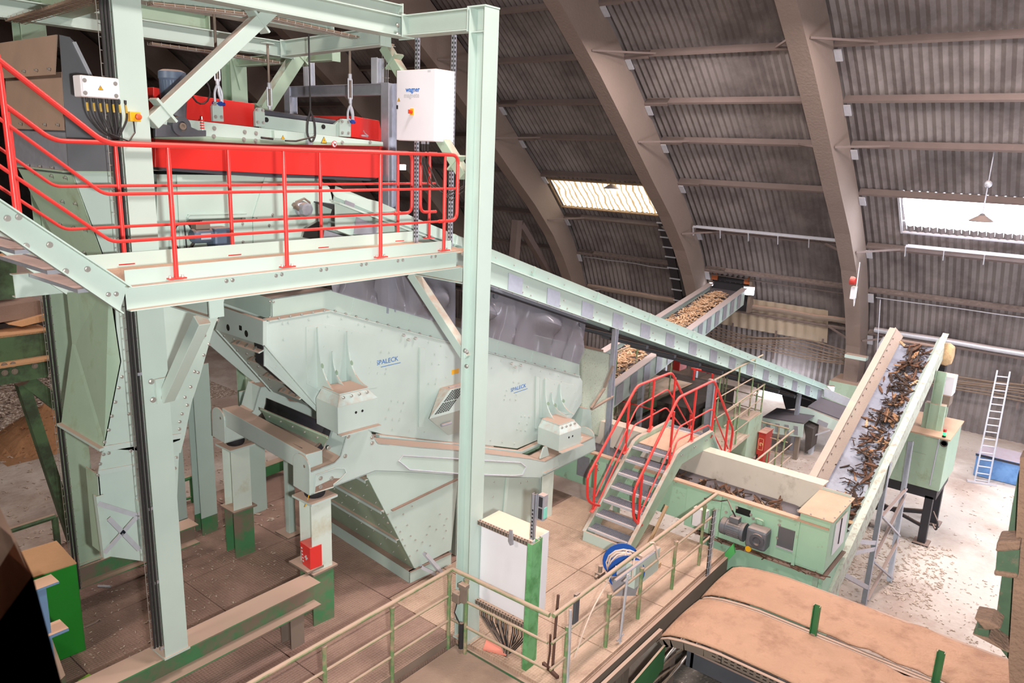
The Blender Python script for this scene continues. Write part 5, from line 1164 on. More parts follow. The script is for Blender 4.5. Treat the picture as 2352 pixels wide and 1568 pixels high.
xl_ = sx(S(1412, 752, KC)); r = leg('galvanized leg of the long conveyor beside the speckled green discharge box', xl_, zbot(xl_), .0, .09, KC-.02)
for a, c in (((1408, 840), (1388, 890)), ((1388, 892), (1358, 937)), ((1358, 940), (1408, 910))):
    b = MB(); b.bar(S(*a, KC-.05), S(*c, KC-.05), .05, .03); obj('strap', b, M['dusty_metal'], r)
# speckled discharge box behind the right bracket
mat('speckled', '#b4c0b0', .8, var=.08, vscale=2, col2='#8c857b', mixs=34, mixt=(.55, .7), bump=.2)
db = thing('discharge_box', 'speckled dusty green discharge box at the right end of the screen', 'hopper', SP(12.3, 1.2, 0))
b = MB(); b.prism([S(u, v, .75) for u, v in ((1338, 797), (1385, 808), (1412, 815), (1410, 985), (1396, 1010), (1336, 990))], SN*1.3); obj('housing', b, M['speckled'], db, bevel=.03)
b = MB(); b.prism([S(u, v, .74) for u, v in ((1340, 792), (1386, 803), (1386, 808), (1340, 798))], SN*.1); obj('dark_rim', b, M['dust_dark'], db)

# ------------------------------------------------------------------ wood pieces
rw = random.Random(7)
wood_m = [mat('wood_%d' % i, c, .85, var=.15, vscale=9, col2=c2, mixs=12, mixt=(.45, .65)) for i, (c, c2) in enumerate((('#6f4d3a', '#3b2a22'), ('#ab8260', '#6b4c36'), ('#4c3a30', '#2a211d'), ('#cbaa88', '#97724f')))]
wood_me = []
for k in range(14):
    L_ = rw.uniform(.14, .34); w_ = rw.uniform(.022, .055); t_ = rw.uniform(.012, .03); n = 5; rows = []
    mb = MB(); ring = []; bend = rw.uniform(-.03, .03)
    for i in range(n+1):
        s = i/n; ww = w_*(1-.75*max(0, (s-.6)/.4)**1.3)*(1-.5*max(0, (.2-s)/.2))*rw.uniform(.8, 1.1); cx = (s-.5)*L_; cz = bend*math.sin(s*math.pi)+rw.uniform(-.004, .004)
        ring.append([V((cx, -ww/2, cz-t_/2)), V((cx, ww/2, cz-t_/2*rw.uniform(.4, 1))), V((cx, ww/2*rw.uniform(.6, 1), cz+t_/2)), V((cx, -ww/2, cz+t_/2*rw.uniform(.5, 1)))])
    for i in range(n): o_ = len(mb.v); mb.add(ring[i]+ring[i+1], [(0, 1, 5, 4), (1, 2, 6, 5), (2, 3, 7, 6), (3, 0, 4, 7)])
    mb.add(ring[0], [(0, 1, 2, 3)]); mb.add(ring[-1], [(3, 2, 1, 0)])
    me = bpy.data.meshes.new('wood_piece'); me.from_pydata([tuple(v) for v in mb.v], [], mb.f); me.materials.append(wood_m[(0, 1, 0, 2, 1, 0, 2, 3, 0, 2, 1, 0, 2, 2)[k]]); wood_me.append(me)
def wood(p, nrm, label, group, sc=1.0, tilt=.35):
    o = bpy.data.objects.new('wood_piece', rw.choice(wood_me)); COL.objects.link(o); o.location = V(p)
    n = V(nrm)+V((rw.gauss(0, tilt), rw.gauss(0, tilt), 0)); q_ = n.normalized().to_track_quat('Z', 'Y'); o.rotation_mode = 'QUATERNION'
    from mathutils import Quaternion
    o.rotation_quaternion = q_ @ Quaternion((0, 0, 1), rw.uniform(0, 6.28)); s = sc*rw.uniform(.75, 1.25); o.scale = (s, s, s)
    return tag(o, label, 'wood piece', group)
# ------------------------------------------------------------------ inclined conveyor with waste wood
ic = thing('inclined_conveyor', 'inclined belt conveyor carrying waste wood up to the right', 'conveyor', (15.5, 3.2, -.2))
yR, yL = 2.75, 3.78; sl = .452; zt_ = lambda x: -.34+sl*(x-12.07)
X0, X1 = 11.75, 18.95
up = V((-sl, 0, 1)).normalized(); dx = V((1, 0, sl)).normalized()
def I(x, y, h): return V((x, y, zt_(x)))+up*h
mat('board_dusty', '#b8a69a', .85, var=.07, vscale=2, col2='#a8b3a0', mixs=1.4, mixt=(.6, .75), bump=.3)
mat('board_green', '#c3cabb', .7, var=.07, vscale=2, col2='#a1978a', mixs=9, mixt=(.5, .66), bump=.3)
b = MB(); b.prism([I(X0, yL-.02, .02), I(X1-.05, yL-.02, .02), I(X1-.05, yL-.19, -.2), I(X0, yL-.19, -.2)], V((0, .012, .0))); b.prism([I(X0, yL-.05, .02), I(X1-.1, yL-.05, .02), I(X1-.1, yL+.09, .02), I(X0, yL+.09, .02)], up*.012); bl_ = obj('left_board', b, M['board_dusty'], ic)
bolts(bl_, [I(X0+1.3+i*.22, yL-.07, -.03) for i in range(26)], V((0, -1, .5)), .01, m=M['dusty_metal'])
b = MB(); b.prism([I(X0, yR+.02, .02), I(X1, yR+.02, .02), I(X1, yR+.16, -.2), I(X0, yR+.16, -.2)], V((0, -.012, .0))); obj('right_board', b, M['mint'], ic)
b = MB(); b.prism([I(X0, yR-.07, .02), I(X1, yR-.07, .02), I(X1, yR+.05, .02), I(X0, yR+.05, .02)], up*.012); b.prism([I(X0, yR-.06, .02), I(X1-.3, yR-.06, .02), I(X1-.3, yR-.06, -.3), I(X0, yR-.06, -.3)], (0, .012, 0)); obj('right_side_plate', b, M['board_green'], ic)
b = MB(); b.prism([I(X0, yL+.03, .0), I(X1-.3, yL+.03, 0), I(X1-.3, yL+.03, -.34), I(X0, yL+.03, -.34)], (0, .012, 0)); obj('left_side_plate', b, M['board_green'], ic)
mat('belt_blue', '#858a99', .42, var=.08, vscale=2.5, col2='#6d6f7c', mixs=2, mixt=(.45, .6), bump=.1)
rows = [[I(X0+(X1-.25-X0)*i/20, yR+.13+(yL-yR-.29)*j/8, -.2-.05*math.sin(math.pi*j/8)) for j in range(9)] for i in range(21)]
obj('carrying_belt', MB().sheet(rows), M['belt_blue'], ic, smooth=True, open_=True, solid=.012)
b = MB(); b.prism([I(X0, yR+.1, -.42), I(X1-.2, yR+.1, -.42), I(X1-.2, yL-.1, -.42), I(X0, yL-.1, -.42)], up*.012); obj('return_belt', b, M['rubber'], ic)
b = MB(); b.cyl(I(X1-.2, yR+.06, -.31), I(X1-.2, yL-.1, -.31), .12, 16); obj('head_pulley', b, M['rubber'], ic, smooth=True)
for z_ in (0, -.34):
    pass
b = MB(); b.bar(I(X0, yR-.02, -.36), I(X1-.3, yR-.02, -.36), .08, .12, up); obj('stringer', b, M['board_green'], ic); b = MB(); b.bar(I(X0, yL, -.36), I(X1-.3, yL, -.36), .08, .12, up); obj('stringer', b, M['board_green'], ic)
def pz(u, v): return P(u, v, z=GZ+.0)
la, lb = pz(1990, 1388), pz(2048, 1338)
ta = P(2048, 1060, y=yR-.08); tb_ = P(2098, 1015, y=yR-.08)
for a, t in ((la, ta), (lb, tb_)):
    b = MB(); b.angle(a, t, .1, .012, (0, 1, 0)); obj('leg', b, M['galv'], ic)
for a, t in ((la, I(13.7, yL, -.36)), (lb, I(15, yL, -.36))):
    b = MB(); b.angle(V((a.x-.2, yL+.3, GZ)), t, .1, .012, (0, 1, 0)); obj('leg', b, M['galv'], ic)
for f0, f1 in ((.03, .3), (.3, .03), (.33, .62), (.62, .33), (.62, .66)):
    b = MB(); b.bar(lerp(la, ta, f0), lerp(lb, tb_, f1), .06, .03); obj('truss_bar', b, M['galv'], ic)
b = MB(); c = lerp(lerp(la, ta, .3), lerp(lb, tb_, .3), .5)
for f0, t in ((.1, I(12.6, yR, -.4)), (.38, I(13.0, yR, -.38)), (.42, I(13.3, yR, -.4))):
    b = MB(); b.angle(lerp(la, ta, f0), t, .08, .01); obj('truss_bar', b, M['galv'], ic)
WL = 'splintered piece of waste wood lying on the inclined conveyor belt'; WG = 'waste wood on the inclined conveyor'
clusters = [(12.75, 3.0, .4, 22), (13.45, 3.08, .28, 36), (13.95, 3.03, .2, 18), (14.6, 3.06, .25, 12), (15.05, 3.08, .2, 10), (15.6, 3.1, .25, 20), (16.2, 3.12, .25, 20), (16.8, 3.15, .25, 18), (17.35, 3.16, .25, 18), (17.9, 3.18, .28, 20), (18.4, 3.2, .25, 12)]
for cx, cy, sp, n in clusters:
    for i in range(n):
        x = cx+rw.gauss(0, sp*.62); y = min(yL-.25, max(yR+.14, cy+rw.gauss(0, .13))); d_ = math.hypot((x-cx)/sp, (y-cy)/.2); x = min(X1-.35, max(12.3, x))
        wood(I(x, y, -.215+rw.uniform(0, .13)*max(0, 1.3-d_)+.015), up, WL, WG, 1.3, .4)
for u, v in ((2030, 872), (2022, 895), (1998, 937), (1993, 964), (1920, 1060), (1888, 1112), (1936, 1138), (1905, 1075), (1985, 980), (1940, 1072), (2015, 1000), (1960, 1085)):
    p = P(u, v, n=up, o=I(15, 3.2, -.225)); wood(p+up*.02, up, WL, WG, 1.0, .12)
b = MB()
for cx, cy, sp, n in clusters:
    for i in range(n*3):
        x = min(X1-.35, max(12.3, cx+rw.gauss(0, sp*.8))); y = min(yL-.25, max(yR+.14, cy+rw.gauss(0, .16))); p = I(x, y, -.225+rw.uniform(0, .06)); a = rw.uniform(0, 6.28); d_ = V((math.cos(a), math.sin(a), rw.uniform(-.2, .6)))*rw.uniform(.03, .1); b.bar(p-d_, p+d_, rw.uniform(.012, .03), .012)
tag(obj('wood_splinters', b, wood_m[2]), 'small dark splinters and fines between the wood pieces on the inclined conveyor', 'splinters', None, 'stuff')
# ------------------------------------------------------------------ collecting conveyor with gear motor
cc = thing('collecting_conveyor', 'mint flat conveyor with waste wood passing under the red crossover stair', 'conveyor', (12.1, 6, .05))
xn, xf, y0_, y1_ = 11.6, 12.65, 2.76, 9.6
zn = .85
mat('mint_worn', '#a8cfb4', .5, dust=.9, var=.05, col2='#8c927a', mixs=4, mixt=(.58, .72))
nl = [P(u, v, x=xn) for u, v in ((1535, 1097), (1836, 1189))]
b = MB(); b.box((xn, y0_+.95, .14), (xn+.015, y1_, zn)); b.box((xn-.03, y0_, .07), (xn+.012, y0_+2.4, zn)); ns = obj('near_side', b, M['mint_worn'], cc, bevel=.003)
b = MB(); b.box((xn-.07, y0_, zn-.01), (xn+.05, y1_, zn+.02)); obj('near_ledge', b, M['dust'], cc)
b = MB(); b.prism([(xf, y0_+.46, zn+.22), (xf, y1_, zn+.22), (xf+.32, y1_, zn+.2), (xf+.32, y0_+.46, zn+.2)], (0, 0, .012)); b.prism([(xf, y0_+.46, zn+.22), (xf, y1_, zn+.22), (xf-.06, y1_, zn-.25), (xf-.06, y0_+.46, zn-.25)], (.012, 0, 0)); mat('cover_pale', '#cfc4b8', .7, dust=.6, dcol='#d2bba6', var=.06, col2='#a09488', mixs=2, mixt=(.55, .72)); obj('far_cover', b, M['cover_pale'], cc)
b = MB(); b.box((xf, y0_, .05), (xf+.02, y1_, zn+.2)); obj('far_side', b, M['mint'], cc)
b = MB(); b.box((xn+.06, y0_+.85, zn-.24), (xf-.08, y1_, zn-.225)); b.cyl((xn+.06, y0_+.85, zn-.4), (xf-.08, y0_+.85, zn-.4), .175, 20); obj('belt', b, M['belt'], cc, smooth=True)
b = MB(); b.box((xn+.05, y0_+.5, .1), (xf-.05, y0_+.6, zn-.3)); obj('inner_plate', b, M['mint_old'], cc)
b = MB(); b.box((xn-.04, y0_-.012, .1), (xf+.02, y0_+.46, zn+.14)); hd = obj('head_box', b, M['mint_worn'], cc, bevel=.004)
b = MB(); b.box((xn-.08, y0_-.05, zn+.14), (xf+.05, y0_+.5, zn+.155)); hl = obj('head_lid', b, M['dust'], cc, label='dusty pink brown lid')
bolts(hl, row((xn-.04, y0_-.02, zn+.155), (xf, y0_-.02, zn+.155), 4)+row((xn-.05, y0_, zn+.155), (xn-.05, y0_+.6, zn+.155), 3), (0, 0, 1), .012)
b = MB(); b.box((xn+.25, y0_-.03, .3), (xf-.2, y0_-.015, .85)); obj('head_window', b, M['white_paint'], cc)
b = MB(); b.box((xn+.5, y0_-.04, .4), (xn+.53, y0_-.03, .85)); obj('flap_slot', b, M['black'], cc)
b = MB(); b.prism([(xn-.05, y0_+.5, .3), (xn-.05, y0_+.76, .3), (xn-.05, y0_+.76, .64), (xn-.05, y0_+.5, .64)], (.015, 0, 0)); wp = obj('grey_window', b, M['galv_dark'], cc)
b = MB(); b.box((xn-.06, y0_+.49, .28), (xn-.03, y0_+.77, .3)); obj('window_sill', b, M['galv_light'], wp)
for y in (y0_+.44, y0_+1.75): b = MB(); b.box((xn-.06, y, .05), (xn-.028, y+.05, zn)); obj('side_rib', b, M['mint_worn'], cc)
b = MB(); b.box((xn-.035, y0_+1.25, .62), (xn-.03, y0_+1.5, .74)); obj('slot', b, M['black'], cc)
b = MB(); b.tube(rnd([(xn-.05, y0_+1.0, .55), (xn-.12, y0_+1.0, .68), (xn-.12, y0_+1.13, .68), (xn-.05, y0_+1.13, .55)], .03), .02, 6); obj('lifting_bow', b, M['mint_worn'], cc, smooth=True)
b = MB()
for i in range(2): b.tube([(xn-.03, y0_+1.4+.1*i, .35), (xn-.06, y0_+1.42+.1*i, .6)], .012, 6)
obj('grease_pipe', b, M['galv'], cc)
bolts(ns, [P(u, v, x=xn-.033) for u, v in ((1790, 1205), (1786, 1235), (1725, 1182), (1730, 1190), (1700, 1200), (1668, 1176), (1655, 1200), (1692, 1165))]+[V((xn-.002, y, z)) for y in (5.6, 5.75, 5.9, 7.0, 7.15, 8.0) for z in (.55, .68)], (-1, 0, 0), .018)
for y in (5.9, 6.55, 7.2, 7.9): b = MB(); b.box((xn-.006, y, .3), (xn, y+.28, .72)); obj('side_cover', b, M['galv'], cc)
for y in (4.5, 6.6, 8.8):
    for x in (xn+.1, xf-.1): b = MB(); b.box((x-.05, y-.05, GZ), (x+.05, y+.05, .2)); obj('leg', b, M['mint_old'], cc)
# base box under the head
bb = thing('transfer_box', 'mint transfer box under the collecting conveyor head, behind the dusty covers', 'box', (12.1, 3.6, GZ))
b = MB(); b.prism([(xn-.02, y0_+.0, .02), (xn-.02, y0_+2.0, .02), (xn-.02, y0_+2.0, -1.2), (xn-.02, y0_-.1, -1.2)], (1.0, 0, 0)); obj('housing', b, M['mint_worn'], bb, bevel=.01)
b = MB(); b.box((xn-.1, y0_-.05, .02), (xf, y0_+2.2, .045)); obj('ledge', b, M['dust_dark'], bb)
for y in (y0_+.05, y0_+1.95):
    b = MB(); b.box((xn-.05, y, GZ), (xn+.05, y+.08, .0)); obj('leg', b, M['mint_old'], bb)
b = MB()
for i in range(60):
    y = y0_+rw.uniform(0, 2.1); p = V((xn-.06+rw.uniform(-.05, .05), y, .055)); b.bar(p, p+V((rw.uniform(-.08, .05), rw.uniform(-.2, .2), rw.uniform(-.05, .05))), .012, .012)
obj('wood_splinters', b, wood_m[0], bb)['kind'] = 'stuff'
bsg = P(1620, 1340, z=-.3); b = MB(); b.prism([P(u, v, x=11.45) for u, v in ((1618, 1328), (1686, 1246), (1690, 1268), (1640, 1322), (1622, 1345))], (-.04, 0, 0)); single('guide_plate', b, mat('bright_green', '#63c46f', .5, var=.04), 'bright green sloping guide plate left of the transfer box', 'plate')
# gear motor
gm = thing('gear_motor', 'grey gear motor flanged to the side of the collecting conveyor', 'motor', P(1710, 1240, x=11.45))
xg_ = 11.42; a = P(1657, 1203, x=xg_); c = P(1712, 1226, x=xg_); e = P(1742, 1232, x=xg_)
yy0, yy1 = a.y, c.y; zc_ = (a.z+c.z)/2+.01
R_ = .145
prof = [(0, R_*.8), (.02, R_*.98), (.1, R_), (.11, R_*.93), ((a-c).length-.05, R_*.93), ((a-c).length-.04, R_*1.08), ((a-c).length, R_*1.08)]
b = MB(); b.lathe((xg_, yy0, zc_), (0, -1, 0), prof, 22); mm = obj('motor_body', b, M['motor_grey'], gm, smooth=True)
b = MB()
for k in range(22): t = 2*math.pi*k/22; b.bar((xg_+R_*.96*math.cos(t), yy0-.13, zc_+R_*.96*math.sin(t)), (xg_+R_*.96*math.cos(t), yy1+.07, zc_+R_*.96*math.sin(t)), .02, .008, (math.cos(t), 0, math.sin(t)))
obj('cooling_fins', b, M['motor_grey'], mm)
b = MB(); b.cbox((xg_-.02, lerp(a, c, .55).y, zc_+R_+.04), .14, .16, .09); obj('terminal_box', b, M['motor_grey'], mm, bevel=.008)
b = MB(); b.cbox((xg_, e.y, zc_-.0), .26, .34, .36); gcs = obj('gear_case', b, M['motor_grey'], gm, bevel=.05)
b = MB(); b.lathe((xg_-.13, e.y-.03, zc_), (-1, 0, 0), [(0, .12), (.03, .12), (.035, .07), (.01, .05), (.01, .03)], 20); obj('hollow_shaft', b, M['steel_dark'], gcs, smooth=True)
b = MB(); b.lathe((xg_-.1, e.y+.1, zc_-.2), (-1, 0, 0), [(0, .05), (.03, .05)], 14); obj('yellow_cap', b, M['yellow'], gcs)
b = MB(); t0 = V((xg_-.02, lerp(a, c, .55).y, zc_+R_+.08)); b.tube([t0, t0+V((-.05, .05, .12)), t0+V((.1, .2, .2)), V((xn-.06, a.y+.1, .75)), V((xn-.06, a.y+.4, .7))], .012, 6); obj('cable', b, M['cable'], gm, smooth=True)
CLb = 'broken piece of waste wood lying on the flat collecting conveyor'; CG = 'waste wood on the collecting conveyor'
for cy, n, sp in ((3.9, 16, .16), (4.5, 16, .22), (5.0, 13, .22), (5.7, 9, .2), (6.5, 6, .25), (7.6, 8, .35), (8.4, 8, .4)):
    for i in range(n):
        d_ = rw.gauss(0, 1); x = min(xf-.15, max(xn+.12, xn+.48+rw.gauss(0, .14))); y = max(y0_+.9, cy+d_*sp)
        wood((x, y, zn-.22+.02+rw.uniform(0, .1)*max(0, 1.2-abs(d_))), (0, 0, 1), CLb, CG, 1.25, .4)
# ------------------------------------------------------------------ far chip conveyor through the wall
fc_ = thing('chip_conveyor', 'far conveyor heaped with pale wood chips entering through the lit wall opening', 'conveyor', (21, 10, 0))
vd = (P(2273, 251, z=0)-CAM) if False else None
dv = (_f+RT*((2273-1176)/FPX)+UP*((784-251)/FPX)).normalized()
xo = 25.3
Ra, La = P(1712, 664, x=xo), P(1640, 652, x=xo+.3)
wv = V((0, La.y-Ra.y, 0)).normalized(); wl = abs(La.y-Ra.y); La = Ra+wv*wl
L0 = 13.0
def Fc(s, w, h): return Ra-dv*(s*L0)+wv*(w*wl)+V((0, 0, h))
b = MB(); b.prism([Fc(0, 0, 0), Fc(1, 0, 0), Fc(1, 0, -.55), Fc(0, 0, -.55)], wv*.02); obj('near_side', b, M['mint'], fc_)
b = MB(); b.prism([Fc(0, -.06, .02), Fc(1, -.06, .02), Fc(1, .1, .02), Fc(0, .1, .02)], (0, 0, .02)); b.prism([Fc(0, .9, .02), Fc(1, .9, .02), Fc(1, 1.06, .02), Fc(0, 1.06, .02)], (0, 0, .02)); obj('side_ledges', b, M['galv_light'], fc_)
b = MB(); b.prism([Fc(0, 1, .02), Fc(1, 1, .02), Fc(1, 1, -.55), Fc(0, 1, -.55)], wv*.02); obj('far_side', b, M['mint'], fc_)
b = MB(); b.prism([Fc(-.02, .03, -.2), Fc(1, .03, -.2), Fc(1, .97, -.2), Fc(-.02, .97, -.2)], (0, 0, .02)); obj('belt', b, M['belt'], fc_)
for i in range(14): b = MB(); b.prism([Fc(.04+i*.065, -.012, -.06), Fc(.072+i*.065, -.012, -.06), Fc(.072+i*.065, -.012, -.5), Fc(.04+i*.065, -.012, -.5)], -wv*.006); obj('side_cover', b, M['galv'], fc_)
for s in (.35, .7):
    p = Fc(s, .1, -.55); b = MB(); b.box((p.x-.06, p.y-.06, GZ), (p.x+.06, p.y+.06, p.z)); b.box((p.x-.06, p.y+wl*.8-.06, GZ), (p.x+.06, p.y+wl*.8+.06, p.z)); obj('trestle', b, M['galv'], fc_)
mat('chips_pale', '#e4c3a2', .9, var=.2, vscale=16, col2='#b98a63', mixs=22)
b = MB()
for i in range(1500):
    s = rw.uniform(.06, 1); w = min(.9, max(.1, rw.gauss(.52, .17))); hgt = -.16+.18*(1-abs(w-.5)*2.2)*rw.uniform(.3, 1.1); p = Fc(s, w, hgt); a = rw.uniform(0, 6.28); d_ = V((math.cos(a), math.sin(a), rw.uniform(-.35, .35)))*rw.uniform(.05, .16)
    b.bar(p-d_, p+d_, rw.uniform(.02, .045), .012)
tag(obj('wood_chips', b, M['chips_pale']), 'heap of pale wood chips carried on the far conveyor', 'wood chips', None, 'stuff')
# lit opening in the wall around its head
r = thing('wall_hatch', 'dark hatch in the wall where the chip conveyor comes in', 'hatch', P(1690, 720, x=26.0))
a, c = P(1622, 690, x=26.15), P(1728, 645, x=26.15); h0, h1 = a.z-.2, c.z+.3
b = MB(); b.box((26.15, c.y, h1-.12), (26.5, a.y, h1)); b.box((26.15, a.y-.1, h0), (26.5, a.y, h1)); b.box((26.15, c.y, h0), (26.5, c.y+.1, h1)); obj('frame', b, M['dusty_metal'], r)
b = MB(); b.box((26.32, c.y+.1, h0), (26.36, a.y-.1, h1-.12)); obj('dark_recess', b, M['black_steel'], r)
for k in range(5): b = MB(); y = lerp(a, c, .1+.2*k).y; b.box((26.2, y-.16, h1-.45), (26.215, y+.16, h1-.12)); obj('rubber_strip', b, mat('strip_orange', '#b8643a', .6) if k in (0, 4) and 'strip_orange' not in M else M['strip_orange'] if k in (0, 4) else M['rubber'], r)
emis('lamp_white', '#f2f5ff', 26)
def lamp(name, label, c, d, s, m='lamp_white', hs=1):
    r = thing(name, label, 'lamp', V(c), 'working lamps'); b = MB(); d = V(d).normalized(); b.bar(V(c)-d*.1, V(c), s, s*.8); obj('housing', b, M['black_steel'], r); b = MB(); b.bar(V(c)+d*.001, V(c)+d*.012, s*.9, s*.7); obj('lamp_glass', b, M[m], r); return r
lamp('flood_light', 'bright lamp at the right of the chip conveyor hatch', P(1720, 668, x=26.0), (-.9, -.5, -.1), .4)
lamp('flood_light', 'lamp at the left of the chip conveyor hatch', P(1634, 652, x=26.0), (-.9, .3, -.3), .14)
lamp('flood_light', 'lamp glowing behind the galvanized post under the white cabinet', P(925, 384, y=16.5), (-.5, -.85, -.1), .2)
# ------------------------------------------------------------------ crossover stair with red rails
cs = thing('crossover_stair', 'mint crossover stair with grating treads leading over the collecting conveyor', 'stair', (11.5, 5.8, 0))
yl_, yr_ = 6.2, 5.42
ql = lambda u, v: P(u, v, y=yl_); qr = lambda u, v: P(u, v, y=yr_)
A = qr(1440, 1262); A.z = 0; B = qr(1556, 1040); Cq = qr(1630, 991); D = qr(1668, 1070)
zpl = (B.z+Cq.z)/2-.05; xb_, xc_ = B.x, Cq.x
x0s = ql(1340, 1228).x
x0s = (x0s+A.x)/2
xe_ = xc_+1.0; ze_ = -1.45
hS = .24
for y, s in ((yl_, 1), (yr_, -1)):
    pts = [(x0s, 0.0), (x0s, .16), (xb_-.12, zpl+.06), (xb_+.05, zpl+.1), (xc_, zpl+.1), (xe_+.35, -.25), (xe_+.12, -.25), (xc_-.16, zpl-hS), (xb_+.2, zpl-hS), (x0s+.3, 0)]
    b = MB(); b.prism([(x, y, z) for x, z in pts], (0, .012*s, 0)); o = obj('stringer', b, M['mint_old'], cs, bevel=.002)
    b = MB()
    for (xa_, za_), (xc2, zc2) in ((pts[1], pts[2]), (pts[2], pts[3]), (pts[3], pts[4]), (pts[4], pts[5])):
        b.bar((xa_, y+.03*s, za_), (xc2, y+.03*s, zc2), .065, .012, (-(zc2-za_), 0, xc2-xa_))
    obj('stringer_flange', b, M['mint'], cs)
    if s < 0: bolts(o, [V((lerp((xb_, 0, 0), (xc_, 0, 0), t).x, y-.013, zpl-.05)) for t in (.1, .14, .5, .54, .86, .9)]+[V((xc_+.15+.14*i, y-.013, zpl-.2-.3*i)) for i in range(5)], (0, -1, 0), .014)
nT = 7; tr_l = [(1348, 1215), (1367, 1180), (1383, 1146), (1401, 1114), (1419, 1083), (1434, 1052), (1450, 1023)]
mat('grating', '#9a9ca8', .5, .4, dust=.3, var=.1, lo=.7)
def tread(x, z, d=.25, y0=yr_+.012, y1=yl_-.012):
    b = MB(); b.bar((x, y0, z), (x, y1, z), .012, .04); b.bar((x+d, y0, z), (x+d, y1, z), .008, .035)
    n = int((y1-y0)/.034)
    for i in range(n+1): y = y0+(y1-y0)*i/n; b.box((x, y-.0025, z-.015), (x+d, y+.0025, z+.015))
    for k in range(1, 8): b.box((x+d*k/8-.002, y0, z-.006), (x+d*k/8+.002, y1, z+.015))
    t = obj('tread', b, M['grating'], cs)
    b = MB(); b.box((x-.012, y0, z-.02), (x+.03, y1, z+.021)); obj('nosing', b, M['galv_light'], t)
zs_ = []
for i, (u, v) in enumerate(tr_l):
    p = ql(u, v); t = i/(nT-1); x = x0s+.06+t*(xb_-x0s-.28); z = .2+t*(zpl-.02-.2)
    tread(x, z)
b = MB(); b.box((x0s-.02, yr_-.02, .0), (x0s+.02, yl_+.03, .17)); obj('foot_plate', b, M['mint'], cs)
b = MB(); b.box((xb_, yr_+.01, zpl), (xc_-.2, yl_-.01, zpl+.012)); obj('landing_plate', b, M['dust'], cs, label='dusty landing plate')
tread(xc_-.2, zpl, .2)
for i in range(4): tread(xc_+.1+.2*i, zpl-.25-.28*i, .2)
# stair railings
def stairrail(label, q, hr, mids, posts, y):
    up_ = [q(*p) for p in hr]
    r = thing('stair_railing', label, 'railing', (q(*hr[0]).x, y, .3), 'red stair railings')
    b = MB(); b.tube(rnd(up_, .12, 5), .024, 10); obj('handrail', b, M['red_rail'], r, smooth=True)
    for m_ in mids: b = MB(); b.tube(rnd([q(*p) for p in m_], .1, 4), .014, 8); obj('mid_rail', b, M['red_rail'], r, smooth=True)
    for a, c in posts:
        a, c = q(*a), q(*c); a.x = c.x = (a.x+c.x)/2; b = MB(); b.cyl(a, c, .022, 10); o = obj('post', b, M['red_rail'], r, smooth=True); b = MB(); b.bar(a-V((.06, 0, .04)), a+V((.06, 0, .04)), .07, .012); obj('foot_plate', b, M['red_rail'], o)
stairrail('red railing on the near side of the crossover stair', qr, [(1474, 1205), (1466, 1203), (1455, 1190), (1455, 1140), (1460, 1118), (1558, 913), (1640, 873), (1682, 982), (1683, 990), (1677, 1035), (1668, 1042)],
          [[(1470, 1180), (1552, 1000), (1560, 980), (1636, 938), (1672, 1030)], [(1476, 1195), (1545, 1045), (1556, 1010), (1628, 975), (1664, 1045)]],
          [((1464, 1213), (1476, 1090)), ((1537, 1068), (1547, 945)), ((1587, 1010), (1600, 893)), ((1634, 998), (1645, 890)), ((1662, 1060), (1672, 965))], yr_)
stairrail('red railing on the far side of the crossover stair', ql, [(1376, 1160), (1364, 1158), (1349, 1148), (1349, 1100), (1354, 1086), (1463, 886), (1543, 855), (1592, 957), (1594, 965)],
          [[(1368, 1140), (1458, 945), (1466, 932), (1534, 893), (1580, 975)], [(1374, 1155), (1450, 990), (1458, 975), (1530, 935), (1570, 985)]],
          [((1360, 1170), (1372, 1065)), ((1436, 1035), (1446, 918)), ((1492, 985), (1504, 870)), ((1545, 950), (1550, 868)), ((1580, 985), (1590, 950))], yl_)
# ------------------------------------------------------------------ green deck railings
def flatpost(mb, p, h, r=.021): r = .026; mb.cyl(p, V(p)+V((0, 0, h-.09)), r, 10); mb.cyl(V(p)+V((0, 0, h-.09)), V(p)+V((0, 0, h)), r, 10, r*1.35)
def grail(label, pts, xs_posts, mids=(.73, .37), top=1.1, m='green_rail', group='green deck railings', r=.029, z0=0, toe=False, endext=0):
    R_ = thing('guard_railing', label, 'railing', pts[0], group)
    P3 = [V(p) for p in pts]
    b = MB(); b.tube([p+V((0, 0, top)) for p in P3], r, 10); obj('handrail', b, M[m], R_, smooth=True)
    for h in mids: b = MB(); b.tube([p+V((0, 0, h)) for p in P3], .018, 8); obj('mid_rail', b, M[m], R_, smooth=True)
    for p in xs_posts: b = MB(); flatpost(b, V(p), top); obj('post', b, M[m], R_, smooth=True)
    if toe: b = MB(); b.bar(P3[0]+V((0, 0, .06)), P3[-1]+V((0, 0, .06)), .008, .12); obj('toe_board', b, M['dusty_metal'], R_)
    return R_
xs1 = [P(u, v, z=1.1).x for u, v in ((745, 1474), (902, 1385))]
grail('worn green railing along the front walkway, ending in front of the tall right column', [(1.6, 5.97, 0), (6.46, 5.97, 0)], [(x, 5.97, -.05) for x in (2.3, 3.5)+tuple(xs1)+(6.42,)], toe=True)
grail('short worn green railing in front of the white cable panel', [(6.47, 5.95, 0), (6.5, 4.44, 0)], [(6.475, 5.72, -.05)])
xs3 = [P(u, v, z=1.1).x for u, v in ((1310, 1388), (1407, 1316), (1490, 1263), (1563, 1202))]
grail('long dusty green railing above the trench, with a cable reel on it', [(6.52, 4.4, 0), (11.0, 4.4, 0)], [(x, 4.4, -.3) for x in xs3]+[(10.6, 4.4, -.05)])
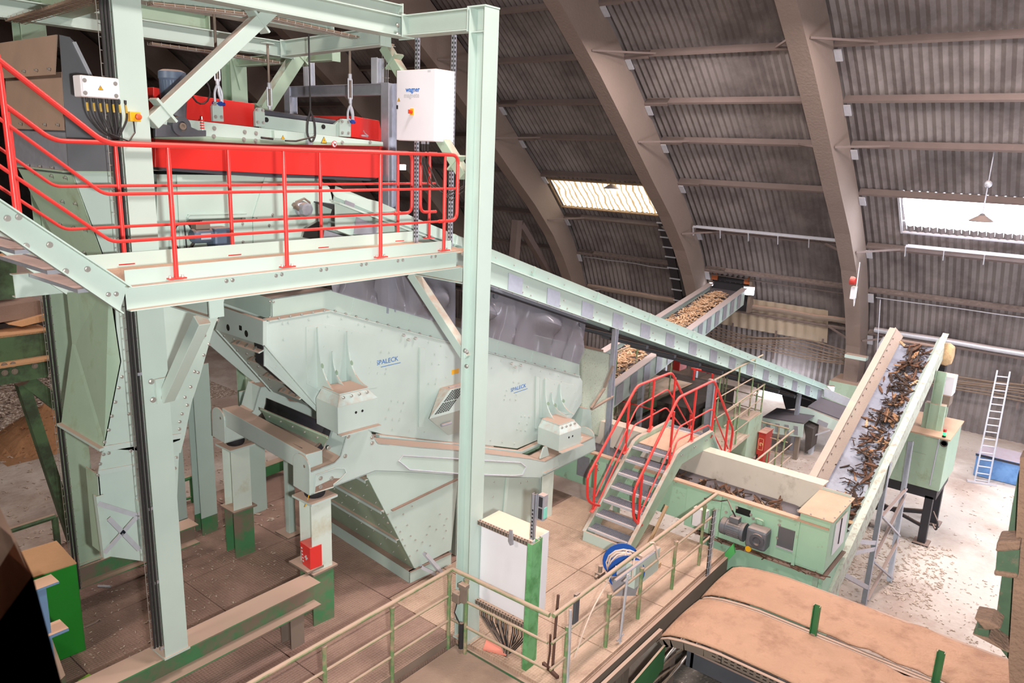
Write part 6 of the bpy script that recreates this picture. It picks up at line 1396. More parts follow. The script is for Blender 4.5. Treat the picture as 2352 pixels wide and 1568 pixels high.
# ------------------------------------------------------------------ white panel cabinet with cable combs
xw = 6.8
w = lambda u, v: P(u, v, x=xw)
wl, wr, wb = w(1105, 1195), w(1222, 1240), w(1099, 1372)
y0w, y1w = wr.y, wl.y; z1w = (wl.z+wr.z)/2; z0w = wb.z
wp = thing('white_panel_cabinet', 'tall white panel cabinet with perforated cable combs at its top and foot', 'cabinet', (xw+.17, (y0w+y1w)/2, z0w))
b = MB(); b.box((xw, y0w, z0w), (xw+.36, y1w, z1w)); obj('housing', b, M['white_paint'], wp, bevel=.008)
b = MB(); b.box((xw-.004, y0w+.04, z0w+.04), (xw, y1w-.03, z1w-.05)); obj('door', b, M['white_paint'], wp)
def comb(ya, yb_, z, m):
    b = MB(); b.box((xw-.06, ya, z), (xw-.012, yb_, z+.006)); b.box((xw-.062, ya, z-.05), (xw-.056, yb_, z+.006)); o = obj('cable_comb', b, M[m], wp)
    b = MB(); n = int((yb_-ya)/.045)
    for i in range(n): y = ya+(i+.5)*(yb_-ya)/n; b.box((xw-.064, y-.012, z-.035), (xw-.0625, y+.012, z-.025)); b.box((xw-.064, y-.012, z-.015), (xw-.0625, y+.012, z-.005)); b.box((xw-.045, y-.012, z+.0062), (xw-.03, y+.012, z+.0075))
    obj('slot', b, M['black'], o)['kind'] = 'stuff'
comb(y0w-.03, y1w+.14, z1w+.0, 'dusty_metal'); comb(y0w-.02, y1w+.05, z0w-.01, 'dusty_metal')
b = MB(); c = w(1183, 1222); b.prism([c+V((-.07, dy, dz)) for dy, dz in ((.03, .06), (-.02, .07), (-.03, -.0), (-.045, -.12), (.0, -.15), (.035, -.1), (.03, 0))], (-.02, 0, 0)); obj('lever', b, M['galv'], wp, bevel=.006)
rw2 = random.Random(3)
for i in range(24):
    g = (i//8); y = y1w-.06-(i % 8)*.03-g*(y1w-y0w-.22)/2.2; yj = y1w-.28-g*.12-(.35 if g == 2 else .1)
    ye = (y0w+y1w)/2-.12
    b = MB(); b.tube([(xw-.035, y, z0w-.03), (xw-.04, y-.01, z0w-.2), (xw-.03+.01*(i % 3), lerp((y, 0, 0), (ye, 0, 0), .25).x, z0w-.32), (xw-.02+.012*(i % 4), lerp((y, 0, 0), (ye, 0, 0), .8).x+.02*math.sin(i), .08), (xw-.05, ye+.015*(i % 5-2), -.0), (xw-.1, ye-.05, -.1)], .0085, 6)
    obj('cable', b, M['cable'] if i % 5 else M['cable_dusty'], wp, smooth=True)
gp = thing('panel_post', 'weathered green upright beside the white panel cabinet', 'post', (xw-.05, y0w-.08, 0))
b = MB(); b.chan((xw-.02, y0w-.075, -.1), (xw-.02, y0w-.075, z1w+.02), .16, .07, .01, (1, 0, 0), 1); obj('channel', b, mat('green_post', '#6aa874', .55, dust=.8, var=.1, col2='#4f8a55', mixs=4), gp); b = MB(); b.chan((xw+.12, y0w-.03, 0), (xw+.12, y0w-.03, z1w), .1, .05, .01, (1, 0, 0), 1); obj('channel', b, M['green_post'], gp)
b = MB(); b.cbox((xw-.02, y0w-.075, -.04), .3, .26, .03); obj('foot_plate', b, M['dusty_metal'], gp)
sl = thing('strut_lamp', 'galvanized strut with a dark twin lamp head above the white panel cabinet', 'lamp', (xw+.02, y0w+.03, z1w))
zt = w(1236, 1152).z+.06; b = MB(); strut(b, xw+.05, y0w+.03, z1w, zt, .05); obj('strut', b, M['galv'], sl)
b = MB()
for k in range(8): b.box((xw+.024, y0w+.02, z1w+.03+k*.05), (xw+.0255, y0w+.04, z1w+.055+k*.05))
obj('slot', b, M['black'], sl)['kind'] = 'stuff'
b = MB(); b.box((xw+.06, y0w-.1, zt-.33), (xw+.15, y0w-.01, zt)); h_ = obj('lamp_head', b, M['galv'], sl, bevel=.005); b = MB(); b.box((xw+.056, y0w-.085, zt-.15), (xw+.06, y0w-.03, zt-.02)); b.box((xw+.056, y0w-.085, zt-.31), (xw+.06, y0w-.03, zt-.17)); obj('dark_window', b, M['black_steel'], h_)
b = MB(); b.box((xw+.075, y0w-.105, zt-.3), (xw+.135, y0w-.1, zt-.16)); obj('green_lens', b, mat('lens', '#7fd8c4', .3), h_)
# small grey sensor and pendant on the rail post left of the panel
js = thing('rail_junction', 'dusty grey sensor box hanging on the green railing post beside the tall right column', 'switch', (6.44, 5.72, .45))
b = MB(); b.cbox((6.42, 5.82, .78), .1, .12, .14); obj('housing', b, M['dusty_metal'], js, bevel=.015); b = MB(); b.cbox((6.42, 5.72, .98), .08, .12, .05); b.cbox((6.42, 5.72, .86), .06, .07, .22); obj('bracket', b, M['dusty_metal'], js)
b = MB(); b.tube([(6.42, 5.82, .71), (6.4, 5.85, .55), (6.43, 5.78, .4), (6.45, 5.75, .2)], .008, 6); b.cyl((6.44, 5.76, .42), (6.44, 5.76, .05), .03, 8); obj('cable_pipe', b, M['black_steel'], js, smooth=True)
b = MB(); b.prism([(6.64, 5.55, .012), (6.75, 5.25, .012), (6.95, 5.35, .012), (6.84, 5.66, .012)], (0, 0, .02)); single('red_board', b, mat('salmon', '#e08a78', .7), 'small salmon red board lying on the deck under the white panel cabinet', 'board')
b = MB(); b.tube([(6.9, 4.62, .0), (6.97, 4.66, .6), (7.02, 4.68, 1.02)], .018, 6); b.tube([(6.9, 4.7, .0), (6.82, 4.62, .35), (6.78, 4.6, .62)], .014, 6); b.bar((6.85, 4.5, .02), (6.95, 4.8, .02), .04, .04); single('rusty_bar', b, mat('rust', '#5c4138', .9, var=.15), 'rusty bent bar leaning behind the railing corner', 'bar')
# ------------------------------------------------------------------ mint box, blue reel, hose and conduit on the long railing
mb_ = thing('control_box', 'mint control box hanging behind the long green railing', 'box', (8.35, 4.5, .3))
a, c = P(1462, 1345, y=4.48), P(1505, 1262, y=4.48); b = MB(); b.box((a.x-.1, 4.46, a.z), (c.x+.12, 4.62, c.z)); obj('housing', b, M['mint'], mb_, bevel=.006)
rl = thing('cable_reel', 'blue drum reel wound with pale hose hanging on the long green railing', 'reel', (8.1, 4.6, .8))
rc = P(1432, 1300, y=4.75)
ax = V((.72, .69, 0)).normalized(); rr = .27
for s in (-.5, .5):
    b = MB(); b.lathe(rc+ax*s*.34-ax*.006, ax, [(0, rr), (.012, rr)], 28); obj('flange', b, M['blue_reel'], rl)
b = MB(); b.cyl(rc-ax*.18, rc+ax*.18, .14, 20); obj('drum', b, M['galv_light'], rl, smooth=True)
sd_ = V((0, 0, 1)); s2 = ax.cross(sd_)
mat('hose_pale', '#d8c2b4', .6, var=.06)
for k in range(7):
    o_ = ax*(-.14+.045*k); b = MB(); r_ = .19+.02*(k % 3); b.tube([rc+o_+ax*.02*math.sin(t+k)+(sd_*math.cos(t*.524)+s2*math.sin(t*.524))*r_ for t in range(12)], .011, 6, True); obj('hose_turn', b, M['hose_pale'], rl, smooth=True)
b = MB(); b.prism([rc-ax*.2+s2*.22+V((0, 0, -.05)), rc-ax*.2-s2*.22+V((0, 0, -.05)), rc-ax*.2-s2*.15+V((0, 0, -.35)), rc-ax*.2+s2*.15+V((0, 0, -.35))], ax*.4); obj('reel_bracket', b, M['galv'], rl)
va = P(1378, 1318, z=.62); b = MB(); b.cbox(va, .13, .09, .07); b.cyl(va+V((0, 0, .03)), va+V((0, 0, .13)), .03, 10); b.cyl(va+V((-.07, 0, 0)), va+V((-.12, 0, -.01)), .025, 8); single('air_valve', b, M['dusty_metal'], 'small dusty air valve with a dark knob left of the blue reel', 'valve')
hz_ = thing('air_hose', 'pale air hose looping from the blue reel over the long green railing', 'hose', (8.0, 4.4, .1))
b = MB(); b.tube(rnd([va+V((.06, 0, 0)), rc-ax*.2+V((0, 0, -.1)), rc+V((0, 0, .3)), rc+V((.1, -.25, .2)), V((8.35, 4.38, 1.13)), V((8.25, 4.33, .85))], .12), .011, 6); obj('upper_hose', b, M['hose_pale'], hz_, smooth=True)
b = MB(); b.tube(rnd([V((7.95, 4.42, 1.12)), P(1360, 1400, y=4.36), P(1340, 1450, y=4.34), P(1320, 1510, y=4.34)], .1), .009, 6); obj('hanging_end', b, M['hose_pale'], hz_, smooth=True)
b = MB(); b.tube(rnd([P(1492, 1247, y=4.34), P(1503, 1245, y=4.3), P(1508, 1265, y=4.3), P(1511, 1285, y=4.3)], .05), .012, 6); obj('hose_loop', b, M['hose_pale'], hz_, smooth=True)
cp = thing('conduit_pipe', 'galvanized conduit clamped to the long railing with a standpipe down to the ground', 'pipe', (8.2, 4.3, -.8))
b = MB(); b.tube([P(1412, 1334, y=4.33), P(1508, 1262, y=4.33)], .022, 8); obj('horizontal_pipe', b, M['galv'], cp, smooth=True)
b = MB(); b.tube([P(1442, 1318, y=4.3), P(1419, 1512, y=4.3)], .017, 8); obj('standpipe', b, M['galv_light'], cp, smooth=True)
for u, v in ((1440, 1330), (1424, 1465)): b = MB(); c = P(u, v, y=4.3); b.tube([c+V((-.08, .0, 0)), c+V((.08, .0, .02))], .014, 6); obj('clamp', b, M['galv'], cp)
b = MB(); c = P(1322, 1400, y=4.42); b.box((c.x-.03, 4.4, c.z-.2), (c.x+.05, 4.44, c.z+.22)); single('grey_bracket', b, M['steel_dark'], 'narrow dark grey bracket plate hanging on the long railing near its front corner', 'bracket')
b = MB(); b.tube([P(1310, 1400, y=4.36), P(1308, 1480, y=4.36), P(1303, 1568, y=4.36), P(1302, 1600, y=4.36)], .018, 8); single('drain_pipe', b, M['galv_light'], 'slim pale pipe running down beside the first post of the long railing', 'pipe')
# timber offcuts, plank and strip on the deck
for pts_, lab, m_ in ((((1494, 1318), (1518, 1300), (1512, 1296), (1488, 1312)), 'short dusty timber offcut on the deck under the mint control box', 'yard_wood'),):
    b = MB(); b.prism([P(u, v, z=.005) for u, v in pts_], (0, 0, .07)); single('timber_offcut', b, M[m_], lab, 'timber')
b = MB(); a, c = P(1503, 1297, z=.02), P(1557, 1183, z=.75); b.bar(a+V((.2, .3, 0)), c+V((.2, .3, 0)), .05, .03); single('leaning_lath', b, M['yard_wood'], 'thin wooden lath leaning behind the long green railing', 'lath')
# wire tray with upright cables at the end of the long railing
wire_ladder('upright wire cable tray at the far end of the long railing', [(10.55, 4.2, -.6), (10.55, 4.2, .4), (10.55, 4.2, 1.05)], .12, 3, side=(1, 0, 0), n=3, cm=M['cable'], cr=.012, m=M['galv_light'])
r = thing('cable_bundle', 'sagging bundle of silvery cables along the trench below the long railing', 'cables', (9, 4.0, -.6), 'trench cables')
for i in range(9):
    b = MB(); b.tube([(6.9+.5*t, 3.98-.05*math.sin(i+t*.5)-.02*i, -.42-.03*i+.05*math.sin(t*1.7+i*2)) for t in range(9)], .012, 6); obj('cable', b, M['zinc'] if i % 3 == 0 else M['cable_dusty'], r, smooth=True)
# white sensor box near the rail end
b = MB(); c = P(1606, 1190, x=11.2); b.box((11.2, c.y-.12, c.z-.16), (11.3, c.y+.12, c.z+.16)); single('white_box', b, M['white_plastic'], 'white electrical box behind the far end of the long railing', 'electrical box')
# ------------------------------------------------------------------ dust covered conveyor hoods in the foreground
mat('hood_dust', '#b48d74', .95, var=.09, vscale=2.2, col2='#9b7560', mixs=2.6, mixt=(.5, .68), bump=.9, bscale=24)
def hood(label, x0, x1, zc, seed):
    r = thing('conveyor_hood', label, 'conveyor cover', ((x0+x1)/2, 1.5, -.5), 'dusty conveyor hoods'); rg = random.Random(seed)
    prof = [(4.0, -.1), (3.95, -.03), (3.84, .03), (3.64, .08), (3.35, .12), (3.1, .14)]+[(3.1-.12*i, .14) for i in range(1, 45)]
    rows = []
    import mathutils
    for (y, z) in prof:
        rows.append([V((x0+(x1-x0)*j/24, y, zc+z+(.035*math.sin(math.pi*j/24) if True else 0)+(.05*mathutils.noise.noise(V((x0+(x1-x0)*j/24, y, seed))*3)+.025*mathutils.noise.noise(V((x0+(x1-x0)*j/24, y, seed))*9))*min(1, max(0, (2.6-y)/1.2)))) for j in range(25)])
    obj('dusty_cover', MB().sheet(rows), M['hood_dust'], r, smooth=True, open_=True, solid=.02)
    for x, s in ((x0-.012, -1), (x1+.012, 1)):
        b = MB(); P2 = [V((x, y, zc+z-.02)) for y, z in prof[:6]]+[V((x, -2.2, zc+.12))]
        for a, c in zip(P2, P2[1:]):
            d_ = (c-a).normalized(); n_ = d_.cross(V((s, 0, 0))); n_ = n_ if n_.z < 0 else -n_; b.obox(a, c-a, V((s*.01, 0, 0)), n_*.14); b.obox(a, c-a, V((s*.06, 0, 0)), n_*.012)
        e = obj('slotted_edge', b, M['dusty_metal'], r)
        b = MB()
        for i in range(64):
            y = 3.2-i*.085
            for k in (0, 1): b.box((x+s*.0105 if s > 0 else x-.013, y-.025, zc+.12-.06-.045*k), (x+.0125 if s > 0 else x-.0105, y+.025, zc+.12-.048-.045*k))
        obj('slot', b, M['black'], e)['kind'] = 'stuff'
    b = MB(); b.box((x0+.05, -2.2, zc-.35), (x0+.09, 3.6, zc-.12)); b.box((x1-.09, -2.2, zc-.35), (x1-.05, 3.6, zc-.12)); b.box((x0+.05, 3.5, zc-.35), (x1-.05, 3.54, zc-.1)); obj('side_frame', b, M['steel_dark'], r)
    for y in (2.6, .6, -1.4):
        for x in (x0+.08, x1-.08): b = MB(); b.box((x-.05, y-.05, GZ), (x+.05, y+.05, zc-.3)); obj('leg', b, M['galv'], r)
    return r
h1 = hood('farther dust covered conveyor hood at the lower right, next to the transfer box', 9.86, 10.92, .02, 1)
h2 = hood('nearer dust covered conveyor hood at the lower right edge, bent down at its far end', 8.55, 9.7, .02, 2)
for (u0, v0, u1, v1), lab in (((1870, 1445, 1878, 1388), 'left green stub post standing between the two dusty hoods'), ((2150, 1560, 2160, 1492), 'right green stub post standing between the two dusty hoods')):
    a = P(u0, v0, x=9.78); c = P(u1, v1, x=9.78); b = MB(); b.chan((9.78, a.y, a.z-.15), (9.78, a.y, c.z), .09, .06, .01, (0, 1, 0)); single('stub_post', b, M['green_dark'], lab, 'post', 'green stub posts')
b = MB(); b.box((8.0, 1.8, -.6), (8.06, 3.4, -.18)); b.box((8.0, 1.8, -.6), (8.5, 3.4, -.56)); r = single('grey_side_beam', b, M['steel_dark'], 'blue grey steel side beam under the nearer dusty hood', 'steel beam')
b = MB(); b.bar((6.6, 3.99, .02), (8.56, 3.99, .02), .05, .1); single('slotted_rail', b, M['dusty_metal'], 'dark slotted rail continuing left from the end of the nearer hood', 'rail')
b = MB(); b.prism([(6.8, 3.9, -.3), (8.5, 3.9, -.1), (8.5, 3.9, -.45), (6.8, 3.9, -.9)], (0, -.03, 0)); single('green_side_plate', b, M['green_dark'], 'dark green sloping plate below the slotted rail', 'plate')
# chips on the yard ground (uncountable litter)
b = MB(); rg = random.Random(5)
def litter(n, xr, yr, z, s0, s1):
    for i in range(n):
        p = V((rg.uniform(*xr), rg.uniform(*yr), z)); a = rg.uniform(0, 6.28); l = rg.uniform(s0, s1); d = V((math.cos(a), math.sin(a), rg.uniform(-.1, .2)))*l
        b.bar(p-d/2+V((0, 0, .01)), p+d/2+V((0, 0, .012)), l*rg.uniform(.15, .45), .006)
litter(1700, (7, 11), (-1, 3.9), GZ, .02, .06); litter(500, (16, 26), (-2, 5), GZ, .02, .07); litter(900, (12.5, 17), (-.5, 3.5), GZ, .02, .06); litter(1100, (14.5, 21), (5, 9), GZ, .02, .06); litter(500, (15, 18), (1.6, 3.6), GZ, .03, .12)
tag(obj('chip_litter', b, mat('litter', '#a08b7b', .95, var=.2, vscale=20, col2='#d8c8b8', mixs=30)), 'scattered chips and dust crumbs on the yard ground', 'litter', None, 'stuff')
b = MB(); litter(500, (3, 6.3), (8.4, 12), 0, .015, .05); litter(60, (6.2, 7.2), (10.5, 12), 0, .04, .12)
tag(obj('chip_litter', b, M['litter']), 'pale crumbs scattered on the dark deck plates under the screen', 'litter', None, 'stuff')
# ------------------------------------------------------------------ middle distance: low platforms with green rails
def rail_px(label, pts, z, posts, h=1.1, group='green rails of the low platforms', m='green_rail', nm=2, r=.022):
    """handrail surveyed at height z"""
    T_ = [P(u, v, z=z) for u, v in pts]; t = thing('guard_railing', label, 'railing', T_[0]-V((0, 0, h)), group)
    b = MB(); b.tube(T_, r, 8); obj('handrail', b, M[m], t, smooth=True)
    for k in range(nm): b = MB(); b.tube([p-V((0, 0, h*(k+1)/(nm+1))) for p in T_], r*.65, 6); obj('mid_rail', b, M[m], t, smooth=True)
    for u, v in posts: p = P(u, v, z=z); b = MB(); b.cyl(p-V((0, 0, h)), p, r*.95, 8); obj('post', b, M[m], t, smooth=True)
    return t
mat('platform_floor', '#cbb6a2', .9, var=.08, vscale=2, col2='#b7a08d', mixs=2)
zA = -.32
cA = P(1813, 985, z=zA); cB = P(1652, 943, z=zA); cD = P(1731, 1062, z=zA)
b = MB(); b.box((cD.x-.6, cA.y-.05, -1.5), (cA.x+.1, cB.y+.3, -1.42)); pa = single('low_platform', b, M['platform_floor'], 'low dusty platform carrying the red fire hose cabinet', 'platform')
b = MB(); b.box((cD.x-.6, cA.y-.08, -1.65), (cA.x+.1, cA.y-.05, -1.42)); b.box((cA.x+.1, cA.y-.08, -1.65), (cA.x+.14, cB.y+.3, -1.42)); single('platform_edge', b, M['green_dark'], 'green edge channel of the low platform with the fire hose cabinet', 'steel beam')
rail_px('dusty green rail in front of the red fire hose cabinet', [(1731, 1062), (1823, 988)], zA, [(1731, 1062), (1763, 1036), (1803, 1004)])
rail_px('green rail at the far edge of the low platform, behind the fire hose cabinet', [(1652, 943), (1813, 985)], zA, [(1653, 943), (1692, 953), (1790, 979), (1806, 983)])
# rails of the upper crossing
zB = .75
rail_px('pale topped rail rising beside the long conveyor, above the crossover stair', [(1640, 873), (1752, 815)], 1.55, [(1655, 865), (1700, 842), (1735, 824)], h=1.5)
rail_px('green rail corner of the middle platform below the long conveyor', [(1663, 859), (1757, 882), (1666, 945)], zB, [(1664, 860), (1671, 861), (1742, 879), (1755, 884), (1700, 921)], h=1.1)
pm = [P(1640, 905, z=zB-1.1), P(1662, 858, z=zB), P(1757, 882, z=zB), P(1666, 945, z=zB)]
q1, q2_, q3 = (V((p.x, p.y, zB-1.12)) for p in pm[1:])
b = MB(); b.prism([q1, q2_, q3, q3+(q1-q2_)], (0, 0, -.08)); single('middle_platform', b, M['platform_floor'], 'middle platform floor behind the crossover stair', 'platform')
b = MB(); e = V((q2_.x-.05, q2_.y, 0)); b.box((e.x-.9, e.y-.05, zB-1.9), (e.x, e.y+1.2, zB-.75)); single('machine_housing', b, M['mint_old'], 'pale green machine housing with a dusty top behind the middle platform rail', 'machine')
zD = 1.25
rail_px('dark green rail of the left platform, beside the speckled discharge box', [(1415, 853), (1532, 810)], zD, [(1417, 852), (1424, 850), (1475, 831), (1498, 823), (1545, 806)], nm=2)
a1, a2 = P(1415, 853, z=zD), P(1532, 810, z=zD); zf = zD-1.12
b = MB(); b.prism([V((a1.x, a1.y-.1, zf)), V((a2.x+1.4, a2.y-.1, zf)), V((a2.x+1.4, a2.y+1.6, zf)), V((a1.x, a1.y+1.6, zf))], (0, 0, -.08)); single('left_platform', b, M['platform_floor'], 'dusty platform floor below the far chip conveyor', 'platform')
b = MB(); b.bar(V((a1.x, a1.y-.15, zf-.1)), V((a2.x+1.4, a2.y-.15, zf-.1)), .08, .2); single('platform_edge', b, M['green_dusk'], 'dark green edge beam of the platform below the far chip conveyor', 'steel beam')
rail_px('thin green rail in front of the far chip conveyor', [(1415, 808), (1470, 785), (1530, 770)], zD+.6, [(1418, 806), (1465, 788), (1505, 776)], nm=1)
# dark bin between the platforms
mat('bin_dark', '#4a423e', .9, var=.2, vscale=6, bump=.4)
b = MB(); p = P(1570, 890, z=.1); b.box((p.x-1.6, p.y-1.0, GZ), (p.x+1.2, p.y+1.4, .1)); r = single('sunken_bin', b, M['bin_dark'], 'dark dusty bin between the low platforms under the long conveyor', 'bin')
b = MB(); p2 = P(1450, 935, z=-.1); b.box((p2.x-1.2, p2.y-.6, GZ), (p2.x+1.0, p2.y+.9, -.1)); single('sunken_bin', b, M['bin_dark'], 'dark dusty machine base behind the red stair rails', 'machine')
b = MB(); p = P(1512, 935, z=-.2); b.box((p.x-.3, p.y-.4, GZ), (p.x+.8, p.y+.5, -.2)); single('machine_box', b, M['mint_old'], 'pale mint machine box seen between the red stair rails', 'machine')
# galvanized post on the landing
b = MB(); a = P(1626, 968, z=.55); b.box((a.x-.05, a.y-.08, a.z-.3), (a.x+.05, a.y+.08, a.z+1.0)); single('galvanized_post', b, M['galv'], 'short galvanized post standing behind the red stair landing', 'post')
b = MB()
for k, (u, v) in enumerate(((1540, 935), (1560, 925))): 
    pass
r = thing('guard_railing', 'low red rail across the dark machine base left of the stair', 'railing', P(1430, 950, z=.0))
b = MB(); b.tube([P(1408, 915, z=.6), P(1505, 942, z=.6)], .02, 8); obj('handrail', b, M['red_rail'], r); b = MB(); b.tube([P(1420, 965, z=.2), P(1480, 985, z=.2)], .015, 8); obj('mid_rail', b, M['red_rail'], r)
b = MB(); b.cyl(P(1500, 941, z=.6), P(1500, 941, z=.6)-V((0, 0, .9)), .02, 8); obj('post', b, M['red_rail'], r)
r = thing('guard_railing', 'low red rail in the background below the long conveyor', 'railing', P(1620, 870, z=-.6))
b = MB(); b.tube([P(1588, 846, z=.4), P(1660, 860, z=.4)], .035, 8); obj('handrail', b, M['red_rail'], r)
for u in (1595, 1637): b = MB(); c = P(u, 848+(u-1588)*.2, z=.4); b.cyl(c, c-V((0, 0, .8)), .035, 8); obj('post', b, M['red_rail'], r)
# fire hose cabinets
def hose_cab(label, u0, u1, vt, vb, x, sign):
    a, c = P(u0, vb, x=x), P(u1, vt, x=x); r = thing('fire_hose_cabinet', label, 'cabinet', (x+.2, (a.y+c.y)/2, a.z))
    yl, yr2, zb_, zt_ = a.y, c.y, a.z, c.z
    b = MB(); b.box((x+.012, yr2, zb_), (x+.5, yl, zt_)); obj('body', b, M['red_box'], r, bevel=.01)
    b = MB(); b.box((x-.01, yr2-.01, zt_), (x+.52, yl+.01, zt_+.03)); obj('roof', b, M['red_box'], r)
    b = MB(); b.box((x, yr2+.015, zb_+.02), (x+.011, yl-.015, zt_-.02)); dr = obj('door', b, M['red_box'], r)
    if sign:
        L = yl-yr2; H = zt_-zb_; y0, y1, z0, z1 = yr2+L*.16, yr2+L*.84, zb_+H*.52, zb_+H*.86
        b = MB(); t = .012
        for (ya, za, yb_, zb2) in ((y0, z0, y1, z0+t), (y0, z1-t, y1, z1), (y0, z0, y0+t, z1), (y1-t, z0, y1, z1)): b.box((x-.002, ya, za), (x, yb_, zb2))
        sg = obj('sign_frame', b, M['hose_sign'], dr)
        ym_, zm_, R1 = (y0+y1)/2, (z0+z1)/2, (y1-y0)*.28
        b = MB(); b.tube([V((x-.003, ym_-.01+R1*math.cos(t*.5)*-1, zm_+R1*1.1*math.sin(t*.5))) for t in range(-1, 7)], .009, 5); b.bar((x-.003, ym_+R1*.6, zm_-R1*1.0), (x-.003, ym_+R1*.6, zm_+R1*1.1), .016, .004, (1, 0, 0)); b.bar((x-.003, ym_+R1*.1, zm_-R1*1.1), (x-.003, ym_+R1*.1, zm_+R1*.5), .014, .004, (1, 0, 0)); b.bar((x-.003, ym_+R1*.6, zm_-R1), (x-.003, ym_-R1*.3, zm_-R1), .004, .014); obj('hose_symbol', b, M['hose_sign'], dr)
        b = MB(); b.cbox((x-.004, yl-L*.2, zb_+H*.32), .01, .04, .12); obj('lock', b, M['black'], dr)
    return r
mat('hose_sign', '#e8b98a', .5, var=.02)
hose_cab('red fire hose cabinet with a pale hose symbol on the low platform', 1732, 1759, 998, 1071, P(1745, 1072, z=-1.42).x, True)
hose_cab('small plain red cabinet on the far platform below the chip conveyor', 1544, 1563, 818, 849, P(1552, 851, z=.1).x, False)
b = MB(); p = P(1700, 1050, z=-1.4); b.box((p.x+.5, p.y+.0, -1.42), (p.x+.9, p.y+.5, -.6)); single('green_cabinet', b, M['green_dark'], 'small dark green cabinet left of the red fire hose cabinet', 'cabinet')
# small conveyors at the low end of the long conveyor
sc1 = thing('transfer_conveyor', 'short mint conveyor sloping right under the end of the long conveyor', 'conveyor', P(1890, 990, x=21.5))
g = lambda u, v, x=21.5: P(u, v, x=x)
b = MB(); b.prism([g(u, v) for u, v in ((1828, 930), (1859, 938), (1930, 968), (1924, 992), (1851, 962), (1832, 965))], (.03, 0, 0)); obj('side_plate', b, M['mint'], sc1)
b = MB(); b.prism([g(u, v) for u, v in ((1880, 962), (1903, 972), (1899, 982), (1876, 972))], (-.01, 0, 0)); obj('side_cover', b, M['galv'], sc1)
b = MB(); b.prism([g(1855, 935), g(1940, 968), g(1940, 968)+V((1.2, 0, .0)), g(1855, 935)+V((1.2, 0, 0))], (0, 0, .03)); obj('belt', b, M['belt'], sc1)
b = MB(); b.prism([g(u, v)+V((1.2, 0, 0)) for u, v in ((1862, 910), (1940, 945), (1940, 965), (1862, 932))], (.03, 0, 0)); obj('far_board', b, M['galv_light'], sc1)
a, c = g(1871, 978), g(1862, 1040); b = MB(); b.ibeam(V((c.x, c.y, GZ)), V((c.x, c.y, a.z)), .12, .12, .01, .01); obj('leg', b, M['galv_light'], sc1)
b = MB(); b.bar(g(1868, 1000), g(1905, 988), .06, .04); obj('strut', b, M['galv_light'], sc1)
sc2 = thing('transfer_conveyor', 'low mint conveyor with grey covers behind the green platform rail', 'conveyor', P(1800, 1010, x=20.6))
g2 = lambda u, v: P(u, v, x=20.6)
b = MB(); b.prism([g2(u, v) for u, v in ((1752, 959), (1846, 974), (1842, 1004), (1752, 992))], (.03, 0, 0)); obj('side_plate', b, M['mint'], sc2)
for k in range(4): b = MB(); u = 1760+k*21; b.prism([g2(u, 968+k*3), g2(u+10, 970+k*3), g2(u+10, 990+k*3), g2(u, 988+k*3)], (-.01, 0, 0)); obj('side_cover', b, M['galv'], sc2)
b = MB(); b.prism([g2(1752, 958), g2(1846, 973), g2(1846, 973)+V((1.1, 0, 0)), g2(1752, 958)+V((1.1, 0, 0))], (0, 0, .02)); obj('belt', b, M['belt'], sc2)
for u in (1765, 1830): c = g2(u, 995); b = MB(); b.box((c.x+.1, c.y-.06, GZ), (c.x+.22, c.y+.06, c.z)); obj('leg', b, M['dusty_metal'], sc2)
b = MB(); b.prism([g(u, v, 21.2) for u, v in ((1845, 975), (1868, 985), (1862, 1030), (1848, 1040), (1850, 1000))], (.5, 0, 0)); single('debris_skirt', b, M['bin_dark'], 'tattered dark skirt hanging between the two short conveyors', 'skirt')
b = MB(); b.prism([g(u, v, 22.5) for u, v in ((1795, 905), (1832, 900), (1868, 912), (1862, 935), (1805, 940))], (1, 0, 0)); single('drop_chute', b, M['rubber'], 'black rubber drop chute under the end of the long conveyor', 'chute')
p = wallhit(1798, 905, .1)
b = MB(); b.box((p.x, p.y-.55, p.z-.45), (p.x+.05, p.y+.7, p.z+.45)); struct('window_3', b, M['skylight_bright'])
lamp('flood_light', 'glaring lamp at the low end of the long conveyor', P(1908, 893, x=24.0), (-.9, -.4, -.1), .22)
# ------------------------------------------------------------------ shredder with tower light under the inclined conveyor head
xs = 17.7
s_ = lambda u, v, x=xs: P(u, v, x=x)
sh = thing('shredder', 'pale green shredder housing with a dusty top and tower light below the inclined conveyor head', 'machine', (18.6, 2.6, -1.7))
yr3, zt3, zb3 = s_(2172, 1050).y, (s_(2176, 1002).z+s_(2050, 990).z)/2, (s_(2158, 1128).z+s_(2060, 1105).z)/2
yl3 = s_(2040, 1000).y+.5
b = MB(); b.box((xs, yr3, zb3), (xs+1.6, yl3, zt3)); obj('housing', b, M['mint_old'], sh, bevel=.01)
b = MB(); b.box((xs-.03, yr3-.03, zt3), (xs+1.63, yl3, zt3+.03)); obj('top_cover', b, M['dust'], sh)
b = MB(); yd_ = s_(2125, 1060).y; b.box((xs-.008, yd_, zb3+.25), (xs, yd_+.5, zb3+.75)); obj('access_panel', b, M['mint_old'], sh)
b = MB(); yc_ = s_(2148, 1060).y; b.tube([(xs-.02, yc_, zt3), (xs-.02, yc_+.02, zb3+.1)], .015, 6); obj('conduit', b, M['galv'], sh)
b = MB(); b.box((xs+.1, yr3+.05, zb3-.25), (xs+1.5, yl3-.05, zb3)); obj('base_frame', b, M['black_steel'], sh)
for dy in (yr3+.1, yl3-.3):
    for dx_ in (.1, 1.35): b = MB(); b.box((xs+dx_, dy, GZ), (xs+dx_+.16, dy+.16, zb3-.2)); b.box((xs+dx_-.1, dy-.08, GZ), (xs+dx_+.26, dy+.24, GZ+.03)); obj('leg', b, M['black_steel'], sh)
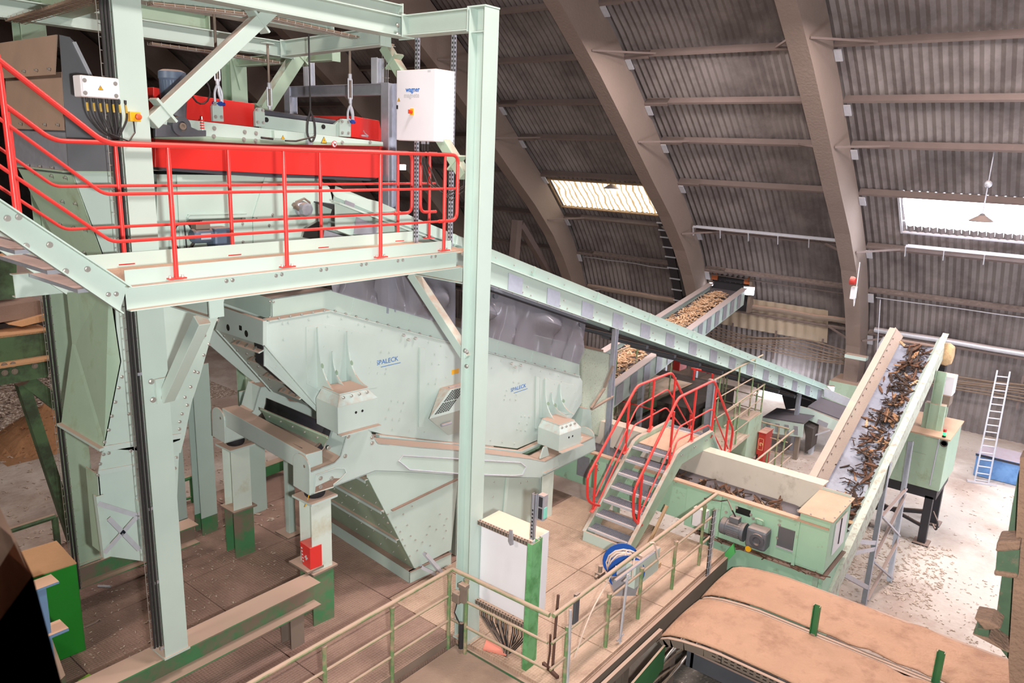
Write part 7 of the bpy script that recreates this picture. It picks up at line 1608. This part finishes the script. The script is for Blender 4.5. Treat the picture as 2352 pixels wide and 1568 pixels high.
b = MB(); b.bar((xs+.15, yr3+.2, -1.0), (xs+.15, yl3-.2, -1.3), .08, .08); b.bar((xs+.15, yr3+.2, -1.35), (xs+.15, yl3-.2, -1.0), .06, .06); obj('cross_strut', b, M['black_steel'], sh)
b = MB(); b.tube(rnd([(xs+.05, yr3+.05, -.9), (xs-.05, yr3-.1, -1.1), (xs-.02, yr3-.08, -1.3), (xs+.08, yr3+.02, -1.2)], .1), .02, 6); obj('hose', b, M['cable'], sh, smooth=True)
tw = s_(2168, 998); b = MB(); b.cyl((xs+.05, tw.y, zt3), (xs+.05, tw.y, zt3+.08), .035, 12); tb2 = obj('tower_light', b, M['black'], sh)
for k, (nm, c_, e_) in enumerate((('green', '#36ff6a', 3), ('red', '#c4302c', 0))):
    mm_ = emis('tower_'+nm, c_, e_) if e_ else mat('tower_'+nm, c_, .3); b = MB(); b.cyl((xs+.05, tw.y, zt3+.08+.07*k), (xs+.05, tw.y, zt3+.14+.07*k), .033, 12); obj(nm+'_lens', b, mm_, tb2)
b = MB(); t = s_(2172, 1000); b.lathe((xs-.02, t.y, zt3-.08), (-1, 0, 0), [(0, .075), (.012, .075), (.013, .055), (.0, .055)], 16); obj('cable_ring', b, M['cable'], sh)
b = MB(); p = P(2150, 960, x=18.2); b.chan((18.2, p.y+.05, zt3), (18.2, p.y+.05, 2.1), .2, .1, .012, (0, 1, 0)); b.box((18.12, p.y-.15, zt3), (18.3, p.y+.25, zt3+.6)); single('support_column', b, M['mint_old'], 'dull green column under the inclined conveyor head', 'steel column')
wbx = thing('switch_cabinet', 'blank white cabinet on a dusty bracket right of the inclined conveyor head', 'cabinet', P(2172, 915, x=19.2))
a, c = P(2150, 903, x=19.2), P(2194, 868, x=19.2); b = MB(); b.box((19.2, c.y, a.z), (19.6, a.y, c.z)); obj('housing', b, M['white_paint'], wbx, bevel=.01); b = MB(); b.box((19.15, c.y+.02, a.z-.25), (19.6, a.y, a.z-.001)); obj('bracket', b, M['dusty_metal'], wbx); b = MB(); b.box((19.3, c.y+.05, zt3), (19.4, c.y+.15, a.z-.25)); obj('post', b, M['mint_old'], wbx)
b = MB(); p = P(2168, 812, x=19.0); b.lathe((19.0, p.y+.12, p.z), (0, -1, 0), [(0, .2), (.05, .24), (.2, .26), (.3, .2), (.32, .08)], 14); mat('debris', '#c9aa82', 1, var=.2, vscale=12, bump=1, bscale=30); o = single('caked_roller', b, M['debris'], 'roller caked with pale wood fibre at the inclined conveyor head', 'roller', smooth=True)
b = MB(); p = P(2158, 845, x=19.0); b.cyl((19.0, p.y+.08, p.z), (19.0, p.y-.12, p.z), .11, 14); single('drum_motor', b, M['rubber'], 'dark round motor end just below the caked roller', 'motor')
# bracket sensor on the arch and siren
b = MB(); p = P(1985, 822, x=25.5); b.box((25.3, p.y-.1, p.z-.05), (25.6, p.y+.55, p.z+.06)); single('sensor_arm', b, M['mint'], 'pale sensor arm reaching from the nearest arch toward the inclined conveyor', 'bracket')
b = MB(); b.tube([P(2022, 688, x=25.3), P(2013, 830, x=25.3)], .012, 5); single('hanging_wire', b, M['galv_light'], 'thin wire hanging down beside the inclined conveyor head', 'wire')
b = MB(); b.tube([P(2033, 775, x=25.0), P(2022, 790, x=25.0), P(2018, 830, x=25.0)], .06, 8); single('flexible_hose', b, M['galv_light'], 'silver flexible hose left of the inclined conveyor head', 'hose')
sr = thing('alarm_sounder', 'red sounder above a white box on the side of the nearest arch', 'alarm', P(1965, 680, y=6.0))
c = P(1961, 645, y=6.0); b = MB(); b.lathe((c.x, 6.09, c.z), (0, -1, 0), [(0, .13), (.08, .13), (.14, .1), (.15, .03)], 12); obj('sounder', b, M['red_box'], sr, smooth=True)
c = P(1963, 672, y=6.0); b = MB(); b.cbox((c.x, 6.03, c.z), .24, .12, .36); obj('white_box', b, M['white_plastic'], sr); b = MB(); b.tube([(c.x, 6.0, c.z-.18), (c.x+.05, 5.98, c.z-.4), (c.x+.14, 6.0, c.z-.3), (c.x+.14, 6.02, c.z+.9)], .015, 6); obj('cable', b, M['white_plastic'], sr)
# pendant lamps below the roof
def pendant(label, u0, v0, u1, v1, y, lit):
    a, c = (P(u0, v0, y=y), P(u1, v1, y=y)) if lit else (P(u0, v0, x=20.5), P(u1, v1, x=22.0)); a.x = c.x; a.y = c.y; r = thing('pendant_lamp', label, 'lamp', c-V((0, 0, .2)), 'pendant lamps')
    b = MB(); b.tube([a, c], .015, 6); obj('suspension', b, M['galv'], r); k = lerp(a, c, .72); b = MB(); b.sphere(k, .09, 8, 6); obj('ballast', b, M['galv_light'], r, smooth=True)
    b = MB(); b.lathe(c, (0, 0, -1), [(0, .04), (.05, .08), (.18, .28), (.2, .28), (.19, .26)], 18); obj('shade', b, M['galv_light'] if lit else M['galv_dark'], r, smooth=True)
    if lit: b = MB(); b.sphere(c-V((0, 0, .17)), .12, 10, 6, (1, 1, .5)); obj('bulb', b, M['lamp_white'], r, smooth=True)
pendant('lit pendant lamp hanging in front of the dirty skylight', 1411, 278, 1405, 420, 14.6, True)
pendant('unlit pendant lamp hanging in front of the bright skylight', 2297, 232, 2257, 490, 1.62, False)
r = thing('cable_riser', 'black cable riser climbing the wall left of the second arch', 'cable tray', wallhit(1562, 695, .2))
pp = [wallhit(u, v, .3) for u, v in ((1522, 512), (1530, 545), (1541, 590), (1551, 640), (1560, 690), (1566, 730))]
b = MB()
for a, c in zip(pp, pp[1:]): b.bar(a, c, .06, .34, (0, 1, 0))
obj('tray', b, M['black_steel'], r)
for i in range(11): b = MB(); t = i/10*4.999; k_ = int(t); c = lerp(pp[k_], pp[k_+1], t-k_); b.bar(c+V((-.04, -.22, 0)), c+V((-.04, .22, 0)), .03, .05); obj('rung', b, M['galv_light'], r)
r = thing('roof_strut', 'dusty forked roof struts below a purlin left of the third arch', 'strut', P(1190, 600, y=18.6))
for a, c, w_ in (((1188, 505), (1180, 600), .3), ((1195, 515), (1270, 640), .24)): b = MB(); b.bar(P(*a, y=18.6), P(*c, y=18.6), w_, w_); obj('bar', b, M['purlin'], r)
# ladder and container at the wall
lad = thing('aluminium_ladder', 'aluminium ladder leaning on the wall in front of the blue container', 'ladder', P(2258, 1112, z=GZ))
L0_, R0_ = P(2238, 1108, z=GZ), P(2270, 1113, z=GZ)
xw_ = 26.1
dirx = V((.8, .15, 4.1)).normalized(); 
Lt = P(2291, 850, x=L0_.x+.75); Rt = P(2320, 853, x=R0_.x+.75)
for a, c in ((L0_, Lt), (R0_, Rt)): b = MB(); b.bar(a, c, .035, .08, (1, 0, 0)); obj('stile', b, M['galv_light'], lad)
for i in range(16): b = MB(); t = (i+.45)/16.3; b.cyl(lerp(L0_, Lt, t), lerp(R0_, Rt, t), .017, 8); obj('rung', b, M['galv_light'], lad)
b = MB(); d_ = (R0_-L0_).normalized(); b.bar(L0_-d_*.18+V((0, 0, .03)), R0_+d_*.18+V((0, 0, .03)), .1, .05); obj('foot_bar', b, M['galv_light'], lad)
mat('blue_bin', '#6f9cd2', .5, dust=.7, var=.07, col2='#5b87bd', mixs=3)
bc_ = thing('skip_container', 'blue skip container behind the aluminium ladder', 'container', P(2290, 1112, z=GZ))
a, c = P(2236, 1092, z=GZ+.15), P(2342, 1117, z=GZ+.15); x0 = a.x+.35
ya_, yb_ = P(2234, 1090, x=x0).y, P(2343, 1100, x=x0).y; zt_ = P(2290, 1052, x=x0).z
b = MB(); b.prism([(x0+.1, ya_, GZ+.02), (x0, ya_, zt_), (x0+1.0, ya_, zt_), (x0+.9, ya_, GZ+.02)], (0, yb_-ya_, 0)); obj('tub', b, M['blue_bin'], bc_)
b = MB(); b.box((x0-.04, yb_-.02, zt_-.06), (x0+.03, ya_+.02, zt_+.02)); obj('rim', b, M['blue_bin'], bc_)
b = MB()
n = 26
for i in range(n): y = yb_+(ya_-yb_)*i/n; b.prism([(x0-.045, y, zt_-.05), (x0-.045, y+.04, zt_-.05), (x0-.045, y+.07, zt_+.01), (x0-.045, y+.03, zt_+.01)], (.004, 0, 0))
obj('warning_stripes', b, M['black_steel'], bc_)
# ------------------------------------------------------------------ left side: green box, boards, piles
gb = thing('green_machine_box', 'bright green machine box with a tan dusty top at the lower left', 'machine', (3.0, 9.5, 0))
zg = 1.22
tp = [P(u, v, z=zg) for u, v in ((33, 1272), (130, 1243), (176, 1294), (73, 1328))]
b = MB(); b.prism(tp, (0, 0, -zg+.002)); obj('housing', b, M['green_box'], gb, bevel=.01)
b = MB(); b.prism([p+V((0, 0, .001)) for p in tp], (0, 0, .012)); obj('dusty_top', b, mat('tan_dust', '#cf9f76', .95, var=.05, bump=.4), gb)
ip = thing('blue_post', 'blue grey steel post with tan head plate beside the green machine box', 'post', P(95, 1465, y=7.0))
a, c = P(88, 1345, y=7.0), P(100, 1466, y=7.0); mat('blue_steel', '#5f7d9e', .5, dust=.8, dcol='#cf9f76')
b = MB(); b.ibeam(V((c.x, 7.0, -.0)), V((c.x, 7.0, a.z)), .12, .1, .012, .01, (0, 1, 0)); obj('shaft', b, M['blue_steel'], ip)
b = MB(); b.cbox((c.x-.0, 7.0, a.z+.01), .3, .18, .02); obj('head_plate', b, M['blue_steel'], ip)
b = MB(); b.cbox((c.x+.07, 7.0, c.z+.05), .22, .2, .03); obj('collar_plate', b, M['blue_steel'], ip)
for (u0, v0, u1, v1, z, lab) in ((88, 1450, 148, 1575, .35, 'green step block with a tan dusty top at the lower left edge'),):
    q_ = [P(u, v, z=z) for u, v in ((95, 1425), (118, 1462), (150, 1550), (120, 1580), (85, 1500))]; b = MB(); b.prism(q_, (0, 0, -z+.002)); single('step_block', b, M['green_old'], lab, 'machine base')
b = MB(); q_ = [P(u, v, z=.02) for u, v in ((182, 1568), (178, 1560), (207, 1552), (213, 1558))]; b.bar(q_[0], q_[2], .05, .05); single('green_bar', b, mat('lime', '#8fc23f', .5), 'short lime green bar lying on the deck at the lower left', 'bar')
b = MB(); b.tube([P(225, 1345, z=.02), P(254, 1346, z=.02)], .018, 8); single('steel_pin', b, M['galv_light'], 'short silver pin lying on the dark deck behind the tall left column', 'pin')
b = MB(); b.tube(rnd([P(196, 1440, z=.012), P(222, 1428, z=.012), P(228, 1422, z=.012), P(232, 1425, z=.012)], .05), .012, 6); single('rubber_hose', b, M['dusty_metal'], 'short curled hose on the deck beside the green machine box', 'hose')
# dark rail beyond the box
r = thing('guard_railing', 'dark green rail at the left edge beyond the green machine box', 'railing', P(155, 1270, y=12.2))
t_ = [P(u, v, y=12.2) for u, v in ((-40, 1240), (10, 1222), (125, 1185))]; b = MB(); b.tube(t_, .05, 8); obj('handrail', b, M['green_dusk'], r, smooth=True)
b = MB(); b.tube([p-V((0, 0, .5)) for p in t_], .035, 8); obj('mid_rail', b, M['green_dusk'], r, smooth=True); b = MB(); b.cyl(t_[-1], t_[-1]-V((0, 0, 1.1)), .05, 8); obj('post', b, M['green_dusk'], r)
# conveyor structure running off to the left behind the dusky column
yl4 = 12.6
k = lambda u, v, y=yl4: P(u, v, y=y)
cb2 = thing('left_conveyor_frame', 'dark green conveyor frame with dusty ledges leaving the picture on the left', 'conveyor', k(60, 900))
b = MB(); b.prism([k(u, v) for u, v in ((-150, 790), (118, 758), (120, 815), (-150, 855))], (0, .02, 0)); obj('side_plate', b, M['green_dusk'], cb2)
b = MB(); b.prism([k(u, v) for u, v in ((-150, 790), (118, 757), (118, 757), (-150, 790))][:2]+[k(118, 757)+V((0, .5, 0)), k(-150, 790)+V((0, .5, 0))], (0, 0, -.03)); obj('upper_ledge', b, M['tan_dust'], cb2)
b = MB(); b.prism([k(-150, 855), k(120, 813), k(120, 813)+V((0, -.25, 0)), k(-150, 855)+V((0, -.25, 0))], (0, 0, -.03)); obj('lower_ledge', b, M['tan_dust'], cb2)
b = MB(); b.prism([k(u, v, yl4-.2) for u, v in ((-150, 862), (122, 822), (110, 865), (40, 878), (-150, 910))], (0, .02, 0)); o = obj('lower_beam', b, M['green_dusk'], cb2)
bolts(o, [k(u, v, yl4-.21) for u, v in ((10, 839), (30, 837), (11, 856), (34, 853), (80, 840))], (0, -1, 0), .03, m=M['dusty_metal'])
for (a, c, w_) in (((50, 880), (185, 1290), .16), ((60, 872), (135, 930), .2)):
    b = MB(); b.bar(k(*a), k(*c), w_, w_); obj('strut', b, M['green_dusk'], cb2)
b = MB(); b.prism([k(u, v, 13.2) for u, v in ((-150, 605), (38, 592), (38, 685), (-150, 705))], (0, .02, 0)); bx = single('dark_hopper_box', b, M['green_dusk'], 'dark green hopper box at the left edge below the stair stringer', 'hopper')
b = MB(); b.prism([k(-150, 604, 13.2), k(38, 590, 13.2), k(38, 590, 13.2)+V((0, .3, 0)), k(-150, 604, 13.2)+V((0, .3, 0))], (0, 0, .03)); single('dusty_ledge', b, M['tan_dust'], 'tan dusty ledge on top of the dark green hopper box', 'ledge')
for i, (pts_, lab, m_, y_) in enumerate((
    (((-150, 728), (92, 690), (105, 700), (103, 724), (-150, 765)), 'thick dusty board at the left edge, topmost of the pile on the conveyor frame', 'dust_dark', 12.9),
    (((20, 745), (105, 722), (112, 735), (50, 750)), 'broken tan board lying on the left conveyor frame', 'tan_dust', 12.8),
    (((-150, 770), (60, 735), (105, 715), (108, 735), (-150, 790)), 'black trough board under the boards at the left edge', 'bin_dark', 13.1))):
    b = MB(); b.prism([k(u, v, y_) for u, v in pts_], (0, .5, 0)); single('loose_board', b, M[m_], lab, 'board')
mat('panel_grey', '#9d8c86', .85, var=.08, vscale=2)
b = MB(); b.prism([k(u, v, 16.0) for u, v in ((20, 590), (185, 640), (190, 735), (30, 700))], (0, .05, 0)); single('grey_partition', b, M['panel_grey'], 'grey partition wall seen under the stair stringer at the left', 'partition')
b = MB(); b.bar(k(176, 670, 15.9), k(180, 735, 15.9), .05, .05, (0, 1, 0)); single('partition_strip', b, M['dusty_metal'], 'thin upright strip on the grey partition at the left', 'strip')
mp = thing('machine_stack', 'dusty layered machine parts seen between the dusky column and the mint chute', 'machine', k(185, 890, 14.0))
for i, (v0, v1, m_) in enumerate(((722, 733, 'white_plastic'), (734, 750, 'tan_dust'), (752, 760, 'white_plastic'), (762, 770, 'bin_dark'), (772, 778, 'tan_dust'), (780, 792, 'green_dusk'), (795, 800, 'black'), (803, 815, 'mint_old'), (817, 822, 'black'), (825, 860, 'green_dusk'), (862, 890, 'green_dark'))):
    b = MB(); b.prism([k(150, v0+6, 14), k(215, v0-2, 14), k(215, v1-2, 14), k(150, v1+6, 14)], (0, .6, 0)); obj('layer', b, M[m_], mp)
# chip piles on the yard at the left
def pile(name, label, u, v, rx, ry, h, m, n, s0, s1, seed):
    c = P(u, v, z=GZ); rg = random.Random(seed); b = MB(); rows = []
    import mathutils
    for i in range(21):
        r_ = []
        for j in range(21):
            x, y = (i/10-1), (j/10-1); d = math.sqrt(x*x+y*y); z = h*max(0, 1-d)**1.1+.05*h*mathutils.noise.noise(V((x*4, y*4, seed)))*(1 if d < 1 else 0); r_.append(V((c.x+x*rx, c.y+y*ry, GZ+.004+max(0, z))))
        rows.append(r_)
    b.sheet(rows)
    for i in range(n):
        a = rg.uniform(0, 6.28); d = math.sqrt(rg.random())*.98; z = GZ+h*(1-d)**1.1+.03; p = V((c.x+math.cos(a)*d*rx, c.y+math.sin(a)*d*ry, z)); t = rg.uniform(0, 6.28); l = rg.uniform(s0, s1); q_ = V((math.cos(t), math.sin(t), rg.uniform(-.5, .5)))*l; b.bar(p-q_/2, p+q_/2, l*.35, l*.12)
    tag(obj(name, b, m), label, 'pile', None, 'stuff')
mat('chips_mix', '#9b8778', .95, var=.25, vscale=14, col2='#e0d4c8', mixs=18, mixt=(.5, .58))
mat('fines', '#a87c58', .95, var=.15, vscale=8, bump=.6)
pile('chip_pile', 'light mixed chip pile on the yard at the left edge', 30, 900, 5, 5, 1.6, M['chips_mix'], 2600, .1, .35, 4)
pile('fines_pile', 'brown cone of fine dust on the yard left of the mint chute', 112, 1000, 1.5, 1.5, .95, M['fines'], 200, .03, .08, 5)
b = MB(); rg = random.Random(9); litter(1500, (3, 12), (13, 26), GZ, .04, .14); tag(obj('chip_litter', b, M['litter']), 'scattered chips on the yard behind the chute and columns', 'litter', None, 'stuff')
# green ladder and rails behind the crossbeam
gl = thing('steel_ladder', 'green steel ladder with rail behind the rear spring column', 'ladder', P(560, 1190, z=0))
gx = lambda u, v: P(u, v, y=11.6)
for a, c in (((543, 1188), (536, 1035)), ((574, 1178), (568, 1060))): b = MB(); b.bar(gx(*a), gx(*c), .05, .05, (0, 1, 0)); obj('stile', b, M['green_rail'], gl)
for i in range(7): b = MB(); t = .06+i*.14; b.bar(lerp(gx(543, 1188), gx(536, 1035), t), lerp(gx(574, 1178), gx(568, 1060), t), .08, .03); obj('rung', b, M['green_rail'], gl)
b = MB(); b.tube([gx(535, 1066), gx(574, 1052), gx(552, 1040), gx(535, 1032)], .035, 8); obj('guard_hoop', b, M['green_rail'], gl, smooth=True)
r = thing('guard_railing', 'green rail behind the pale posts, left of the rear spring column', 'railing', P(452, 1180, y=12.2))
b = MB(); b.tube([P(400, 1108, y=12.2), P(456, 1090, y=12.2)], .045, 8); obj('handrail', b, M['green_dark'], r); b = MB(); b.tube([P(405, 1150, y=12.2), P(458, 1138, y=12.2)], .03, 8); obj('mid_rail', b, M['green_dark'], r); b = MB(); c = P(441, 1096, y=12.2); b.cyl(c, c-V((0, 0, 1.1)), .05, 8); obj('post', b, M['green_dark'], r)
b = MB(); b.bar(P(590, 1085, z=.2), P(650, 1063, z=.2), .2, .2); single('green_sill_beam', b, M['green_dark'], 'green sill beam behind the wide pale mint post', 'steel beam')
bs_ = thing('timber_stack', 'stack of pale timber boards behind a red frame, seen past the catch hopper', 'timber stack', P(620, 1020, z=GZ))
tx = lambda u, v: P(u, v, x=12.5)
for i in range(9): b = MB(); a = tx(585, 965+i*9); c = tx(660, 950+i*11); b.bar(a, c, .3, .09); obj('board', b, M['yard_wood'] if i % 2 else M['tan_dust'], bs_)
rf = thing('barrier', 'red square barrier frame in front of the stack of timber boards', 'barrier', P(620, 1020, x=12.2))
fx = lambda u, v: P(u, v, x=12.2)
for a, c in (((590, 962), (591, 998)), ((591, 998), (634, 990)), ((615, 955), (620, 1018))): b = MB(); b.bar(fx(*a), fx(*c), .09, .09, (1, 0, 0)); obj('bar', b, M['red_box'], rf)
# ------------------------------------------------------------------ blurred things close to the camera
b = MB(); 
mat('near_brown', '#7a5c4a', .9, var=.15, vscale=12)
ax_ = [P(-60, 1120, x=.42), P(-10, 1330, x=.42), P(60, 1620, x=.42)]
b.prism([P(u, v, x=.42) for u, v in ((-200, 1080), (0, 1165), (75, 1320), (150, 1600), (-200, 1700))], (0, .05, 0)); single('near_post', b, M['near_brown'], 'dark brown blurred post edge close at the lower left corner', 'post')
np_2 = thing('near_column', 'dusty brown column with dark green stepped brackets at the lower right corner', 'steel column', P(2340, 1500, x=4.2))
mat('near_dust', '#5a4436', .95, var=.15, vscale=8, bump=.8, bscale=40); mat('near_green', '#1f331e', .7, var=.2, vscale=20, col2='#4a382c', mixs=14, mixt=(.55, .66))
n_ = lambda u, v, x=4.2: P(u, v, x=x)
b = MB(); b.prism([n_(u, v) for u, v in ((2343, 1050), (2420, 1050), (2420, 1640), (2322, 1640), (2316, 1520), (2330, 1300))], (.12, 0, 0)); obj('flange', b, M['near_dust'], np_2)
b = MB(); b.prism([n_(u, v, 4.3) for u, v in ((2346, 1060), (2350, 1250), (2340, 1330), (2318, 1516), (2275, 1460), (2290, 1400), (2305, 1290), (2325, 1160), (2338, 1090))], (.06, 0, 0)); obj('web', b, M['near_green'], np_2)
for pts_ in (((2290, 1244), (2345, 1242), (2342, 1264), (2286, 1268)), ((2284, 1310), (2338, 1318), (2336, 1330), (2282, 1322)), ((2236, 1420), (2275, 1428), (2300, 1445), (2262, 1448)), ((2232, 1456), (2270, 1465), (2318, 1500), (2300, 1492))):
    b = MB(); b.prism([n_(u, v, 4.15) for u, v in pts_], (.16, 0, 0)); obj('dusty_ledge', b, M['near_dust'], np_2, bevel=.01)
for pts_ in (((2290, 1266), (2342, 1262), (2338, 1320), (2286, 1312)), ((2240, 1440), (2272, 1446), (2270, 1468), (2236, 1458))):
    b = MB(); b.prism([n_(u, v, 4.16) for u, v in pts_], (.12, 0, 0)); obj('bracket', b, M['near_green'], np_2)
# ------------------------------------------------------------------ light
w = bpy.data.worlds.new('world'); SC.world = w; w.use_nodes = True
bg = w.node_tree.nodes['Background']; bg.inputs[0].default_value = lin('#e8ecff'); bg.inputs[1].default_value = .25
def area(name, loc, to, e, sx, sy, col='#ffffff', spread=180):
    l = bpy.data.lights.new(name, 'AREA'); l.energy = e; l.shape = 'RECTANGLE'; l.size = sx; l.size_y = sy; l.color = lin(col)[:3]; l.spread = math.radians(spread)
    o = bpy.data.objects.new(name, l); COL.objects.link(o); o.location = V(loc); o.rotation_euler = (V(to)-V(loc)).to_track_quat('-Z', 'Y').to_euler(); return o
def point(name, loc, e, r=.1, col='#ffffff'):
    l = bpy.data.lights.new(name, 'POINT'); l.energy = e; l.shadow_soft_size = r; l.color = lin(col)[:3]
    o = bpy.data.objects.new(name, l); COL.objects.link(o); o.location = V(loc); return o
area('flash_lamp', (.28, -.24, 6.15), (8.6, 5.6, 3.4), 400, .14, .14, '#fffdf8', 122)
for x, y, e in ((5, 3.2, 480), (11, 3.5, 560), (16, 4, 420), (5, 14, 220), (13, 12, 420), (17, 9, 420), (17.5, 1, 380)):  # final pair are unseen fills added to lighten the right wall
    area('high_bay_and_fill', (x, y, 12.0 if x < 15 else 9.2), (x+(.5 if x > 15 else 0), y, 0), e, 1.2, 1.2, '#fff0ea')
area('wall_fill_light', (19, -4.7, 1.3), (25, 5, .8), 800, 7, 3.2, '#f2f4ff')  # unseen fill light added to brighten the lower right wall and ground
cam.dof.use_dof = True; cam.dof.focus_distance = 10.5; cam.dof.aperture_fstop = 5.6
area('stair_lamp', (-4.5, 7.5, 9.5), (3, 9, 4), 380, 1.2, 1.2, '#fff0e2')
vs_ = SC.view_settings; SC.display_settings.display_device = 'sRGB'
vs_.view_transform = 'Standard'; vs_.look = 'None'; vs_.exposure = 0.14; vs_.gamma = 1; vs_.use_curve_mapping = False
